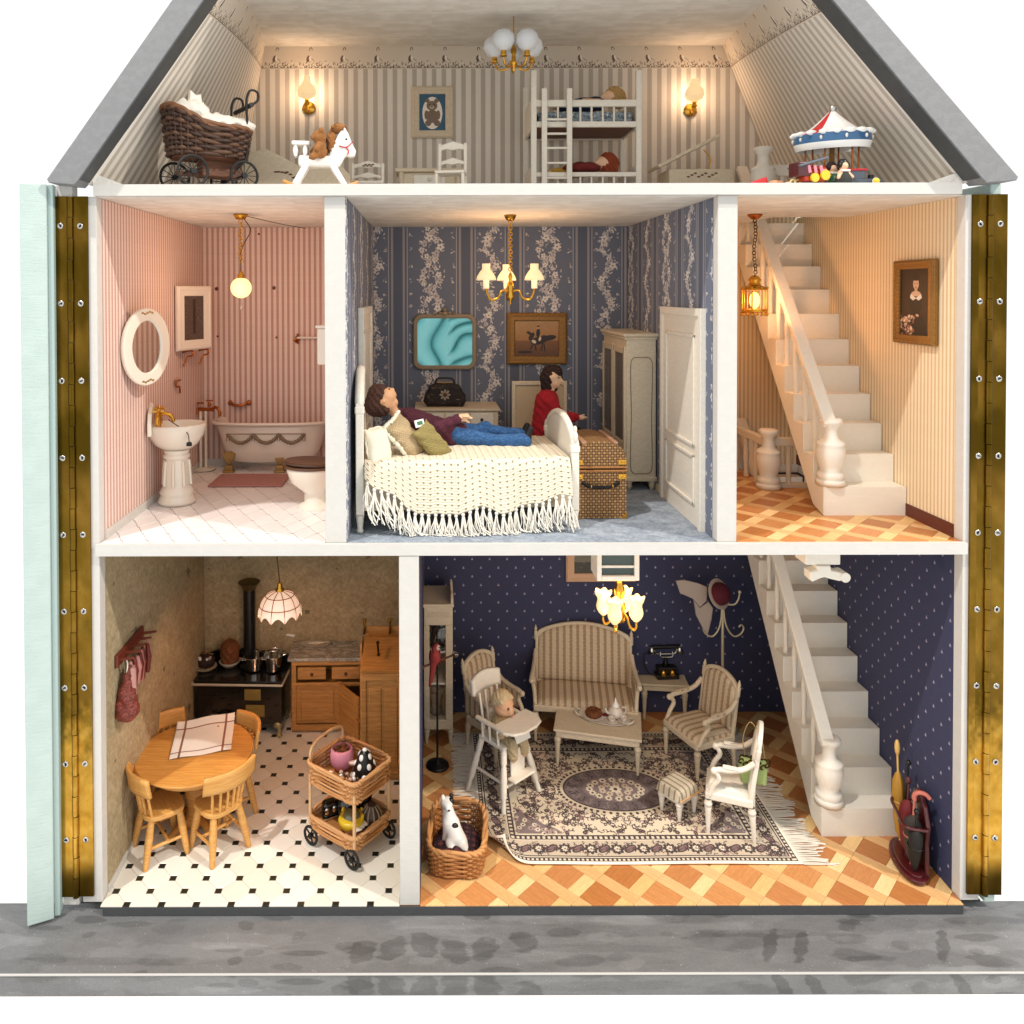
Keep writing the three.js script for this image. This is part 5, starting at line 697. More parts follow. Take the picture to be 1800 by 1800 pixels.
{ // wicker trunk
  const a = atY(1009, 912, YB), b2 = atY(1103, 913, YB), w = b2[0] - a[0], t = T('trunk', 'domed wicker trunk with brass corners standing at the foot of the bed', 'trunk', [(a[0] + b2[0]) / 2, YB, a[2]], 0.02), L = 136, h0 = 96, h1 = 150;
  const weave = std(0xffffff, 0.7, { map: canvasTex(64, 64, 10.5, 10.5, (g) => { g.fillStyle = '#5b3b1f'; g.fillRect(0, 0, 64, 64); for (const [x, y, c] of [[0, 0, '#b98c58'], [32, 32, '#c89b66']]) { g.fillStyle = c; g.fillRect(x + 2, y + 5, 28, 22); } g.fillStyle = '#9c7142'; for (const [x, y] of [[32, 0], [0, 32]]) g.fillRect(x + 6, y + 2, 20, 28); }), bumpMap: canvasTex(64, 64, 10.5, 10.5, (g) => { g.fillStyle = '#000'; g.fillRect(0, 0, 64, 64); for (const [x, y] of [[0, 0], [32, 32]]) { g.fillStyle = '#ddd'; g.fillRect(x + 2, y + 6, 28, 20); } g.fillStyle = '#888'; for (const [x, y] of [[32, 0], [0, 32]]) g.fillRect(x + 6, y + 2, 20, 28); }, false), bumpScale: 0.0006 });
  P(t, 'body', bx(w, h0, L, 0, 0, -L / 2, 2), weave);
  const dome = [[-w / 2, 0], ...Array.from({ length: 17 }, (_, i) => { const q = Math.PI - i / 16 * Math.PI; return [Math.cos(q) * w / 2, 12 + Math.pow(Math.sin(q), 0.75) * (h1 - h0 - 12)]; }), [w / 2, 0]];
  P(t, 'lid', ex(dome, L, 1.5).translate(0, h0 + 2, -L / 2), weave);
  for (const x of [-w * 0.3, w * 0.3]) P(t, 'batten', bx(9, 6, L - 4, x, h1 - 5, -L / 2, 2, [0, 0, -x * 0.008]), std(0xb58a6c, 0.5));
  P(t, 'rim', [tu([[-w / 2, h0 - 2, 1], [w / 2, h0 - 2, 1]], 2), tu([[-w / 2, h0 + 5, 1], [w / 2, h0 + 5, 1]], 2)], M.wicker[1]);
  for (const x of [-1, 1]) for (const y of [h0 + 10, h0 - 18]) P(t, 'lock_plate', [bx(16, 10, 3, x * (w / 2 - 9), y, 1, 1), sp(2, 2, 1.5, x * (w / 2 - 11), y + 5, 3, 8), sp(2, 2, 1.5, x * (w / 2 - 5), y + 5, 3, 8)], M.gold);
  for (const x of [-1, 1]) P(t, 'corner', ex([[0, 0], [x * -12, 0], [0, 13]], 3, 0.8).translate(x * w / 2, 0, 1), M.gold);
  P(t, 'handle', [tu([[-32, h0 - 27, 2], [-22, h0 - 31, 7], [22, h0 - 31, 7], [32, h0 - 27, 2]], 3.4, false, 30), sp(5, 4, 3, -33, h0 - 26, 2), sp(5, 4, 3, 33, h0 - 26, 2)], M.iron); P(t, 'handle_ring', [to(4, 1.2, -20, h0 - 31, 6, [0, 1.57, 0]), to(4, 1.2, 22, h0 - 31, 6, [0, 1.57, 0])], M.gold);
}
{ // wardrobe in the corner, its doors to the left
  const f = atY(1154, 862, YB), x1 = 499, z1 = f[2], z0 = -592, x0 = atZ(1101, 700, z1)[0], w = x1 - x0, D = z1 - z0, h = atZ(1130, 586, z1)[1] - YB, wd = T('wardrobe', 'tall cream wardrobe with glazed doors and curved cornice in the corner', 'wardrobe', [(x0 + x1) / 2, YB, (z0 + z1) / 2], 0);
  P(wd, 'carcass', bx(w, h - 34, D, 0, 26, 0, 3), M.cream); P(wd, 'cornice', [bx(w + 12, 8, D + 12, -2, h - 8, 0, 3), bx(w + 7, 7, D + 7, -1, h - 15, 0, 3)], M.cream); P(wd, 'plinth', bx(w + 4, 10, D + 4, 0, 20, 0, 2), M.cream);
  const inset = [[-w / 2 + 11, 44], [-w / 2 + 17, 38], [w / 2 - 17, 38], [w / 2 - 11, 44], [w / 2 - 11, h - 60], [w / 2 - 17, h - 54], [-w / 2 + 17, h - 54], [-w / 2 + 11, h - 60]].map(([x, y]) => [x, y, D / 2 + 0.6]); P(wd, 'panel_line', tu([...inset.flatMap((p, i) => { const q = inset[(i + 1) % 8]; return [p, [0, 1, 2].map((k) => lerp(p[k], q[k], 0.5))]; })], 1, true, 120, 5), M.creamDark);
  for (const s of [-1, 1]) { const zz = s * D * 0.25; P(wd, 'door', [bx(5, h - 66, 10, -w / 2 - 2, 36, zz - D * 0.21, 1), bx(5, h - 66, 10, -w / 2 - 2, 36, zz + D * 0.21, 1), bx(5, 14, D * 0.42, -w / 2 - 2, h - 46, zz, 1), bx(5, 70, D * 0.42, -w / 2 - 2, 36, zz, 1)], M.cream); P(wd, 'door_glass', bx(2, h - 150, D * 0.4, -w / 2 - 1, 106, zz), std(0x6e6353, 0.12)); }
  for (const x of [-w / 2 + 8, w / 2 - 8]) for (const z of [-D / 2 + 8, D / 2 - 8]) P(wd, 'foot', la([[0, 0], [4, 0], [5, 6], [7, 8], [6, 14], [8, 16], [7, 21], [0, 21]], 14, x, 0, z), M.cream);
}
{ // dresser with handbag
  const x1 = atZ(876, 714, -505)[0], x0 = -40, w = x1 - x0, h = atZ(840, 718, -505)[1] - YB, d = T('dresser', 'cream chest of drawers with dark knobs behind the lying doll', 'chest of drawers', [(x0 + x1) / 2, YB, -564], 0);
  P(d, 'top', bx(w + 8, 7, 122, 0, h - 7, 0, 2), M.cream); P(d, 'carcass', bx(w, h - 32, 114, 0, 24, 0, 2), M.cream); for (const x of [-w / 2 + 7, w / 2 - 7]) for (const z of [-50, 50]) P(d, 'leg', st([x, 0, z], [x, 26, z], 3, 6), M.cream);
  for (let r = 0; r < 3; r++) for (let c = 0; c < 3; c++) { const dw = (w - 20) / 3, X = -w / 2 + 10 + dw * (c + 0.5), Y = h - 42 - r * 36; const dr = P(d, 'drawer', bx(dw - 5, 30, 5, X, Y, 57.5, 1.5), M.ivory); const k = mesh('knob', sp(4, 4, 3, X, Y + 15, 62, 8), M.black); dr.add(k); }
  const p = atZ(782, 713, -540), b = T('handbag', 'dark brown tapestry handbag with a pale flower standing on the chest of drawers', 'handbag', [p[0], YB + h, -545], 0);
  const bagM = std(0xffffff, 0.6, { map: canvasTex(128, 128, 105, 70, (g, ww, hh) => { g.fillStyle = '#1d1210'; g.fillRect(0, 0, ww, hh); for (let i = 0; i < 46; i++) leaf(g, rnd() * ww, rnd() * hh, rr(3, 9), rnd() * 6, ['#4b3a30', '#6a5848', '#2e201a', '#574439'][i % 4]); }), bumpMap: fineBump, bumpScale: 0.0004 });
  P(b, 'body', jiggle(ex([[-44, 0], [44, 0], [52, 12], [50, 28], [42, 38], [38, 50], [20, 58], [-20, 58], [-38, 50], [-42, 38], [-50, 28], [-52, 12]], 34, 10), 0.8, 0.2), bagM); P(b, 'handle', tu([[-24, 54, 0], [-20, 66, 0], [0, 70, 0], [20, 66, 0], [24, 54, 0]], 2.4, false, 24), M.black); P(b, 'clasp', bx(40, 3, 6, 0, 57, 0, 1), M.gilt);
  for (let k = 0; k < 8; k++) P(b, 'petal', sp(5, 3, 1.5, 9, 0, 0, 8).rotateZ(k * 0.785).translate(0, 30, 17.5), std(0x9c8f80, 0.8)); P(b, 'flower_heart', sp(4, 4, 2.5, 0, 30, 18, 8), M.brownWood);
}
{ const w = 162, h = 142, c = atZ(782, 601, ZB + 10), rad = 22, o = (k) => { const pts = [], W = w / 2 - k, H = h / 2 - k, r = Math.max(rad - k * 0.6, 5); for (const [cx, cyy, a0] of [[W - r, H - r, 0], [-W + r, H - r, 1], [-W + r, -H + r, 2], [W - r, -H + r, 3]]) for (let i = 0; i <= 6; i++) { const a = (a0 + i / 6) * Math.PI / 2; pts.push([cx + Math.cos(a) * r, cyy + Math.sin(a) * r]); } return pts; };
  const m = T('wall_mirror', 'silvery framed bedroom mirror with carved crest reflecting pale teal cloth', 'mirror', [c[0], c[1], ZB + 2], 0); P(m, 'frame', ex(o(0), 9, 3, [o(11).reverse()]).translate(0, 0, 5), std(0x8f7f67, 0.5)); P(m, 'glass', ex(o(9), 2).translate(0, 0, 5), M.mirror); P(m, 'crest', [...[[0, 72, 8], [-12, 74, 5], [12, 74, 5], [-24, 71, 4], [24, 71, 4], [0, 82, 6], [0, 62, 5]].map(([x, y, r]) => sp(r, r * 0.8, 4, x, y, 9, 10))], std(0x8f7f67, 0.5)); 
  // what the mirror looks at: the visitor's teal clothing, hanging in folds beside the viewer
  const eye = [0, 0], mx = c[0], my = c[1], zc = 1500, k = (zc - ZB) / (F - ZB), cl = T('teal_cloth', 'pale teal cloth hanging in folds in front of the house, seen in the bedroom mirror', 'cloth', [mx + mx * k, my + my * k - 10, zc], 0);
  P(cl, 'cloth', grid(240, 160, (u, v) => { const x = (u - 0.5) * 560, y = (v - 0.5) * 400; return [x, y, -(1 - smoothstep(u, 0.5, 0.6)) * 100 * Math.pow(Math.abs(Math.sin(u * 15 + 1.6 * Math.sin(v * 3.2) + 3 * fbm(u * 3, v * 2, 2))), 0.6) - smoothstep(u, 0.5, 0.6) * 95 * Math.pow(Math.abs(Math.sin(v * 19 - 24 * (u - 0.5) + 40 * (u - 0.5) ** 2 + 4 * fbm(u * 3 + 7, v * 3, 2))), 0.6)]; }, 3), M.teal); }
framed('hunting_picture', 'small oil painting of a rider on a dark horse in a carved gilt frame', 'picture', 154, 132, 21, 10, M.giltFrame, art(256, 192, (g, w, h) => {
  const gr = g.createLinearGradient(0, 0, 0, h); gr.addColorStop(0, '#b08a5c'); gr.addColorStop(0.55, '#a2713f'); gr.addColorStop(0.56, '#7d5229'); gr.addColorStop(1, '#5d3a1c'); g.fillStyle = gr; g.fillRect(0, 0, w, h); speckle(g, w, h, 3000, 0.3, ['#2e1a0c', '#d2a56b', '#7a4d25']);
  g.fillStyle = '#2a1710'; for (const [x, y, a, b, r] of [[135, 108, 44, 20, -0.12], [98, 84, 12, 24, 0.6], [84, 66, 15, 8, 0.5], [172, 96, 22, 18, 0.2], [200, 92, 40, 14, -0.15], [100, 138, 4, 22, 0.5], [120, 140, 4, 24, -0.2], [158, 140, 4, 26, 0.25], [172, 142, 4, 26, -0.1], [60, 168, 44, 7, 0]]) { g.beginPath(); g.ellipse(x, y, a, b, r, 0, 7); g.fill(); }
  g.fillStyle = '#1c1210'; g.beginPath(); g.ellipse(136, 66, 11, 24, 0.1, 0, 7); g.fill(); g.fillStyle = '#c49a72'; g.beginPath(); g.arc(137, 38, 7, 0, 7); g.fill(); g.fillStyle = '#2d1b14'; g.fillRect(129, 27, 16, 7); g.fillStyle = '#d8c9b0'; g.beginPath(); g.ellipse(112, 112, 14, 9, 0.4, 0, 7); g.fill(); g.beginPath(); g.ellipse(146, 98, 7, 12, 0.3, 0, 7); g.fill();
}), [...atZ(943, 595, ZB + 2)], 0, 3);
function shadeLamp(c, q, k) { P(c, 'candle', cy(6.5, 6.5, 22, q[0], q[1], q[2], 14), glow(0xf4e3c8, 0xffc890, 0.6)); P(c, 'shade', la([[9, 20], [22, 18], [20, 26], [14, 36], [9, 42], [9, 54], [7, 54], [7, 42], [12, 35], [18, 25], [9, 21]], 20, ...q), glow(0xdccaa6, 0xffe0a6, 0.65)); bulb(c, q[0], q[1] + 26, q[2], k, 0xffc48a); }
{ const z = -330, r = atZ(897, 383, z), yr = YA - 21.3, c = T('chandelier', 'lit brass bedroom chandelier with white shades on a long chain', 'chandelier', [r[0], yr, z], 0.06), Y = (p) => atZ(897, p, z)[1] - yr;
  P(c, 'ceiling_rose', la([[0, -14], [8, -12], [12, -5], [14, 0], [0, 0]], 18), M.brass); for (let y = -16, k = 0; y > Y(478); y -= 6.4, k++) P(c, 'chain_link', to(4, 1, 0, y, 0, [0, k % 2 ? 1.57 : 0, 0]).clone(), M.gold);
  P(c, 'stem', la([[0, 0], [3, 2], [2, 8], [8, 14], [10, 22], [6, 30], [9, 36], [7, 46], [3, 54], [5, 62], [2, 70], [0, 72]], 18, 0, Y(536), 0), M.gold);
  for (let k = 0; k < 3; k++) { const a = [0, Math.PI, -Math.PI / 2][k], q = (rad, y) => [Math.cos(a) * rad, y, Math.sin(a) * rad]; P(c, 'arm', tu([q(5, Y(512)), q(18, Y(511)), q(28, Y(524)), q(42, Y(527)), q(51, Y(515)), q(53, Y(506))], 2.6, false, 30), M.gold); shadeLamp(c, q(53, Y(507)), 0.004); } }
// ---------------------------------------------------------------- landing
{ const z = -330, r = atZ(1327, 383, z), yr = YA - 21.3, c = T('lantern', 'lit brass hall lantern hanging on a chain beside the upper stairs', 'lantern', [r[0], yr, z], 0.2), Y = (p) => atZ(1327, p, z)[1] - yr;
  P(c, 'ceiling_rose', la([[0, -12], [8, -10], [15, -3], [16, 0], [0, 0]], 18), M.copper); for (let y = -14, k = 0; y > Y(482); y -= 7, k++) P(c, 'chain_link', to(4, 1, Math.sin(k * 0.5) * 2, y, 0, [0, k % 2 ? 1.57 : 0, 0]).clone(), M.brassDark);
  P(c, 'cap', la([[27, 0], [26, 5], [14, 10], [10, 18], [14, 22], [8, 30], [0, 34]], 18, 0, Y(510), 0), M.gold); P(c, 'base_ring', la([[25, 0], [28, 3], [27, 7], [22, 7], [22, 0], [25, 0]], 24, 0, Y(549), 0), M.gold);
  for (let k = 0; k < 8; k++) { const a = k * Math.PI / 4, x = Math.cos(a) * 26, zz = Math.sin(a) * 26; P(c, 'bar', st([x, Y(546), zz], [x, Y(509), zz], 1.6), M.gold); P(c, 'bead', sp(3.4, 4, 3.4, x, Y(552), zz, 8), M.gold); P(c, 'bead', sp(3, 3, 3, x, Y(506), zz, 8), M.gold); }
  P(c, 'bulb', sp(11, 18, 11, 0, (Y(510) + Y(546)) / 2, 0, 16), glow(0xffe2b0, 0xffc070, 2.2)); bulb(c, 0, (Y(510) + Y(546)) / 2, 0, 0.0115, 0xffbe84); }
{ const a = atX(1578, 530, XR - 3), b = atX(1650, 532, XR - 3), w = Math.abs(b[2] - a[2]), h = 163; framed('portrait', 'gilt framed portrait of a woman in a dark dress on the landing wall', 'picture', w, h, 18, 11, M.giltFrame, art(128, 192, (g, ww, hh) => {
  g.fillStyle = '#2a1811'; g.fillRect(0, 0, ww, hh); speckle(g, ww, hh, 1800, 0.3, ['#3f281b', '#140c08', '#55351f']);
  const E = (x, y, a, b, r, c) => { g.fillStyle = c; g.beginPath(); g.ellipse(x, y, a, b, r, 0, 7); g.fill(); };
  g.fillStyle = '#0f0a0b'; g.beginPath(); g.moveTo(54, 70); g.bezierCurveTo(36, 74, 34, 90, 38, 104); g.lineTo(50, 122); g.bezierCurveTo(30, 150, 24, 176, 20, 192); g.lineTo(122, 192); g.bezierCurveTo(112, 160, 96, 140, 88, 122); g.lineTo(100, 100); g.bezierCurveTo(102, 84, 96, 76, 82, 70); g.fill();
  E(68, 36, 17, 22, 0, '#1b0f0b'); E(68, 44, 12.5, 16.5, 0, '#d9b091'); E(68, 27, 15, 8, 0, '#1b0f0b'); g.fillStyle = '#cfa283'; g.fillRect(62, 56, 12, 14); E(68, 72, 20, 8, 0, '#d9b496'); g.fillStyle = '#efe6da'; g.beginPath(); g.moveTo(46, 72); g.lineTo(68, 84); g.lineTo(90, 72); g.lineTo(94, 84); g.lineTo(80, 92); g.lineTo(68, 86); g.lineTo(56, 92); g.lineTo(42, 84); g.fill();
  E(63, 42, 2.4, 1.3, 0, '#2b1a12'); E(73, 42, 2.4, 1.3, 0, '#2b1a12'); E(68, 47, 1.5, 3, 0, '#b98a6a'); E(68, 53, 4, 1.3, 0, '#9b4a3c'); g.strokeStyle = '#2b2220'; g.lineWidth = 3; g.beginPath(); g.moveTo(94, 92); g.bezierCurveTo(102, 120, 92, 132, 78, 134); g.stroke(); E(74, 134, 7, 4, 0.2, '#d6ac8c'); E(50, 138, 7, 4, -0.4, '#d6ac8c');
  for (let i = 0; i < 54; i++) E(rr(2, 50) * (i % 3 ? 1 : 1.2), rr(136, 192), rr(2.5, 7), rr(2.5, 6), rnd() * 3, ['#b98a74', '#e3cdb9', '#8e5a48', '#cfae9a', '#5f4030'][i % 5]); }), [XR - 2, (a[1] + b[1]) / 2, (a[2] + b[2]) / 2], -Math.PI / 2, 3); }
// ---------------------------------------------------------------- kitchen
const G = (px, py) => atY(px, py, YG);
function kitchenChair(label, pos, face) {
  const c = T('kitchen_chair', label, 'chair', pos, face, undefined);
  P(c, 'seat', jiggle(ex(Array.from({ length: 28 }, (_, i) => { const a = i / 28 * 2 * Math.PI, q = Math.cos(a), s = Math.sin(a); return [Math.sign(q) * Math.pow(Math.abs(q), 0.62) * (42 - s * 3), Math.sign(s) * Math.pow(Math.abs(s), 0.62) * 40]; }), 10, 3).rotateX(-Math.PI / 2).translate(0, 88, 0), 0.3, 0.1), M.oakLight);
  for (const x of [-1, 1]) for (const z of [-1, 1]) P(c, 'leg', turned([x * 40, 0, z * 40 - 2], [x * 27, 86, z * 26], [[0, 5], [0.25, 6.4], [0.6, 7.6], [0.9, 6.4], [1, 5]], 12), M.oakLight);
  for (const x of [-1, 1]) P(c, 'stretcher', st([x * 35, 34, -34], [x * 35, 34, 34], 3.2), M.oakLight); P(c, 'stretcher', st([-35, 36, 2], [35, 36, 2], 3.2), M.oakLight);
  const X = (t) => lerp(-40, 40, t), Z = (t) => -34 - 14 * Math.sin(t * Math.PI);
  for (let i = 0; i < 6; i++) { const t = (i + 0.3) / 5.6; P(c, 'spindle', st([X(t) * 0.86, 90, Z(t) + 10], [X(t), 150, Z(t) - 2], 3, 2.6), M.oakLight); }
  P(c, 'crest_rail', grid(20, 5, (u, v) => { const x = lerp(-54, 54, u), t = u, y = lerp(142, 176 + 3 * Math.sin(u * Math.PI), v); return [x, y, -32 - 20 * Math.sin(t * Math.PI) - v * 6]; }, 7), M.oakLight);
  return c;
}
const tc = [atY(342, 1322, YG + 155)[0], YG, atY(342, 1320, YG + 155)[2]];
{ const t = T('round_table', 'round golden oak kitchen table on a turned pedestal', 'table', tc, 0); P(t, 'tabletop', la([[0, 146], [108, 146], [114, 149], [116, 152], [114, 155], [0, 155.5]], 48), M.oak); P(t, 'apron', la([[84, 130], [90, 130], [90, 146], [84, 146], [84, 130]], 40), M.oak); P(t, 'pedestal', la([[0, 8], [22, 8], [24, 20], [14, 34], [18, 60], [22, 80], [13, 100], [20, 126], [30, 132], [0, 132]], 24), M.oak); for (let k = 0; k < 4; k++) P(t, 'foot', tu([[0, 26, 0], [Math.cos(k * 1.571 + 0.7) * 34, 18, Math.sin(k * 1.571 + 0.7) * 34], [Math.cos(k * 1.571 + 0.7) * 62, 6, Math.sin(k * 1.571 + 0.7) * 62]], 7, false, 16), M.oak);
  const cl = T('tea_towel', 'white tea towel with thin brown lines spread over the round kitchen table', 'tablecloth', [0, 0, 0], 0), ty = YG + 157, C = [[297, 1336], [406, 1318], [413, 1259], [312, 1277]].map(([x, y]) => atY(x, y, ty));
  const g = grid(30, 20, (u, v) => { const a = [0, 2].map((k) => lerp(lerp(C[0][k], C[1][k], u), lerp(C[3][k], C[2][k], u), v)); return [a[0], ty + 1.2 * Math.sin(u * 9 + v * 3) + 1.4 + (v > 0.82 ? (v - 0.82) * 46 : 0), a[1]]; }, 1.2);
  P(cl, 'cloth', g, std(0xffffff, 0.9, { map: canvasTex(256, 256, 1, 1, (q, w, h) => { q.fillStyle = '#efe9e2'; q.fillRect(0, 0, w, h); q.fillStyle = '#8a5a48'; for (const p of [34, 214]) { q.fillRect(p, 0, 9, h); q.fillRect(0, p + 4, w, 6); } q.beginPath(); q.arc(186, 66, 5, 0, 7); q.fill(); speckle(q, w, h, 1400, 0.12, ['#fff', '#a9a098']); }), bumpMap: fineBump, bumpScale: 0.0002 }), undefined, true); }
const toTable = (p) => Math.atan2(tc[0] - p[0], tc[2] - p[2]);
{ const near = (a, b, dx, dz) => { const p = G(...a), q = G(...b), m = [(p[0] + q[0]) / 2, (p[2] + q[2]) / 2], f = Math.atan2(tc[0] - m[0], tc[2] - m[1]); return [m[0] + Math.sin(f) * 40 + dx, YG, m[1] + Math.cos(f) * 40 + dz]; };
  const p1 = near([229, 1492], [257, 1534], 8, 0), p2 = near([372, 1524], [438, 1487], 0, 0), p3 = [tc[0] - 60, YG, tc[2] - 62], p4 = [tc[0] + 56, YG, tc[2] - 50];
  const a = kitchenChair('oak spindle-back chair at the front left of the round table, nearest the hams', p1, 0.83);
  again(a, 'oak spindle-back chair in front of the round table, turned to the black stove', p2, -2.35 + 0.02).userData.group = undefined;
  again(a, 'oak chair behind the round table beside the left kitchen wall', p3, 1.0); again(a, 'oak chair on the right of the round table in front of the stove doors', p4, -0.95);
  a.rotation.y = 2.2; for (const o of scene.children) if (/^kitchen_chair_00/.test(o.name)) delete o.userData.group; }
{ // stove
  const f = G(496, 1296), x0 = XL + 6, x1 = f[0] + 4, w = x1 - x0, D = 104, z1 = f[2] + 2, h = atZ(500, 1197, z1)[1] - YG, s = T('kitchen_stove', 'black cast iron kitchen range with brass doors and tall stovepipe', 'stove', [(x0 + x1) / 2, YG, z1 - D / 2], -0.03);
  P(s, 'body', bx(w - 8, h - 38, D - 8, 0, 30, 0, 3), M.blackGloss); P(s, 'hob', bx(w, 7, D, 0, h - 8, 0, 2), M.blackGloss); P(s, 'splash_panel', ex([[-w / 2 + 4, 0], [w / 2 - 4, 0], [w / 2 - 4, 22], [w / 2 - 30, 32], [30, 30], [0, 42], [-30, 30], [-w / 2 + 30, 32], [-w / 2 + 4, 22]], 6, 2).translate(0, h - 1, -D / 2 + 4), M.blackGloss);
  P(s, 'rail', [cy(3, 3, w, 0, h - 6, D / 2 + 8, 10, [0, 0, Math.PI / 2]), st([w / 2, h - 6, D / 2 + 8], [w / 2 + 3, h - 4, -D / 2 + 40], 3), st([-w / 2, h - 6, D / 2 + 8], [-w / 2, h - 6, D / 2 - 4], 3)], std(0xcfc6b2, 0.35, { metalness: 0.4 }));
  const plate = (n, x, y, ww, hh) => { P(s, n, [bx(ww, hh, 4, x, y, D / 2 - 3, 1), bx(ww - 10, hh - 8, 3, x, y + 4, D / 2 - 1, 1), sp(5, 5, 2, x, y + hh / 2, D / 2 + 1, 8), tu([[x - ww * 0.3, y + hh * 0.3, D / 2 + 1], [x, y + hh * 0.62, D / 2 + 2], [x + ww * 0.3, y + hh * 0.3, D / 2 + 1]], 1.4)], std(0xa08a4a, 0.4, { metalness: 0.5, bumpMap: fineBump, bumpScale: 0.0006 })); };
  plate('fire_door', 36, h - 48, 40, 27); plate('ash_door', 42, h - 88, 46, 28); plate('ash_door', -60, 26, 34, 14);
  for (const x of [-w / 2 + 12, w / 2 - 14]) for (const z of [-D / 2 + 12, D / 2 - 8]) P(s, 'claw_foot', [sp(12, 9, 8, x, 29, z, 10), tu([[x, 30, z], [x + 5, 18, z + 3], [x + 2, 6, z + 1], [x + 9, 2, z + 4]], 5, false, 16)], std(0xb0a27a, 0.35, { metalness: 0.7 }));
  const px = atZ(438, 1100, z1 - D + 24)[0] - (x0 + x1) / 2, ph = atZ(438, 1030, z1 - D + 24)[1] - YG; P(s, 'stovepipe', [cy(15, 15, ph - h - 8, px, h, -D / 2 + 24, 20), la([[24, 0], [24, 6], [16, 10], [16, 14], [0, 14]], 20, px, h, -D / 2 + 24)], M.black); P(s, 'pipe_cap', la([[15, -8], [18, -6], [19, 0], [28, 10], [27, 11], [17, 2], [14, 2]], 24, px, ph, -D / 2 + 24), std(0x6d5c38, 0.4, { metalness: 0.7 }));
  P(s, 'oven_front', [bx(84, 58, 3, -54, 44, D / 2 - 4, 2)], M.blackGloss); P(s, 'towel_bar', [cy(1.6, 1.6, 26, -52, 58, D / 2 + 3, 8, [0, 0, Math.PI / 2])], M.steel);
  const top = (px2, py2) => { const p = atY(px2, py2, YG + h); return [p[0], YG + h - 0.5, p[2]]; };
  const pot = (label, pos, r, hh, hoop) => { const o = T('cooking_pot', label, 'pot', pos, 0.5); P(o, 'pan', la([[0, 1], [r - 6, 1], [r - 3, 4], [r, hh], [r + 2, hh + 1], [r + 1, hh + 2.5], [r - 1.5, hh], [r - 4, 6], [0, 3]], 28), M.chrome); for (const q of [-1, 1]) P(o, 'handle', tu([[q * r, hh - 4, -5], [q * (r + 9), hh - 1, -5], [q * (r + 9), hh - 1, 5], [q * r, hh - 4, 5]], 1.8, false, 16), M.chrome); if (hoop) P(o, 'bail', tu(Array.from({ length: 13 }, (_, i) => { const a = i / 12 * Math.PI; return [Math.cos(a) * (r + 1), hh + Math.sin(a) * 10, -Math.sin(a) * r * 0.9]; }), 1.5, false, 40), M.chrome); };
  pot('shiny steel pot with two side handles on the black stove', top(447, 1176), 24, 34, false); pot('shiny steel pot with a wire bail handle at the right end of the stove', top(481, 1178), 22, 38, true);
  { const pl = T('fruit_plate', 'pale round plate with a dark fruit cake and white sweets on the stove', 'plate of food', top(361, 1174), 0); P(pl, 'plate', la([[0, 0], [22, 0], [29, 5], [28, 7], [20, 3], [0, 3]], 24), std(0xb3a58c, 0.4)); P(pl, 'cake', jiggle(sp(24, 19, 18, 0, 17, -3, 18), 1.4, 0.3), std(0x2a1512, 0.6)); for (let i = 0; i < 8; i++) P(pl, 'sweet', sp(4, 3.4, 3.6, rr(-16, 16), rr(20, 34), rr(4, 14), 8), [M.whiteGloss, std(0xb6a5a0, 0.5)][i % 2]); P(pl, 'candle', [cy(1.6, 1.6, 10, 6, 36, -6, 8), bx(26, 3, 4, 6, 33, -4, 1)], M.gilt); }
  { const pl = T('pudding', 'tall brown domed pudding in a white fluted bowl on the stove', 'pudding', top(404, 1170), 0); P(pl, 'bowl', la([[0, 0], [14, 0], [24, 9], [27, 14], [25, 15], [20, 9], [0, 6]], 24), std(0xc9bda6, 0.4)); P(pl, 'loaf', jiggle(skin([[0, 18, 0, 22, 0, 44, 0, 23]], 3, 32), 1.2, 0.35), M.bread); }
}
{ const p = atY(400, 1262, YG + 20), c = T('coal_scuttle', 'small black bucket with bright handle and studs in front of the stove', 'bucket', [G(398, 1300)[0], YG, G(398, 1300)[2] - 2], 0); P(c, 'bucket', la([[0, 0], [26, 0], [32, 40], [34, 42], [31, 42], [24, 4], [0, 4]], 24), M.black); P(c, 'handle', tu([[-32, 40, 0], [-22, 56, 0], [0, 62, 0], [22, 56, 0], [32, 40, 0]], 1.6, false, 24), M.steel); for (const x of [-20, 20]) P(c, 'stud', bx(4, 12, 3, x, 26, 25, 1), M.steel); }
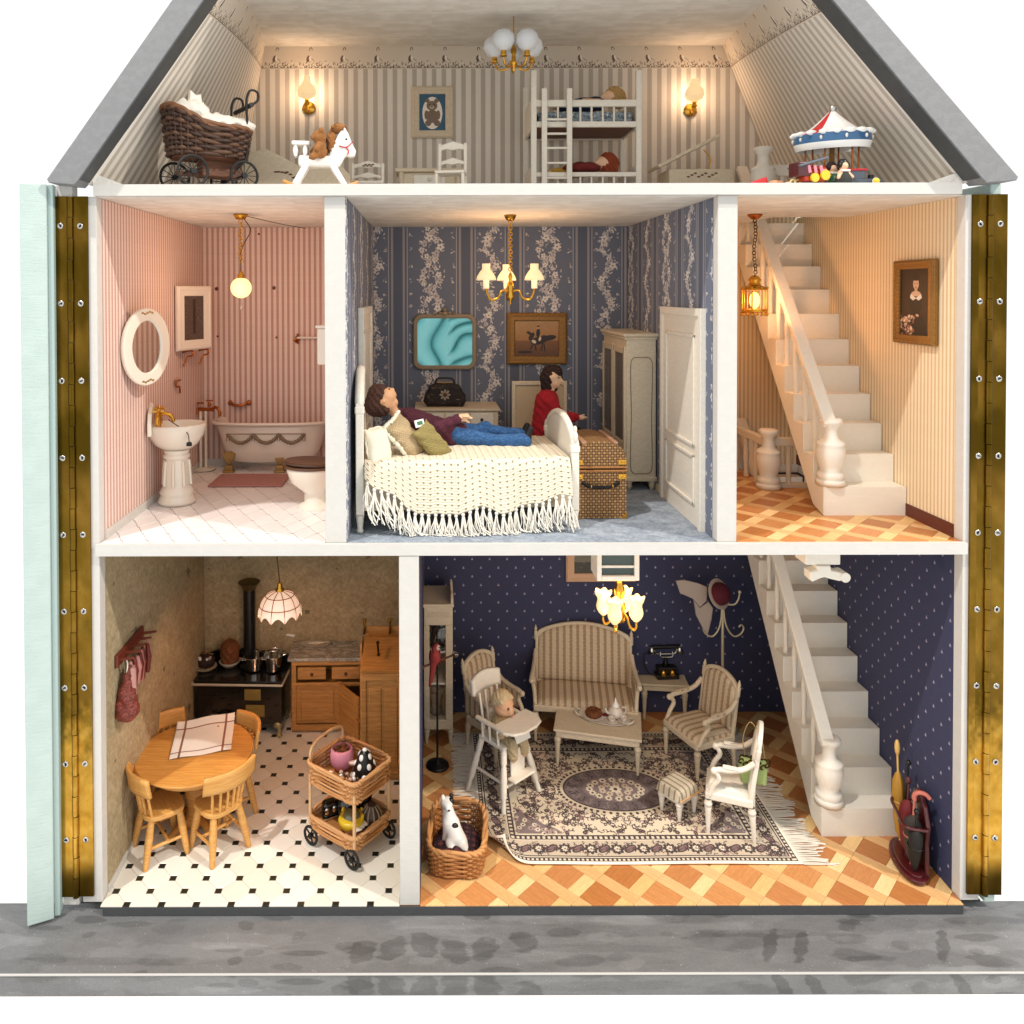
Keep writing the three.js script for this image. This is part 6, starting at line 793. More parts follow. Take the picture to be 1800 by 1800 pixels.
{ // counter with marble top, open cupboard door
  const a = G(514, 1287), x0 = a[0] - 2, x1 = x0 + 184, z1 = a[2], z0 = ZB + 2, w = x1 - x0, D = z1 - z0, h = atZ(560, 1157, z1 + 6)[1] - YG, c = T('kitchen_counter', 'pine kitchen cupboard with grey marble top and an open door', 'cupboard', [(x0 + x1) / 2, YG, z1 - D / 2], 0.02);
  P(c, 'marble_top', bx(w + 14, 8, D + 10, -2, h - 8, 2, 2), M.marble); P(c, 'carcass', [bx(w, h - 18, 6, 0, 10, -D / 2 + 3), bx(6, h - 18, D, -w / 2 + 3, 10, 0), bx(6, h - 18, D, w / 2 - 3, 10, 0), bx(w - 12, 6, D, 0, 12, 0), bx(w - 12, 6, D - 4, 0, h * 0.6, 0)], M.pine);
  P(c, 'frame', [bx(w, 8, 5, 0, h * 0.62, D / 2, 1.5), bx(w, 12, 5, 0, h - 20, D / 2, 1.5), bx(12, h - 18, 5, -w / 2 + 6, 10, D / 2 - 0.4, 1.5), bx(12, h - 18, 5, w / 2 - 6, 10, D / 2 - 0.4, 1.5), bx(w, 16, 5, 0, 4, D / 2 + 0.3, 1.5), bx(8, h * 0.62, 5, 24, 10, D / 2 - 0.2, 1)], M.pine);
  for (const s of [-1, 1]) { const d = P(c, 'drawer', bx(w / 2 - 22, 30, 6, s * (w / 4 - 4), h - 54, D / 2 + 1, 2), M.pine); d.add(mesh('knob', sp(4, 4, 4, s * (w / 4 - 4), h - 40, D / 2 + 6, 10), M.brownWood)); }
  P(c, 'door', [bx(w * 0.56, h * 0.5, 4, -w / 2 + 12 + w * 0.28, 22, D / 2 - 3, 1), bx(w * 0.44, h * 0.4, 4, -w / 2 + 12 + w * 0.28, 32, D / 2 + 0.2, 2)], M.pine); 
  const dr = S(c, 'door', 'open cupboard door standing out into the room'); const dg = bx(92, h * 0.6, 6, 46, 12, 0, 1.5), dp = bx(60, h * 0.42, 4, 48, 28, 2.5, 2); for (const g of [dg, dp]) g.rotateY(-0.95).translate(26, 0, D / 2 + 2); P(dr, 'door_board', dg, M.pine); P(dr, 'door_panel', dp, M.pine); P(dr, 'latch', bx(9, 3, 4, 88, 70, 3, 1).rotateY(-0.95).translate(26, 0, D / 2 + 2), M.gold);
  const top = YG + h, pp = atY(556, 1133, top), f = T('fish_platter', 'pale fish platter lying on the grey marble counter', 'platter', [pp[0], top, pp[2]], 0.1); P(f, 'dish', la([[0, 0], [28, 0], [34, 4], [32, 5], [26, 2], [0, 2]], 28).scale(1.2, 1, 0.55), std(0xb8b0a0, 0.4)); P(f, 'fish', [sp(22, 4, 6, 0, 5, 0, 14), ex([[20, 0], [32, 6], [32, -6]], 2, 0.5).rotateX(Math.PI / 2).translate(0, 6, 0)], std(0xd3c8b2, 0.35));
  const kp = atY(508, 1126, top), k = T('knife', 'white-handled knife jutting over the left edge of the marble counter', 'knife', [kp[0], top + 12, kp[2]], -0.25); P(k, 'handle', bx(34, 6, 7, 0, 0, 0, 2.5, [0, 0, -0.1]), M.whiteGloss); P(k, 'blade', bx(40, 2, 8, -34, 3, -3, 0.6, [0, 0, -0.05]), M.steel);
}
{ // tall cabinet at the partition
  const z1 = G(660, 1371)[2], x1 = -64, x0 = atZ(633, 1250, z1)[0], w = x1 - x0, zb = z1 - 150, h = atZ(660, 1181, z1)[1] - YG, hb = h + 20, c = T('bureau', 'tall brown wooden kitchen bureau with sloping lid against the white partition', 'cabinet', [(x0 + x1) / 2, YG, z1 - 75], 0);
  const prof = [[-75, 0], [75, 0], [75, h], [-40, hb], [-75, hb]]; P(c, 'body', ex(prof, w, 1.5).rotateY(-Math.PI / 2), M.pine);
  P(c, 'lid', ex([[78, h - 1], [80, h + 4], [-38, hb + 7], [-38, hb + 1]], w - 8, 1).rotateY(-Math.PI / 2), M.pine); P(c, 'lid_handle', [st([-14, h + 36, 18], [-10, h + 24, 44], 2.4), sp(4, 4, 4, -14, h + 38, 14), sp(4, 4, 4, -10, h + 25, 46)], M.brassDark);
  P(c, 'door_frame', [bx(12, h - 30, 5, -w / 2 + 8, 14, 76, 1.5), bx(12, h - 30, 5, w / 2 - 8, 14, 76, 1.5), bx(w - 4, 14, 5, 0, h - 18, 76.4, 1.5), bx(w - 4, 14, 5, 0, 6, 76.4, 1.5)], M.pine); P(c, 'panel', bx(w * 0.28, h - 66, 4, -w * 0.16, 30, 75.5, 2), M.pine); P(c, 'panel', bx(w * 0.28, h - 66, 4, w * 0.2, 30, 75.5, 2), M.pine);
  P(c, 'back_rail', bx(w, 22, 5, 0, hb - 2, -70, 1.5), M.pine); P(c, 'side_plank', bx(5, hb - 20, 40, -w / 2 - 6, 20, -40, 1.5), M.pine); for (const x of [-w / 2 - 2, 10]) P(c, 'tap', [cy(2.6, 2.6, 26, x, hb + 6, -64, 10), sp(4, 5, 4, x, hb + 34, -64), st([x, hb + 16, -64], [x, hb + 10, -50], 2.4), bx(12, 3, 3, x, hb + 38, -64, 1)], M.brass);
}
{ // hams
  const a = atX(203, 1168, XL + 4), b = atX(250, 1106, XL + 4), r = T('meat_rack', 'dark wooden rack of pegs fixed to the left kitchen wall', 'rack', [XL + 2, (a[1] + b[1]) / 2, (a[2] + b[2]) / 2], Math.PI / 2), L = Math.abs(a[2] - b[2]); P(r, 'board', bx(L, 24, 6, 0, -12, 3, 2), M.redWood); for (let i = 0; i < 5; i++) P(r, 'peg', st([-L / 2 + 10 + i * (L - 20) / 4, 0, 5], [-L / 2 + 10 + i * (L - 20) / 4, 4, 34], 3, 2.4), M.redWood);
  const hang = (z, x) => [XL + x, a[1] - 6, z];
  const za = a[2], zb2 = b[2]; const hm = T('ham', 'large brown ham hanging lowest from the meat rack', 'ham', hang(lerp(za, zb2, 0.12), 18), 0); P(hm, 'ham', jiggle(skin([[0, -86, 0, 22, 0, -56, 0, 15], [0, -56, 0, 13, 1, -22, 0, 6], [8, -84, 6, 14, 6, -70, 4, 12]], 6, 44), 1.2, 0.25), M.meat); P(hm, 'cord', tu([[0, -20, 0], [2, 0, 0], [0, 8, 0]], 1.4), M.linen);
  const sg = (nm, label, t, n, len, m) => { const s = T(nm, label, 'sausages', hang(lerp(za, zb2, t), 20), 0); for (let i = 0; i < n; i++) { const z = -i * 13 + n * 5, x = rr(-4, 6), l2 = len + rr(-10, 10); P(s, 'sausage', skin([[x, -8, z, 4, x + 2, -l2 * 0.5, z + rr(-2, 2), 5.5], [x + 2, -l2 * 0.5, z, 5.5, x, -l2, z, 4.5]], 2, 30), m[i % m.length]); } };
  sg('sausages', 'string of dark and pale sausages hanging above the brown ham', 0.3, 4, 52, [M.sausage, M.sausagePale]); sg('sausages', 'bunch of dark red sausages at the right end of the meat rack', 0.72, 5, 58, [M.sausage, M.sausagePale, M.sausage]);
  const b2 = T('bacon', 'pale streaked piece of bacon hanging beside the brown ham', 'bacon', hang(lerp(za, zb2, 0.2), 26), 0.4); P(b2, 'slab', jiggle(bx(10, 60, 22, 0, -70, 0, 4), 1.4, 0.3), std(0xb98a80, 0.5)); P(b2, 'rind', jiggle(bx(4, 58, 20, -7, -69, 0, 2), 1, 0.3), M.meat);
}
{ // pendant with leaded panes
  const z = -290, p = atZ(492, 1066, z), l = T('pendant_lamp', 'pink leaded glass dome lamp hanging in the kitchen', 'pendant lamp', [p[0], p[1], z], 0.1), R = 46, top = 26, rows = [[8, 34], [30, 25], [42, 4], [46, -22]], n = 10;
  const glass = glow(0xf3e0d0, 0xf2c0a0, 0.62);
  for (let k = 0; k < n; k++) for (let j = 0; j < 3; j++) P(l, 'pane', grid(6, 4, (u, v) => { const a = (k + u) / n * 2 * Math.PI, r = lerp(rows[j][0], rows[j + 1][0], v) + Math.sin(v * Math.PI) * 1.6; let y = lerp(rows[j][1], rows[j + 1][1], v); if (j === 2) y += v * 13 * Math.sin(u * Math.PI); return [Math.cos(a) * r, y, Math.sin(a) * r]; }, 0.8), glass);
  const lead = []; for (let k = 0; k < n; k++) { const a = k / n * 2 * Math.PI; lead.push(tu(rows.map(([r, y]) => [Math.cos(a) * (r + 0.4), y, Math.sin(a) * (r + 0.4)]), 0.9, false, 16, 5)); } for (const j of [1, 2]) lead.push(to(rows[j][0] + 0.5, 0.9, 0, rows[j][1], 0, [Math.PI / 2, 0, 0])); P(l, 'leading', lead, M.copper);
  P(l, 'cap', la([[9, 32], [10, 37], [6, 40], [5, 50], [3, 52], [0, 52]], 16), M.gold); P(l, 'cable', tu([[0, 50, 0], [-3, 80, 0], [-6, 120, 0], [-4, YB - 20 - p[1], 0]], 1.3), M.lampCable); P(l, 'bulb', sp(7, 9, 7, 0, 8, 0), glow(0xfff0d8, 0xffd8a8, 2)); bulb(l, 0, -4, 0, 0.0105, 0xffc090); }
{ // wicker tea trolley
  const f = G(622, 1524), l0 = G(545, 1478), r0 = G(692, 1480), c0 = [(l0[0] + r0[0]) / 2, (l0[2] + r0[2]) / 2], ang = Math.atan2(-(f[2] - l0[2]), f[0] - l0[0]), a = Math.hypot(f[0] - l0[0], f[2] - l0[2]), b = Math.hypot(f[0] - r0[0], f[2] - r0[2]);
  const t = T('tea_trolley', 'pale wicker tea trolley with two trays on dark wheels', 'trolley', [c0[0] - 4, YG, c0[1]], ang), w = a + 4, d = b + 6, o = rrect(w, d, 9), o2 = rrect(w + 4, d + 4, 9);
  for (const [nm, y0, y1, oo] of [['upper_tray', 130, 162, o2], ['lower_tray', 40, 58, o]]) { const b2 = S(t, nm); P(b2, 'tray_board', bx(w - 4, 3, d - 4, 0, y0 - 2, 0, 1), M.wicker[1]); woven(b2, oo, y0, y1 - 6, nm === 'upper_tray' ? 8 : 4, 44, nm === 'upper_tray' ? 2 : 2.2, M.wicker, 2); P(b2, 'rim', braid((q) => { const [x, z] = oo(q); return [x * 1.04, z * 1.05]; }, y1, 3, 90), M.wicker[2]); P(b2, 'foot_braid', braid(oo, y0 - 4, 2.8, 90), M.wicker[0]); }
  for (const x of [-1, 1]) for (const z of [-1, 1]) P(t, 'post', cy(3.4, 3.4, 100, x * (w / 2 - 2), 40, z * (d / 2 - 2), 10), M.wickerPale[0]);
  P(t, 'handle', tu([[-w / 2, 158, d / 2 - 6], [-w / 2 - 2, 180, d / 2 - 8], [-w / 2 - 4, 190, d / 4], [-w / 2 - 5, 192, -d / 4], [-w / 2 - 3, 184, -d / 2 + 6], [-w / 2, 160, -d / 2 + 6]], 3, false, 50), M.wickerPale[0]);
  for (const x of [-1, 1]) for (const z of [-1, 1]) { const wl2 = S(t, 'wheel'), X = x * (w / 2 - 6), Z = z * (d / 2 + 1), R = 19; P(wl2, 'tyre', to(R - 2.4, 2.6, X, R, Z), M.rubber); P(wl2, 'rim_disc', [cy(5, 5, 7, X, R, Z, 12, [Math.PI / 2, 0, 0]), ...[0, 1, 2, 3, 4].map((k) => st([X, R, Z], [X + Math.cos(k * 1.257) * (R - 4), R + Math.sin(k * 1.257) * (R - 4), Z], 1.6))], M.iron); }
  P(t, 'wheel_frame', [bx(w - 14, 6, 5, 0, 32, d / 2 - 8, 1), bx(w - 14, 6, 5, 0, 32, -d / 2 + 8, 1), bx(5, 6, d - 14, w / 2 - 10, 32, 0, 1)], M.pine);
  const at = (x, z, y) => { const c = Math.cos(ang), s = Math.sin(ang); return [c0[0] - 4 + x * c + z * s, YG + y, c0[1] - x * s + z * c]; };
  const hat = T('round_basket', 'round pink basket of brown rolls on the upper tray of the trolley', 'basket', at(-26, -6, 134), 0); P(hat, 'bowl', la([[0, 0], [14, 1], [22, 12], [24, 26], [22, 38], [18, 42], [19, 36], [20, 24], [0, 20]], 28), M.pink); for (let i = 0; i < 6; i++) P(hat, 'roll', jiggle(sp(7, 5, 6, Math.cos(i) * 9, 36 + (i % 2) * 5, Math.sin(i) * 8, 10), 0.6, 0.5), M.bread); 
  const dc = T('polka_dot_cosy', 'black cone-shaped cosy with big white dots on the upper tray', 'tea cosy', at(28, -14, 134), 0); P(dc, 'cone', la([[0, 0], [22, 0], [25, 6], [22, 18], [16, 34], [10, 46], [4, 52], [0, 53]], 28), M.black); P(dc, 'saucer', la([[0, -2], [27, -1], [29, 2], [0, 1]], 24), std(0xcabfae, 0.4)); for (const [k, y, r] of [[0, 10, 24.5], [1, 10, 24.5], [2, 10, 24.5], [3, 10, 24.5], [4, 10, 24.5], [5, 10, 24.5], [0.5, 27, 19], [1.5, 27, 19], [2.5, 27, 19], [3.5, 27, 19], [4.5, 27, 19], [5.5, 27, 19], [0, 42, 12.4], [1.5, 42, 12.4], [3, 42, 12.4], [4.5, 42, 12.4]]) { const aa = k * 1.047 + 0.5; P(dc, 'dot', sp(4.8, 6, 2, 0, 0, 0, 10).rotateX(-0.4).rotateY(Math.PI / 2 - aa).translate(Math.cos(aa) * r, y, Math.sin(aa) * r), M.whiteGloss); } P(dc, 'dot', sp(5, 4, 5, 0, 52, 0, 10), M.whiteGloss);
  const bd = T('sweets', 'heap of brown and white sweets piled on the front of the upper tray', 'sweets', at(8, 14, 134), 0); for (let i = 0; i < 46; i++) P(bd, 'sweet', sp(rr(3, 5), rr(2.6, 4.2), rr(3, 5), rr(-40, 34), rr(2, 15) * (i % 3 ? 0.6 : 1.1), rr(-10, 24), 8), [M.bread, M.whiteGloss, M.wicker[2], std(0x6a4a38, 0.5), std(0xc9a58c, 0.5)][i % 5]);
  const rg = T('doughnut', 'small ring-shaped pastry between the pink basket and the dotted cosy', 'pastry', at(4, -8, 150), 0); P(rg, 'ring', to(7, 4, 0, 4, 0, [1.2, 0, 0]), std(0xb98a72, 0.6)); P(rg, 'glaze', to(7, 3, 0, 5.4, 1, [1.2, 0, 0]), std(0xe0c7ba, 0.4));
  const yl = T('honey_pot', 'yellow rounded pot with glossy lid at the front of the lower tray', 'pot', at(18, 14, 42), 0.4); P(yl, 'pot', la([[0, 0], [16, 0], [24, 8], [26, 18], [23, 25], [0, 26]], 28), M.yellow); P(yl, 'lid', la([[17, 25], [15, 31], [8, 35], [0, 36]], 24), phy(0x6f6a4a, 0.15, { clearcoat: 1 })); for (let i = 0; i < 5; i++) P(yl, 'drip', sp(5, 6, 3, 0, 0, 0, 8).rotateY(i * 0.9).translate(Math.sin(i * 0.9) * 23, 26, Math.cos(i * 0.9) * 23), M.yellow);
  const kt = T('kettle', 'black kettle at the back of the lower tray', 'kettle', at(-16, -18, 42), 0); P(kt, 'body', la([[0, 0], [24, 0], [29, 14], [26, 32], [14, 44], [8, 50], [0, 52]], 28), phy(0x140f14, 0.2, { clearcoat: 0.8 })); P(kt, 'spout', tu([[24, 20, 0], [36, 26, 0], [42, 40, 0]], 5, false, 16), M.black);
  const tp = T('toaster', 'small black and chrome toaster at the left of the lower tray', 'toaster', at(-42, 14, 42), 0.5); P(tp, 'casing', bx(30, 30, 22, 0, 2, 0, 8), M.blackGloss); P(tp, 'chrome_side', [sp(5, 7, 3, -9, 18, 11), sp(5, 7, 3, 7, 18, 11), bx(34, 4, 26, 0, 0, 0, 1.5)], M.chrome);
  const jr = T('ribbed_jar', 'dark ribbed jar at the right of the lower tray', 'jar', at(44, -16, 42), 0); P(jr, 'jar', la([[0, 0], [14, 0], [19, 12], [18, 26], [10, 38], [6, 42], [0, 44]], 24), std(0x3c2a20, 0.4)); for (let k = 0; k < 10; k++) P(jr, 'rib', tu([[Math.cos(k * 0.628) * 15, 1, Math.sin(k * 0.628) * 15], [Math.cos(k * 0.628) * 19.5, 14, Math.sin(k * 0.628) * 19.5], [Math.cos(k * 0.628) * 17.5, 28, Math.sin(k * 0.628) * 17.5], [Math.cos(k * 0.628) * 8, 40, Math.sin(k * 0.628) * 8]], 1.6), std(0x8c755e, 0.5));
  const bc = T('biscuits', 'brown biscuits and pale wafers lying at the front right of the lower tray', 'biscuits', at(46, 20, 44), 0); for (let i = 0; i < 11; i++) P(bc, 'biscuit', sp(8, 3.4, 6, rr(-26, 12), 3 + (i % 3) * 3, rr(-12, 14), 10), i % 3 ? M.bread : std(0x8f5f4a, 0.6)); for (let i = 0; i < 4; i++) P(bc, 'wafer', bx(16, 3, 6, rr(-4, 12), 12, -14 + i * 7, 1, [0.2, 0.4, 0.1]), std(0xe2d2bd, 0.6));
}
// ---------------------------------------------------------------- living room
{ // rug
  const fr = G(1412, 1521), lb = G(828, 1300), bk = G(1200, 1290), x0 = lb[0], x1 = fr[0], z1 = fr[2], z0 = bk[2], w = x1 - x0, d = z1 - z0, r = T('rug', 'cream and dark patterned oriental rug with a round medallion and pale fringes', 'rug', [(x0 + x1) / 2, YG, (z0 + z1) / 2], 0);
  const tex = canvasTex(1536, 1024, 1, 1, (g, W, H) => {
    const K = '#473b3b', C = '#d9ccb6', Pk = '#8d6f6c', Lg = '#b3a596';
    const curl = (x, y, s, a, c, lw) => { g.save(); g.translate(x, y); g.rotate(a); g.scale(s, Math.abs(s)); g.strokeStyle = c; g.lineWidth = lw; g.beginPath(); g.moveTo(-30, 8); g.bezierCurveTo(-14, -20, 14, 20, 28, -4); g.bezierCurveTo(34, -16, 18, -22, 14, -10); g.stroke(); g.fillStyle = c; for (const [lx, ly, la2] of [[-18, -8, 0.7], [-2, 8, 2.4], [12, 6, 0.4], [22, -20, 1.8]]) { g.beginPath(); g.ellipse(lx, ly, 8, 3.4, la2, 0, 7); g.fill(); } g.restore(); };
    g.fillStyle = '#efe6d4'; g.fillRect(0, 0, W, H); g.fillStyle = K; g.fillRect(14, 14, W - 28, H - 28);
    for (let x = 20; x < W - 30; x += 22) for (const y of [18, H - 30]) { g.fillStyle = C; g.fillRect(x, y, 12, 12); } for (let y = 20; y < H - 30; y += 22) for (const x of [18, W - 30]) { g.fillStyle = C; g.fillRect(x, y, 12, 12); }
    g.fillStyle = C; g.fillRect(36, 36, W - 72, H - 72); g.fillStyle = K; g.fillRect(42, 42, W - 84, H - 84); g.fillStyle = '#c3b49e'; g.fillRect(48, 48, W - 96, H - 96); { const keep = seed; seed = 31; for (let i = 0; i < 620; i++) { const e = i % 4, t = rnd(), o = rr(56, 138), x = e < 2 ? t * W : e === 2 ? o : W - o, y = e === 0 ? o : e === 1 ? H - o : t * H; curl(clamp(x, 56, W - 56), clamp(y, 56, H - 56), rr(0.35, 0.6) * (i % 2 ? 1 : -1), rnd() * 6.3, i % 5 === 4 ? Pk : K, 7); } seed = keep; }
    const ros = (x, y, r2, a, b) => { g.fillStyle = a; for (let k = 0; k < 8; k++) { g.beginPath(); g.ellipse(x + Math.cos(k * 0.785) * r2 * 0.6, y + Math.sin(k * 0.785) * r2 * 0.6, r2 * 0.42, r2 * 0.26, k * 0.785, 0, 7); g.fill(); } g.fillStyle = b; g.beginPath(); g.arc(x, y, r2 * 0.32, 0, 7); g.fill(); };
    const band = (x0b, y0b, x1b, y1b, n) => { for (let i = 0; i < n; i++) { const t = (i + 0.5) / n, x = lerp(x0b, x1b, t), y = lerp(y0b, y1b, t), a = Math.atan2(y1b - y0b, x1b - x0b); if (i % 2) { ros(x, y, 34, K, C); ros(x, y, 18, C, Pk); } else { g.save(); g.translate(x, y); g.rotate(a + 0.6); g.fillStyle = K; g.beginPath(); g.ellipse(0, 0, 36, 19, 0, 0, 7); g.fill(); g.fillStyle = Pk; g.beginPath(); g.ellipse(0, 0, 27, 12, 0, 0, 7); g.fill(); g.fillStyle = K; for (let q = -2; q < 3; q++) g.fillRect(q * 8 - 1, -7, 3, 14); g.restore(); } curl(x + Math.cos(a) * 34, y + Math.sin(a) * 34, 0.9, a + 0.4, K, 5); curl(x - Math.cos(a) * 30, y - Math.sin(a) * 30, -0.7, a - 0.5, K, 5); } };
    band(60, 92, W - 60, 92, 22); band(60, H - 92, W - 60, H - 92, 22); band(92, 130, 92, H - 130, 13); band(W - 92, 130, W - 92, H - 130, 13);
    g.fillStyle = C; g.fillRect(144, 144, W - 288, H - 288); g.fillStyle = K; g.fillRect(150, 150, W - 300, H - 300); for (let x = 158; x < W - 170; x += 26) for (const y of [155, H - 171]) { g.fillStyle = C; g.fillRect(x, y, 14, 16); } for (let y = 158; y < H - 170; y += 26) for (const x of [155, W - 171]) { g.fillStyle = C; g.fillRect(x, y, 16, 14); }
    g.fillStyle = '#d6c7ae'; g.fillRect(180, 180, W - 360, H - 360);
    const four = (f) => { for (const sx of [1, -1]) for (const sy of [1, -1]) { g.save(); g.translate(W / 2, H / 2); g.scale(sx, sy); f(); g.restore(); } };
    four(() => { const keep = seed; seed = 99; const X = W / 2 - 190, Y = H / 2 - 190;
      g.fillStyle = '#786a69'; g.beginPath(); g.moveTo(X, Y); g.lineTo(X - 230, Y); g.bezierCurveTo(X - 200, Y - 60, X - 130, Y - 50, X - 120, Y - 100); g.bezierCurveTo(X - 60, Y - 100, X - 60, Y - 170, X, Y - 190); g.fill();
      for (let i = 0; i < 26; i++) { const x = X - rnd() * 200, y = Y - rnd() * 160 * (1 - (X - x) / 260); ros(x, y, rr(9, 17), i % 2 ? C : '#a58e86', K); }
      for (let i = 0; i < 190; i++) { const x = rr(6, X - 6), y = rr(10, Y - 8); if (x > X - 240 && y > Y - 200 * (1 - (X - x) / 240)) continue; if ((x / 320) ** 2 + (y / 190) ** 2 < 1.15) continue; curl(x, y, rr(0.55, 1.1) * (i % 2 ? 1 : -1), rnd() * 6.3, i % 4 === 3 ? Pk : K, rr(3.5, 6)); if (i % 3 === 0) ros(x + 14, y + 10, rr(8, 15), K, Pk); }
      seed = keep; });
    const cx = W / 2, cyy = H / 2; for (let k = 0; k < 56; k++) { const a = k / 56 * 2 * Math.PI; g.fillStyle = K; g.beginPath(); g.arc(cx + Math.cos(a) * 312, cyy + Math.sin(a) * 186, 8.5, 0, 7); g.fill(); }
    g.fillStyle = '#6d6061'; g.beginPath(); g.ellipse(cx, cyy, 284, 166, 0, 0, 7); g.fill(); g.strokeStyle = K; g.lineWidth = 8; g.stroke(); for (let k = 0; k < 30; k++) { const a = k / 30 * 2 * Math.PI; curl(cx + Math.cos(a) * 236, cyy + Math.sin(a) * 132, 0.9, a, k % 2 ? '#8b7d7b' : K, 5); }
    g.fillStyle = '#7f7070'; g.beginPath(); g.ellipse(cx, cyy, 180, 98, 0, 0, 7); g.fill(); for (let k = 0; k < 16; k++) { const a = k / 16 * 2 * Math.PI; ros(cx + Math.cos(a) * 142, cyy + Math.sin(a) * 76, 21, C, K); } for (let k = 0; k < 9; k++) { const a = k / 9 * 2 * Math.PI; ros(cx + Math.cos(a) * 78, cyy + Math.sin(a) * 42, 20, '#cbbba6', Pk); } ros(cx, cyy, 34, C, K);
    speckle(g, W, H, 26000, 0.16, ['#fff', '#000', '#766']);
  });
  const g = grid(90, 60, (u, v) => { let X = (u - 0.5) * w, Z = (v - 0.5) * d, Y = 2.2 + 0.8 * Math.sin(u * 11) * Math.sin(v * 8); const a = clamp(1 - u / 0.16, 0, 1), b = clamp((v - 0.74) / 0.26, 0, 1), q = a * b; X += q * q * 46; Z -= q * q * 34; Y += q * q * 30; if (a > 0) Y += a * a * smoothstep(v, 0.62, 0.95) * 5; return [X, Y, Z]; }, 2.2);
  P(r, 'pile', g, std(0xffffff, 0.96, { map: tex, bumpMap: fineBump, bumpScale: 0.0005 }), undefined, true);
  for (const s of [-1, 1]) { const gs = []; for (let i = 0; i < 130; i++) { const z = (i / 129 - 0.5) * d * (s < 0 ? 0.92 : 1) - (s < 0 ? d * 0.04 : 0), ln = s < 0 ? rr(44, 50) : rr(46, 64) + 8 * Math.sin(i * 0.35); gs.push(tu([[s * w / 2, 2.4, z], [s * (w / 2 + ln * 0.5), 1.8, z + rr(-3, 3)], [s * (w / 2 + ln), 1.2, z + rr(-6, 6)]], rr(1.2, 1.9), false, 6, 4)); } const f = P(r, 'fringe', gs, std(0xd9d0c2, 0.95)); f.userData.kind = 'stuff'; }
}
const post = [[0, 0], [0.02, 3.4], [0.06, 3], [0.12, 3.6], [0.7, 6], [0.78, 7.4], [0.8, 5], [0.84, 8], [0.9, 8], [0.92, 6.4], [1, 6.6]];
function salonSeat(name, label, cat, pos, turn, o) {               // carved frame, padded seat and arched back; faces +z
  const { w, d, seat, top, wood, cloth, arms = true, flat = 0 } = o, c = T(name, label, cat, pos, turn), W = w / 2, D = d / 2, leanB = 0.14, sh = seat - 24;
  for (const x of [-1, 1]) { P(c, 'leg', turned([x * (W - 7), 0, D - 8], [x * (W - 7), sh, D - 8], post, 14), wood); P(c, 'leg', turned([x * (W - 9), 0, -D + 2], [x * (W - 9), sh, -D + 8], post, 12), wood); }
  P(c, 'seat_rail', [bx(w - 4, 15, 7, 0, sh, D - 6, 3), bx(w - 10, 15, 7, 0, sh, -D + 8, 3), bx(7, 15, d - 10, W - 6, sh, 0, 3), bx(7, 15, d - 10, -W + 6, sh, 0, 3)], wood);
  P(c, 'seat_cushion', grid(28, 20, (u, v) => { const a = u * 2 - 1, b = v * 2 - 1, e = Math.pow(Math.max(0, (1 - a ** 6) * (1 - b ** 6)), 0.4); return [a * (W - 5), sh + 9 + e * 19 + (b > 0.6 ? (0.6 - b) * 6 : 0), -(b) * (D - 4) + 1]; }), cloth);
  const bw = W - 4, curve = (t) => Math.pow(Math.sin(clamp(t, 0, 1) * Math.PI), flat ? 0.35 : 0.62), rise = o.rise ?? 26, low = seat - 12, shoulder = top - rise, up = (g) => g.translate(0, -seat, 0).rotateX(-leanB).translate(0, seat, -D + 8);
  const topAt = (t, k) => shoulder - k + (rise) * curve(t), rim = (k) => [...Array.from({ length: 25 }, (_, i) => [lerp(-bw + k, bw - k, i / 24), topAt(i / 24, k)]), [bw - k, low + k], [-bw + k, low + k]];
  P(c, 'back_frame', up(ex(rim(0), 9, 2.4, [rim(7.5).reverse()])), wood);
  P(c, 'back_pad', up(grid(26, 18, (u, v) => { const t = u, x = lerp(-bw + 6, bw - 6, u), y = lerp(low + 6, topAt(t, 6.5), v), e = Math.pow(Math.max(0, (1 - (u * 2 - 1) ** 6) * (1 - (v * 2 - 1) ** 6)), 0.5); return [x, y, 2 + e * 7]; }, 5)), cloth);
  for (const x of [-1, 1]) P(c, 'finial', up(la([[0, -18], [4.6, -16], [4.6, 0], [5.6, 2], [3, 5], [4.4, 9], [3, 13], [1, 19], [0, 20]], 12, x * (bw - 1), shoulder + 2, 0)), wood);
  if (arms) for (const x of [-1, 1]) { const q = x * (W - 3), ya = seat + 46; P(c, 'arm', [tu([[q * 0.98, ya + 22, -D + 2], [q, ya + 6, -D + 22], [q * 1.03, ya - 2, 0], [q * 1.05, ya - 4, D * 0.42], [q * 1.05, ya - 9, D * 0.6]], 5.4, false, 40, 8), tu([[q * 1.05, ya - 6, D * 0.56], [q * 1.02, ya - 22, D * 0.42], [q * 0.99, ya - 38, D * 0.62], [q * 0.97, sh + 10, D - 10]], 5, false, 30, 8), sp(6.6, 7, 7, q * 1.05, ya - 8, D * 0.6, 12)], wood);
    if (!o.open) P(c, 'side_pad', grid(14, 10, (u, v) => { const z = lerp(-D + 6, D * 0.42, u), y0 = seat + 1, y1 = lerp(ya + 4, ya - 6, u); return [q * 0.97, lerp(y0, y1, v), z]; }, x * 6), cloth); else P(c, 'arm_pad', bx(11, 5, d * 0.32, q * 1.03, ya + 1, -2, 2.4), cloth); }
  return c;
}
const coffee = (() => { const a = G(980, 1346), b = G(1121, 1366); return { a, b, ang: Math.atan2(a[2] - b[2], b[0] - a[0]) }; })();
const CA = -Math.abs(coffee.ang);
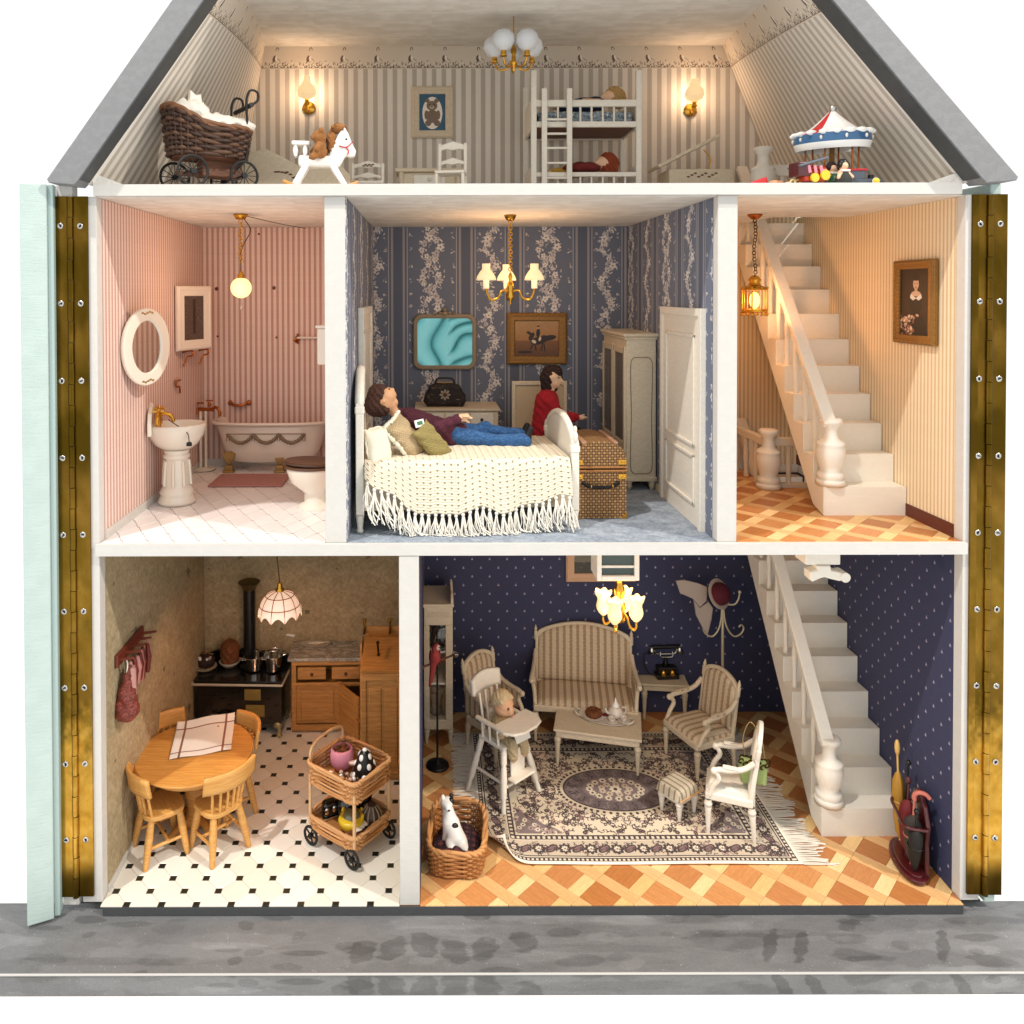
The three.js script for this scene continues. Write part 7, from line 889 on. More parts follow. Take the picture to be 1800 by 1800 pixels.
{ // coffee table, tray, tea things
  const { a, b } = coffee, L = Math.hypot(b[0] - a[0], b[2] - a[2]) + 18, ux = (b[0] - a[0]) / (L - 18), uz = (b[2] - a[2]) / (L - 18), D = 122, mx = (a[0] + b[0]) / 2 + uz * (D / 2 - 8), mz = (a[2] + b[2]) / 2 - ux * (D / 2 - 8), h = 86, turn = Math.atan2(-uz, ux);
  const t = T('coffee_table', 'cream rectangular coffee table with turned legs on the rug', 'table', [mx, YG + 2, mz], turn); P(t, 'tabletop', bx(L, 6, D, 0, h - 6, 0, 2), M.cream); P(t, 'apron', bx(L - 10, 15, D - 10, 0, h - 21, 0, 2), M.cream); for (const x of [-1, 1]) for (const z of [-1, 1]) P(t, 'leg', turned([x * (L / 2 - 9), 0, z * (D / 2 - 9)], [x * (L / 2 - 9), h - 18, z * (D / 2 - 9)], post, 14), M.cream);
  const on = (x, z, y = 0) => [mx + x * Math.cos(turn) + z * Math.sin(turn), YG + 2 + h + y, mz - x * Math.sin(turn) + z * Math.cos(turn)], chinaM = phy(0xddd3c6, 0.2, { clearcoat: 0.6 });
  const c0 = atY(1062, 1263, YG + h + 2), loc = (() => { const dx = c0[0] - mx, dz = c0[2] - mz, c = Math.cos(turn), s = Math.sin(turn); return [dx * c - dz * s, dx * s + dz * c]; })(), tx = loc[0], tz = loc[1];
  const tray = T('serving_tray', 'pale oval serving tray on the coffee table', 'tray', on(tx, tz), turn - 0.12); P(tray, 'tray', la([[0, 0], [54, 0], [60, 4], [58, 5], [52, 2], [0, 2]], 40).scale(1, 1, 0.56), chinaM); for (const x of [-1, 1]) P(tray, 'handle', tu([[x * 54, 3, -14], [x * 66, 8, -8], [x * 66, 8, 8], [x * 54, 3, 14]], 2, false, 20), chinaM);
  const cake = T('cake', 'brown ring cake on a plate at the left of the serving tray', 'cake', on(tx - 24, tz + 4, 2), 0); P(cake, 'plate', la([[0, 0], [18, 0], [24, 4], [0, 3]], 24), chinaM); P(cake, 'ring', jiggle(to(12, 8, 0, 11, 0, [Math.PI / 2, 0, 0]), 0.9, 0.5), M.bread); P(cake, 'cherry', sp(6, 4, 5, 2, 15, 2, 10), M.redWood);
  const tp = T('teapot', 'white teapot with pointed lid at the back of the serving tray', 'teapot', on(tx + 26, tz - 8, 2), 0.2); P(tp, 'body', la([[0, 0], [12, 0], [17, 8], [17, 16], [12, 24], [8, 27], [0, 28]], 24), chinaM); P(tp, 'lid', la([[9, 27], [8, 31], [3, 36], [2, 42], [0, 48]], 16), M.whiteGloss); P(tp, 'spout', tu([[-15, 10, 0], [-23, 16, 0], [-26, 26, 0]], 3, false, 16), chinaM); P(tp, 'handle', tu([[15, 22, 0], [25, 20, 0], [24, 8, 0], [15, 6, 0]], 2, false, 20), chinaM);
  for (const [x, z, lab] of [[18, 18, 'white teacup on a saucer in front of the teapot'], [44, 8, 'white teacup on a saucer at the right end of the tray']]) { const k = T('teacup', lab, 'cup', on(tx + x, tz + z, 2), x * 0.1); P(k, 'saucer', la([[0, 0], [9, 0], [13, 3], [0, 2]], 20), chinaM); P(k, 'cup', la([[0, 2], [5, 2], [8, 8], [9, 12], [8, 12], [6, 6], [0, 4]], 18), chinaM); P(k, 'handle', to(3.4, 1.1, 9.6, 8, 0), chinaM); }
  const jam = T('jam_dish', 'small dish of red jam between the cake and the teapot', 'dish', on(tx + 3, tz - 2, 2), 0); P(jam, 'dish', la([[0, 0], [7, 0], [10, 6], [9, 6], [0, 2]], 18), chinaM); P(jam, 'jam', sp(8, 4, 8, 0, 5, 0, 12), std(0x6b1d1c, 0.3));
}
const onG = (p) => [p[0], YG + 2, p[2]];
salonSeat('sofa', 'cream framed sofa in brown striped fabric with arched back', 'sofa', (() => { const p = atY(1026, 1268, YG), q = [p[0] - 10, 0, -545]; return onG([atZ(1026, 1200, -530)[0] + 2, 0, -532]); })(), 0.17 * -1 + 0.02, { w: 250, d: 134, seat: 100, top: 242, rise: 36, wood: M.cream, cloth: fabricStripe });
salonSeat('armchair', 'cream framed striped armchair behind the high chair', 'armchair', onG([atZ(872, 1250, -468)[0], 0, -468]), 0.72, { w: 112, d: 108, seat: 84, top: 212, wood: M.cream, cloth: fabricStripe });
salonSeat('armchair', 'cream framed striped armchair on the right of the coffee table, facing the sofa table', 'armchair', (() => { const f = G(1217, 1367), g = G(1174, 1324), h = G(1290, 1346); return onG([(f[0] + g[0]) / 2 + 46, 0, (f[2] + g[2]) / 2 - 6]); })(), -1.2, { w: 122, d: 116, seat: 92, top: 210, wood: M.cream, cloth: fabricStripe, open: true });
const ivoryCloth = std(0xe6dfd0, 0.85, { bumpMap: fineBump, bumpScale: 0.0003 });
{ const f = G(1236, 1456), e = G(1324, 1450), wc = salonSeat('white_armchair', 'white painted open armchair with ivory upholstery at the right edge of the rug', 'armchair', onG([(f[0] + e[0]) / 2 + 2, 0, (f[2] + e[2]) / 2 + 3]), -1.95, { w: 92, d: 96, seat: 96, top: 226, rise: 40, wood: M.ivory, cloth: ivoryCloth, open: true });
  const p = wc.position, b = T('green_bag', 'green cloth bag with beaded rim hanging on the back of the white armchair', 'bag', [p.x / U + 34, YG + 112, p.z / U + 34], -0.35); P(b, 'pouch', jiggle(ex([[-24, 0], [22, 2], [26, 40], [22, 48], [-24, 48], [-28, 36]], 20, 7), 0.9, 0.2), std(0x93a566, 0.9, { bumpMap: fineBump, bumpScale: 0.0005 })); P(b, 'beaded_rim', [0, 1, 2, 3, 4, 5, 6].flatMap((k) => [to(5, 1.5, -24 + k * 8, 46 - (k % 2) * 5, 10, [0.3, 0.6, 0]).clone(), to(5, 1.5, -22 + k * 8, 44, -6, [0.2, 0.5, 0.4]).clone()]), M.brassDark); P(b, 'strap', tu([[-16, 50, -6], [-20, 82, -10], [-6, 112, -18], [14, 84, -14], [20, 50, -6]], 1.1, false, 40), M.gilt); P(b, 'clasp', [sp(4, 5, 3, -4, 52, 2, 8)], M.hairDark); }
{ const a = G(1166, 1430), b = G(1204, 1451), w = 66, s = T('footstool', 'small striped footstool on cream legs in front of the white armchair', 'footstool', [b[0] - 2, YG + 2, b[2] - 40], 0.62); for (const x of [-1, 1]) for (const z of [-1, 1]) P(s, 'leg', turned([x * 24, 0, z * 22], [x * 24, 40, z * 22], post, 12), M.ivory); P(s, 'rail', bx(60, 11, 56, 0, 36, 0, 3), M.ivory); P(s, 'cushion', grid(24, 18, (u, v) => { const x = u * 2 - 1, z = v * 2 - 1, e = Math.pow(Math.max(0, (1 - x ** 6) * (1 - z ** 6)), 0.4); return [x * 33, 44 + e * 22, -z * 31]; }), std(0xffffff, 0.9, { map: stripes(64, 64, 13, '#d9cdb4', '#8e7f68', 0.3), bumpMap: fineBump, bumpScale: 0.0003 })); P(s, 'trim', [tu([[-33, 47, 31], [33, 47, 31]], 2), tu([[33, 47, 31], [33, 47, -31]], 2)], M.wickerPale[0]); }
{ // side table, telephone
  const f = G(1137, 1268), z1 = f[2] + 6, h = 96, w = 118, x0 = f[0] - 10, D = 84, t = T('side_table', 'small cream side table with turned legs between the sofa and the hat stand', 'table', [x0 + w / 2, YG, z1 - D / 2], -0.1); P(t, 'tabletop', bx(w, 6, D, 0, h - 6, 0, 2), M.cream); P(t, 'apron', bx(w - 10, 14, D - 10, 0, h - 20, 0, 2), M.cream); for (const x of [-1, 1]) for (const z of [-1, 1]) P(t, 'leg', turned([x * (w / 2 - 9), 0, z * (D / 2 - 9)], [x * (w / 2 - 9), h - 18, z * (D / 2 - 9)], post, 12), M.cream);
  const p = atY(1170, 1188, YG + h), ph = T('telephone', 'old-fashioned black and brass telephone on the small side table', 'telephone', [p[0], YG + h, p[2]], 0.05); ph.scale.setScalar(1.3); P(ph, 'base', [bx(44, 9, 34, 0, 0, 0, 2), bx(38, 14, 26, 0, 8, 0, 2)], std(0x1b1412, 0.4)); P(ph, 'bell', sp(6, 7, 5, -9, 12, 14, 12), M.gold); P(ph, 'bell', sp(6, 7, 5, 9, 12, 14, 12), M.gold); P(ph, 'column', la([[0, 0], [8, 0], [4, 6], [3, 18], [5, 22], [0, 24]], 14, 0, 21, 0), M.black);
  P(ph, 'cradle', [tu([[-22, 54, 0], [-20, 46, 0], [0, 44, 0], [20, 46, 0], [22, 54, 0]], 2, false, 24), tu([[-12, 50, 4], [-12, 42, 6], [0, 40, 6], [12, 42, 6], [12, 50, 4]], 1.4, false, 20)], M.steel); P(ph, 'handset', [cy(4, 4, 56, 0, 58, 0, 12, [0, 0, Math.PI / 2])], M.black); for (const x of [-1, 1]) P(ph, 'earpiece', la([[0, 0], [8, 0], [5, 6], [4, 12], [0, 12]], 14, x * 28, 46, 0), M.steel); P(ph, 'cord', tu([[-28, 46, 0], [-42, 44, 0], [-44, 24, 4], [-34, 8, 6], [-20, 6, 8]], 1.3, false, 30), M.black); }
{ // display cabinet
  const f = G(787, 1309), x0 = -22, x1 = atZ(796, 1200, f[2])[0], w = x1 - x0, z1 = f[2], D = 116, h = atZ(770, 1066, z1)[1] - YG, y0 = atZ(770, 1283, z1)[1] - YG, c = T('display_cabinet', 'tall cream glazed display cabinet holding figurines beside the white partition', 'cabinet', [(x0 + x1) / 2, YG, z1 - D / 2], 0);
  for (const x of [-w / 2 + 6, w / 2 - 6]) for (const z of [-D / 2 + 7, D / 2 - 6]) P(c, 'leg', turned([x, 0, z], [x, y0, z], post, 12), M.cream);
  P(c, 'case', [bx(w, 24, D, 0, y0, 0, 2), bx(w, 46, D, 0, h - 46, 0, 2), bx(3, h - y0 - 70, D - 4, -w / 2 + 1.7, y0 + 24, 0), bx(w - 8, h - y0 - 70, 3, 0, y0 + 24, -D / 2 + 2.5), bx(13, h - y0 - 70, 4, -w / 2 + 6.5, y0 + 24, D / 2 - 2.2, 1), bx(17, h - y0 - 70, 4, w / 2 - 8.5, y0 + 24, D / 2 - 2.2, 1), bx(3, h - y0 - 70, D - 6, w / 2 - 1.7, y0 + 24, -2)], M.cream); P(c, 'cornice', bx(w + 6, 8, D + 6, 0, h - 2, 0, 2), M.cream); P(c, 'fluting', Array.from({ length: 16 }, (_, i) => bx(2.4, 14, 2, -w / 2 + 6 + i * (w - 12) / 15, h - 26, D / 2, 0.8)), M.cream);
  P(c, 'pediment', [ex([[-D / 2, 0], [D / 2, 0], [D / 2, 14], [D / 2 - 10, 22], [D * 0.2, 20], [0, 34], [-D * 0.2, 20], [-D / 2 + 10, 22], [-D / 2, 14]], 6, 2).rotateY(Math.PI / 2).translate(w / 2 - 2, h + 5, 0)], M.cream);
  const ix = w - 34, s1 = y0 + 24 + (h - y0 - 70) * 0.36, s2 = y0 + 24 + (h - y0 - 70) * 0.7; for (const y of [s1, s2]) P(c, 'shelf', bx(w - 8, 5, D - 10, 0, y, 0, 1), M.ivory); P(c, 'glass', bx(w - 28, h - y0 - 68, 1.2, -1, y0 + 23, D / 2 - 3), M.glass);
  const lx = (x0 + x1) / 2, lz = z1 - D / 2, fig = T('figurine', 'dark bronze figurine of a bent figure on the top shelf of the display cabinet', 'figurine', [lx, YG + s2 + 5, lz + 26], 0.2); P(fig, 'figure', skin([[0, 66, 2, 8, 1, 68, 3, 7], [-2, 50, 0, 9, 0, 32, 0, 11], [-4, 30, 0, 7, -12, 14, 2, 5], [-12, 14, 2, 5, -14, 2, 2, 5], [4, 30, 0, 7, 8, 14, 4, 5], [8, 14, 4, 5, 7, 2, 4, 5], [8, 52, 2, 4, 16, 38, 6, 3], [16, 38, 6, 3, 24, 26, 8, 2.4], [-9, 52, 2, 4, -14, 36, 6, 3]], 3, 48), std(0x201612, 0.35)); P(fig, 'plinth', bx(34, 3, 22, -2, 0, 2, 1), std(0x201612, 0.4));
  const vs = T('crystal_vase', 'grey cut glass vase on the bottom shelf of the display cabinet', 'vase', [lx - 6, YG + y0 + 24, lz + 26], 0); P(vs, 'vase', la([[0, 0], [14, 0], [10, 6], [12, 30], [18, 52], [16, 54], [8, 30], [0, 8]], 10), std(0x8a8078, 0.2)); P(vs, 'flowers', jiggle(sp(20, 16, 14, 0, 62, 0, 12), 3, 0.5), std(0x7d7268, 0.7)); const jg = T('green_bottle', 'greenish bottle beside the cut glass vase in the display cabinet', 'bottle', [lx + 16, YG + y0 + 24, lz + 30], 0); P(jg, 'bottle', la([[0, 0], [9, 0], [9, 40], [5, 50], [6, 60], [8, 66], [0, 66]], 16), std(0x6b6a45, 0.3)); P(jg, 'stopper', sp(6, 6, 6, 0, 72, 0, 10), std(0x9a9268, 0.4)); }
{ // parrot on its stand
  const b = G(769, 1346), Y = (p) => atZ(769, p, b[2])[1] - YG, s = T('bird_stand', 'tall black bird stand with a crossbar and round base', 'stand', onG(b).map((v, i) => (i === 1 ? YG : v)), 0); P(s, 'base', la([[0, 0], [27, 0], [26, 4], [20, 7], [8, 9], [4, 16], [0, 16]], 28), M.black); P(s, 'pole', cy(2.6, 2.2, Y(1166) - 8, 0, 8, 0, 10), M.iron); P(s, 'perch', [st([-36, Y(1172), 4], [40, Y(1152), -4], 2.6), sp(7, 6, 6, -36, Y(1172), 4, 10)], M.brownWood); P(s, 'feed_cup', la([[0, 0], [5, 0], [8, 8], [8, 10], [0, 9]], 14, 42, Y(1156), -4), M.steel);
  const p = T('parrot', 'red toy parrot with a pale head perched on the bird stand', 'parrot', [b[0] - 5, YG + Y(1164), b[2] + 3], 0.3), redF = std(0xa8403c, 0.8, { bumpMap: fineBump, bumpScale: 0.0006 }); p.scale.setScalar(1.25); P(p, 'body', skin([[0, 14, 0, 9, 1, 6, 0, 8], [1, 28, 1, 7.5, 2, 30, 2, 6.5], [-2, 2, -2, 6, -5, -34, -6, 3], [-2, 0, -2, 5, -8, -46, -8, 2]], 3, 40), redF); for (const x of [-1, 1]) P(p, 'wing', sp(3, 15, 6, x * 8, 10, -1, 10), std(0x6f2026, 0.8)); P(p, 'face', sp(4.4, 5, 4, 4, 30, 6, 10), std(0xd9c8b4, 0.6)); P(p, 'beak', tu([[7, 30, 8], [11, 29, 9], [11, 24, 9]], 2.2, false, 12), M.black); P(p, 'eye', sp(1.3, 1.3, 1, 5, 32, 10, 8), M.black); }
{ // high chair and doll
  const f = G(884, 1436), l = G(828, 1391), r = G(942, 1395), w = Math.hypot(f[0] - l[0], f[2] - l[2]), c0 = [(l[0] + r[0]) / 2, (l[2] + r[2]) / 2 - 4], t = 0.72, h = T('high_chair', 'white wooden high chair with tray and foot board holding a baby doll', 'high chair', [c0[0], YG + 2, c0[1]], t), hw = 56;
  for (const x of [-1, 1]) for (const z of [-1, 1]) P(h, 'leg', turned([x * hw, 0, z * 54], [x * 32, 116, z * 32], [[0, 4.6], [0.1, 5.6], [0.22, 4.4], [0.24, 6.6], [0.5, 7.6], [0.72, 6.2], [0.74, 4.6], [0.78, 7], [1, 6.6]], 14), M.ivory);
  for (const x of [-1, 1]) P(h, 'stretcher', st([x * 44, 52, -42], [x * 44, 52, 42], 3), M.ivory); P(h, 'stretcher', st([-44, 44, 44], [44, 44, 44], 3.4), M.ivory); P(h, 'foot_rest', [bx(64, 5, 22, 0, 56, 54, 2), bx(42, 52, 4, 0, 60, 42, 1)], M.ivory); P(h, 'seat', bx(78, 9, 76, 0, 114, 0, 4), M.ivory);
  for (const x of [-1, 1]) { P(h, 'arm', bx(11, 7, 96, x * 40, 156, 6, 3), M.ivory); for (const z of [-26, -4, 20]) P(h, 'spindle', st([x * 36, 120, z], [x * 39, 158, z], 3), M.ivory); }
  for (let i = 0; i < 4; i++) P(h, 'back_spindle', st([-24 + i * 16, 120, -32], [-27 + i * 18, 206, -46], 3), M.ivory); P(h, 'crest_rail', grid(16, 5, (u, v) => [lerp(-42, 42, u), lerp(202, 236 + 6 * Math.sin(u * Math.PI), v), -46 - 8 * Math.sin(u * Math.PI) - v * 4], 8), M.ivory);
  P(h, 'tray', [ex([[-52, -28], [52, -28], [54, 6], [42, 26], [20, 34], [-20, 34], [-42, 26], [-54, 6]], 6, 2).rotateX(-Math.PI / 2).rotateY(Math.PI).translate(0, 166, 46)], M.ivory);
  const d = T('baby_doll', 'fair baby doll in a cream knitted suit sitting in the white high chair', 'doll', [c0[0], YG + 2, c0[1]], t); P(d, 'body', skin([[0, 146, -4, 20, 0, 130, -4, 22], [0, 186, 2, 22, 0, 190, 4, 20], [0, 182, 20, 8, 0, 180, 22, 7], [-18, 152, 0, 8, -30, 144, 22, 7], [-30, 144, 22, 7, -22, 158, 36, 6], [18, 152, 0, 8, 30, 144, 22, 7], [30, 144, 22, 7, 22, 160, 36, 6], [-10, 126, 8, 11, -16, 124, 40, 9], [10, 126, 8, 11, 16, 124, 40, 9], [-16, 122, 42, 8, -17, 96, 46, 7], [16, 122, 42, 8, 17, 96, 46, 7], [0, 185, 23.5, 2.6, 0, 185, 24.5, 2.2]], 4, 64), std(0xd6a883, 0.6));
  P(d, 'knitted_suit', jiggle(skin([[0, 148, -4, 23, 0, 130, -4, 26], [-18, 153, 0, 11, -30, 144, 20, 10.5], [18, 153, 0, 11, 30, 144, 20, 10.5], [-10, 126, 8, 14, -16, 124, 40, 12], [10, 126, 8, 14, 16, 124, 40, 12], [-16, 122, 42, 11, -17, 102, 46, 10], [16, 122, 42, 11, 17, 102, 46, 10]], 4, 52), 0.8, 0.4), knit(0xcbb892)); P(d, 'hair', jiggle(skin([[0, 200, -4, 20, 0, 196, -8, 20], [-12, 202, 8, 7, 12, 203, 8, 7]], 4, 36), 0.8, 0.5), std(0xc9b48e, 0.9)); P(d, 'collar', to(13, 4, 0, 164, 0, [Math.PI / 2, 0, 0]), std(0xbfa06a, 0.9)); for (const x of [-8, 8]) P(d, 'eye', sp(3, 3.2, 2, x, 190, 23, 10), std(0x5a3a2a, 0.4)); P(d, 'mouth', sp(4, 1.6, 1.5, 0, 176, 28, 8), std(0xa8574a, 0.5)); P(d, 'bib', jiggle(ex([[-20, 0], [20, 0], [24, 22], [16, 34], [-16, 34], [-24, 22]], 4, 1.4).rotateX(-0.3).translate(8, 128, 52), 0.8, 0.2), M.whiteCloth);
}
{ // dog basket
  const f = G(808, 1547), b = G(782, 1440), c = [f[0] - 2, f[2] - 66], o0 = rrect(100, 128, 4.4), o = (t) => { const [x, z] = o0(t); return [x, z, 10 * Math.pow(Math.abs(z) / 64, 2) * (z < 0 ? 1.6 : 0.2)]; }, k = T('dog_basket', 'oval tan wicker dog basket with a dark checked cushion', 'basket', [c[0], YG, c[1]], -0.1);
  P(k, 'floor', ex(oval(46, 60), 4, 1).rotateX(Math.PI / 2).translate(0, 3, 0), M.wicker[1]); woven(k, o, 5, 42, 10, 34, 2.5, [M.wicker[1], std(0x9c6230, 0.6), M.wicker[1]], 5); P(k, 'rim', braid((t) => { const [x, z, dy] = o(t); return [x * 1.07, z * 1.05, dy]; }, 47, 3.8, 76), M.wicker[0]);
  P(k, 'cushion', jiggle(sp(45, 12, 58, 0, 22, 0, 24), 1.6, 0.12), std(0xffffff, 0.95, { map: canvasTex(64, 64, 16, 16, (g) => { g.fillStyle = '#3b2127'; g.fillRect(0, 0, 64, 64); g.fillStyle = '#6b3a3c'; g.fillRect(0, 0, 64, 10); g.fillRect(0, 0, 10, 64); g.fillStyle = '#22171f'; g.fillRect(0, 34, 64, 16); g.fillRect(34, 0, 12, 64); }), bumpMap: fineBump, bumpScale: 0.0005 }));
  const d = T('toy_dog', 'white toy dog with black patches sitting up in the wicker basket', 'toy dog', [c[0] - 12, YG + 28, c[1] - 6], 0.25); P(d, 'body', skin([[6, 10, 14, 16, 0, 34, -6, 13], [0, 34, -6, 13, -2, 56, -14, 10], [-4, 72, -16, 11, -2, 74, -18, 10], [-4, 72, -6, 7, -5, 69, 0, 5], [-7, 36, 0, 6, -12, 4, 4, 5], [8, 36, -2, 6, 10, 4, 4, 5], [14, 6, 22, 9, 16, 0, 36, 6], [-6, 6, 20, 9, -8, 0, 32, 6], [8, 4, 26, 5, 16, 2, 44, 3]], 4, 56), M.whiteGloss); d.scale.set(1.12, 0.82, 1); P(d, 'patch', sp(8, 13, 6, 4, 28, 8, 12), M.black); P(d, 'patch', sp(6, 8, 6, 3, 76, -14, 12), M.black); for (const x of [-10, 5]) P(d, 'ear', sp(4, 8, 4, x, 82, -20, 10), x < 0 ? M.whiteGloss : M.black); P(d, 'nose', sp(2.4, 2, 2, -5, 70, 5, 8), M.black); for (const x of [-8, 0]) P(d, 'eye', sp(1.5, 1.6, 1.2, x, 76, -6, 8), M.black);
}
{ // hat stand
  const z = -545, x = atZ(1270, 1150, z)[0], Y = (p) => atZ(1272, p, z)[1] - YG, X = (p) => atZ(p, 1080, z)[0] - x, s = T('hat_stand', 'pale metal hat stand with curled hooks against the navy wall', 'hat stand', [x, YG, z], 0), m = std(0xc9bda0, 0.4, { metalness: 0.3 });
  P(s, 'pole', cy(4, 3.4, Y(1068), 0, 0, 0, 12), m); P(s, 'foot', la([[0, 0], [40, 0], [38, 4], [10, 10], [4, 20], [0, 20]], 24), m);
  for (const q of [-1, 1]) P(s, 'lower_hook', tu([[q * 2, Y(1066), 0], [q * 5, Y(1090), 2], [q * 14, Y(1108), 4], [q * 28, Y(1117), 5], [q * 44, Y(1112), 5], [q * 50, Y(1102), 5], [q * 44, Y(1097), 5], [q * 38, Y(1101), 5]], 2.2, false, 60), m); P(s, 'upper_hook', [tu([[4, Y(1070), 0], [8, Y(1062), 4], [26, Y(1060), 8], [34, Y(1052), 10], [38, Y(1040), 10]], 2.2, false, 30), sp(4.4, 4.4, 4.4, 38, Y(1038), 10, 10)], m); P(s, 'upper_hook', tu([[-4, Y(1070), 0], [-16, Y(1058), 6], [-26, Y(1044), 10]], 2.2, false, 20), m);
  const h = lean(T('hat', 'dark red hat with a pale brim hooked on the hat stand', 'hat', [x + X(1257), YG + Y(1038), z + 22], 0), 1.15, 0.35, -0.42); P(h, 'crown', sp(36, 22, 27, 0, 4, 0, 24), std(0x4f0d1e, 0.9)); P(h, 'brim', la([[30, -1], [42, 0], [43, 2], [30, 2], [30, -1]], 32).scale(1.12, 1, 0.84), std(0xb9a79c, 0.8));
  const v = T('veil', 'pale grey cloth wings hanging from the hat on the hat stand', 'cloth', [x, YG, z + 20], 0), vm = std(0xa3968c, 0.85); const wing = (pts) => jiggle(ex(pts.map(([a, b]) => [X(a), Y(b)]), 5, 1.5), 1.2, 0.06); P(v, 'wing', wing([[1184, 1015], [1198, 1013], [1222, 1020], [1238, 1026], [1236, 1050], [1226, 1062], [1212, 1047], [1190, 1036]]), vm); P(v, 'wing', wing([[1214, 1050], [1226, 1063], [1240, 1052], [1248, 1062], [1246, 1082], [1238, 1109], [1230, 1100], [1219, 1076]]), vm);
}
{ // chandelier under a white box
  const z = -70, p = atZ(1089, 1062, z), Y = (q) => atZ(1089, q, z)[1] - p[1], bX = (q) => atZ(q, 990, z)[0] - p[0], b = T('ceiling_box', 'white box with dark green panes fixed under the living room ceiling', 'lamp box', [p[0], p[1], z], 0);
  const by0 = Y(1011), by1 = YB - 20.5 - p[1]; P(b, 'casing', [bb(bX(1044), bX(1117), by1 - 12, by1, -28, 28, 1), bb(bX(1032), bX(1134), by1 - 5, by1 - 0.1, -34, 34, 1), bb(bX(1044), bX(1052), by0, by1 - 12, -28, 28, 1), bb(bX(1109), bX(1117), by0, by1 - 12, -28, 28, 1), bb(bX(1052), bX(1109), by0, by0 + 8, -28, 28, 1)], M.ivory); P(b, 'pane', bb(bX(1052), bX(1109), by0 + 8, by1 - 12, 18, 21), std(0x43504c, 0.2)); P(b, 'glazing_bar', bb(bX(1052), bX(1109), by0 + 22, by0 + 26, 20, 24), M.ivory);
  const c = T('chandelier', 'lit brass living room chandelier with four tulip glass shades', 'chandelier', [p[0], p[1], z], 0.15); P(c, 'stem', [la([[0, -36], [4, -34], [5, -28], [9, -22], [8, -14], [12, -6], [10, 2], [5, 8], [9, 18], [10, 28], [6, 40], [4, 46], [0, 48]], 18), cy(3, 3, 4, 0, 46, 0)], M.gold); P(c, 'bow', [tu([[-7, 46, 0], [-3, 56, 0], [0, 47, 0], [3, 56, 0], [7, 46, 0]], 1.4, false, 30)], M.gold); for (let y = 50; y < by0; y += 5) P(c, 'chain_link', to(3, 0.9, 0, y, 0, [0, y % 2 ? 1.57 : 0, 0]), M.gold);
  for (let k = 0; k < 4; k++) { const a = k * Math.PI / 2 + Math.PI / 4 - 0.12, q = (rad, y) => [Math.cos(a) * rad, y, Math.sin(a) * rad]; P(c, 'arm', tu([q(6, -12), q(14, -22), q(20, -38), q(27, -43), q(31, -36), q(31, -28)], 2.4, false, 36), M.gold); P(c, 'shade', grid(32, 8, (u, v) => { const aa = -u * 2 * Math.PI, r = [4, 9, 12, 13, 12, 10.5, 11, 14, 16][Math.round(v * 8)] * (1 + (v > 0.8 ? 0.08 * Math.cos(aa * 6) : 0)), o = q(31, -26 + v * 44 + (v > 0.95 ? 2 * Math.cos(aa * 6) : 0)); return [o[0] + Math.cos(aa) * r, o[1], o[2] + Math.sin(aa) * r]; }, 1), glow(0xdcc698, 0xffdc9c, 0.55)); P(c, 'bulb', sp(5, 8, 5, ...q(31, -6), 10), glow(0xfff2dc, 0xffe6c0, 2.5)); bulb(c, ...q(31, -6), 0.0054, 0xffd0a0); } }
{ const a = atZ(994, 1000, ZB + 2), b = atZ(1116, 1021, ZB + 2), w = b[0] - a[0], h = 120, m = framed('living_room_picture', 'picture with wide pinkish frame at the top of the navy back wall', 'picture', w, h, 22, 9, std(0xcfa887, 0.6), art(128, 96, (g, W, H) => { g.fillStyle = '#6f6a58'; g.fillRect(0, 0, W, H); g.fillStyle = '#3d3c33'; g.fillRect(0, 60, W, 36); speckle(g, W, H, 900, 0.4, ['#23231d', '#8f8a72', '#a9a48c']); }), [(a[0] + b[0]) / 2, b[1] + h / 2, ZB + 2], 0); }
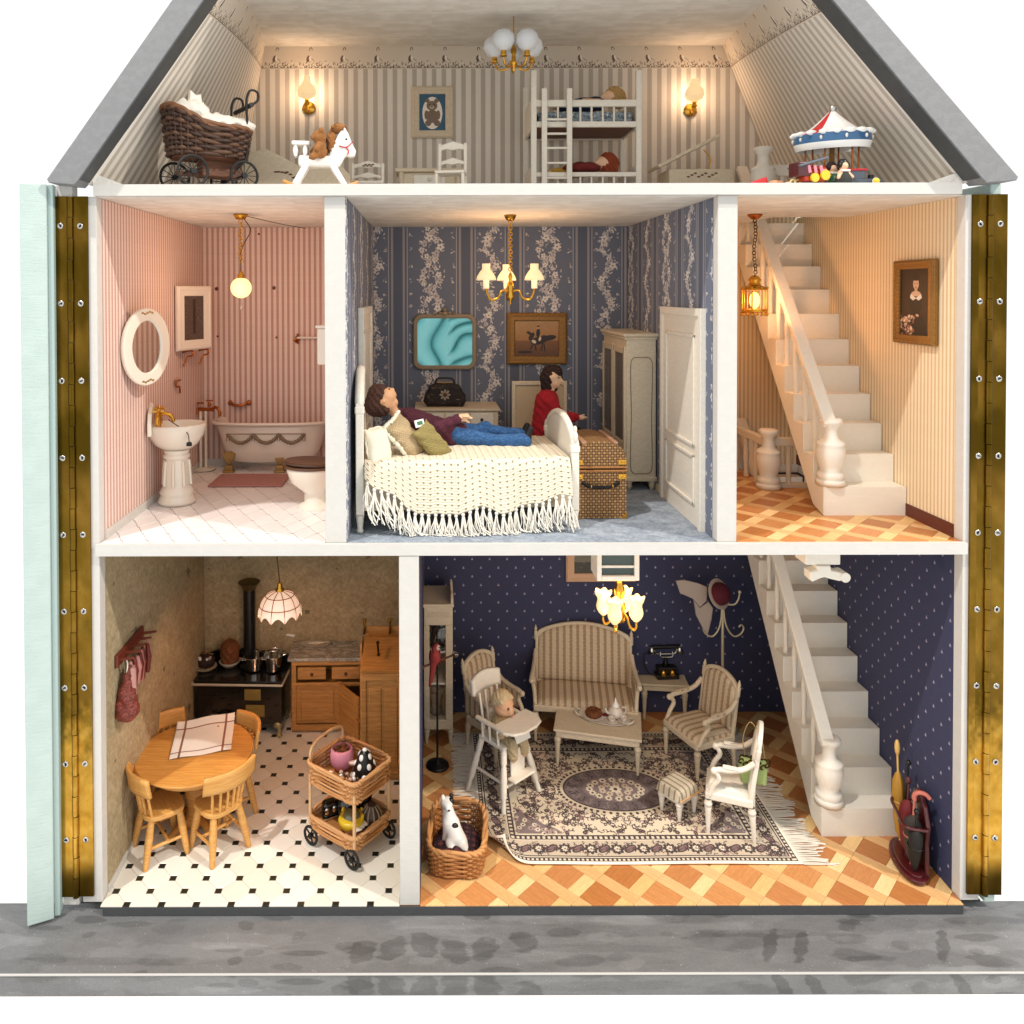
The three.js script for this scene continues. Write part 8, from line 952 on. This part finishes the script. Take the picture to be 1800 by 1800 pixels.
{ // umbrella stand
  const a = G(1585, 1492), b = G(1660, 1545), c = [Math.min((a[0] + b[0]) / 2, XR - 38), (a[2] + b[2]) / 2], s = T('umbrella_stand', 'dark red carved umbrella stand in the right front corner', 'umbrella stand', [c[0], YG, c[1]], -0.28); P(s, 'base', [ex(oval(30, 62, 32), 9, 3).rotateX(Math.PI / 2).translate(0, 6, 0), ex(oval(23, 54, 32), 5, 2).rotateX(Math.PI / 2).translate(0, 12, 0)], M.darkRed); for (const z of [-30, 4, 34]) P(s, 'cup', la([[12, 8], [15, 14], [12, 15], [10, 11], [0, 11]], 18, 0, 0, z), M.darkRed); P(s, 'back_board', jiggle(ex([[-44, 8], [44, 8], [40, 60], [46, 100], [30, 128], [0, 146], [-30, 128], [-46, 100], [-40, 60]], 8, 2.5).rotateY(Math.PI / 2).translate(20, 0, -4), 0.5, 0.2), M.darkRed); P(s, 'ring_rail', tu([[18, 96, -48], [-16, 96, -44], [-20, 96, 0], [-16, 96, 44], [18, 96, 46]], 3, false, 40), M.darkRed);
  const um = (label, z, topY2, r, m, hm, cat = 'umbrella', tilt = 0, knob) => { const o = lean(T(cat === 'umbrella' ? 'umbrella' : 'walking_cane', label, cat, [c[0] + z * -0.27 - 3, YG + 12, c[1] + z * 0.96], 0), tilt, 0, tilt * -0.6); P(o, 'shaft', cy(2, 2, topY2, 0, 0, 0, 8), hm); if (r) { P(o, 'folded_cloth', jiggle(la([[2, 6], [r * 0.6, 20], [r, topY2 * 0.5], [r * 0.9, topY2 * 0.66], [r * 0.4, topY2 * 0.74], [2, topY2 * 0.76]], 12), 1.2, 0.22), m); P(o, 'tie', to(r * 0.95, 1.2, 0, topY2 * 0.45, 0, [Math.PI / 2, 0, 0]), hm); } knob === 'crook' ? P(o, 'handle', tu([[0, topY2 - 2, 0], [0, topY2 + 8, 0], [6, topY2 + 15, 4], [16, topY2 + 14, 8], [22, topY2 + 8, 10]], 4, false, 24), hm) : P(o, 'handle', sp(5, knob ?? 8, 5, 0, topY2 + 4, 0, 10), hm); return o; };
  um('folded gold umbrella with pale knob, farthest back in the stand', -44, 178, 12, std(0xb0822e, 0.6), std(0xd9b064, 0.4), 'umbrella', -0.03, 16); um('black cane with silver collar standing behind the gold umbrella', -34, 164, 0, null, M.black, 'cane', 0.06, 5); um('folded dark red umbrella with a pink knob in the middle of the stand', -6, 142, 15, std(0x6e1a1e, 0.7), M.darkRed, 'umbrella', 0.02, 7); um('folded grey-brown umbrella with a curved pink handle', 20, 128, 15, std(0x3c332e, 0.75), std(0xc7705f, 0.4), 'umbrella', 0.04, 'crook'); um('folded black umbrella nearest the front of the stand', 40, 112, 13, std(0x16140f, 0.7), M.black, 'umbrella', 0.03, 5);
}
renderer.render(scene, camera);
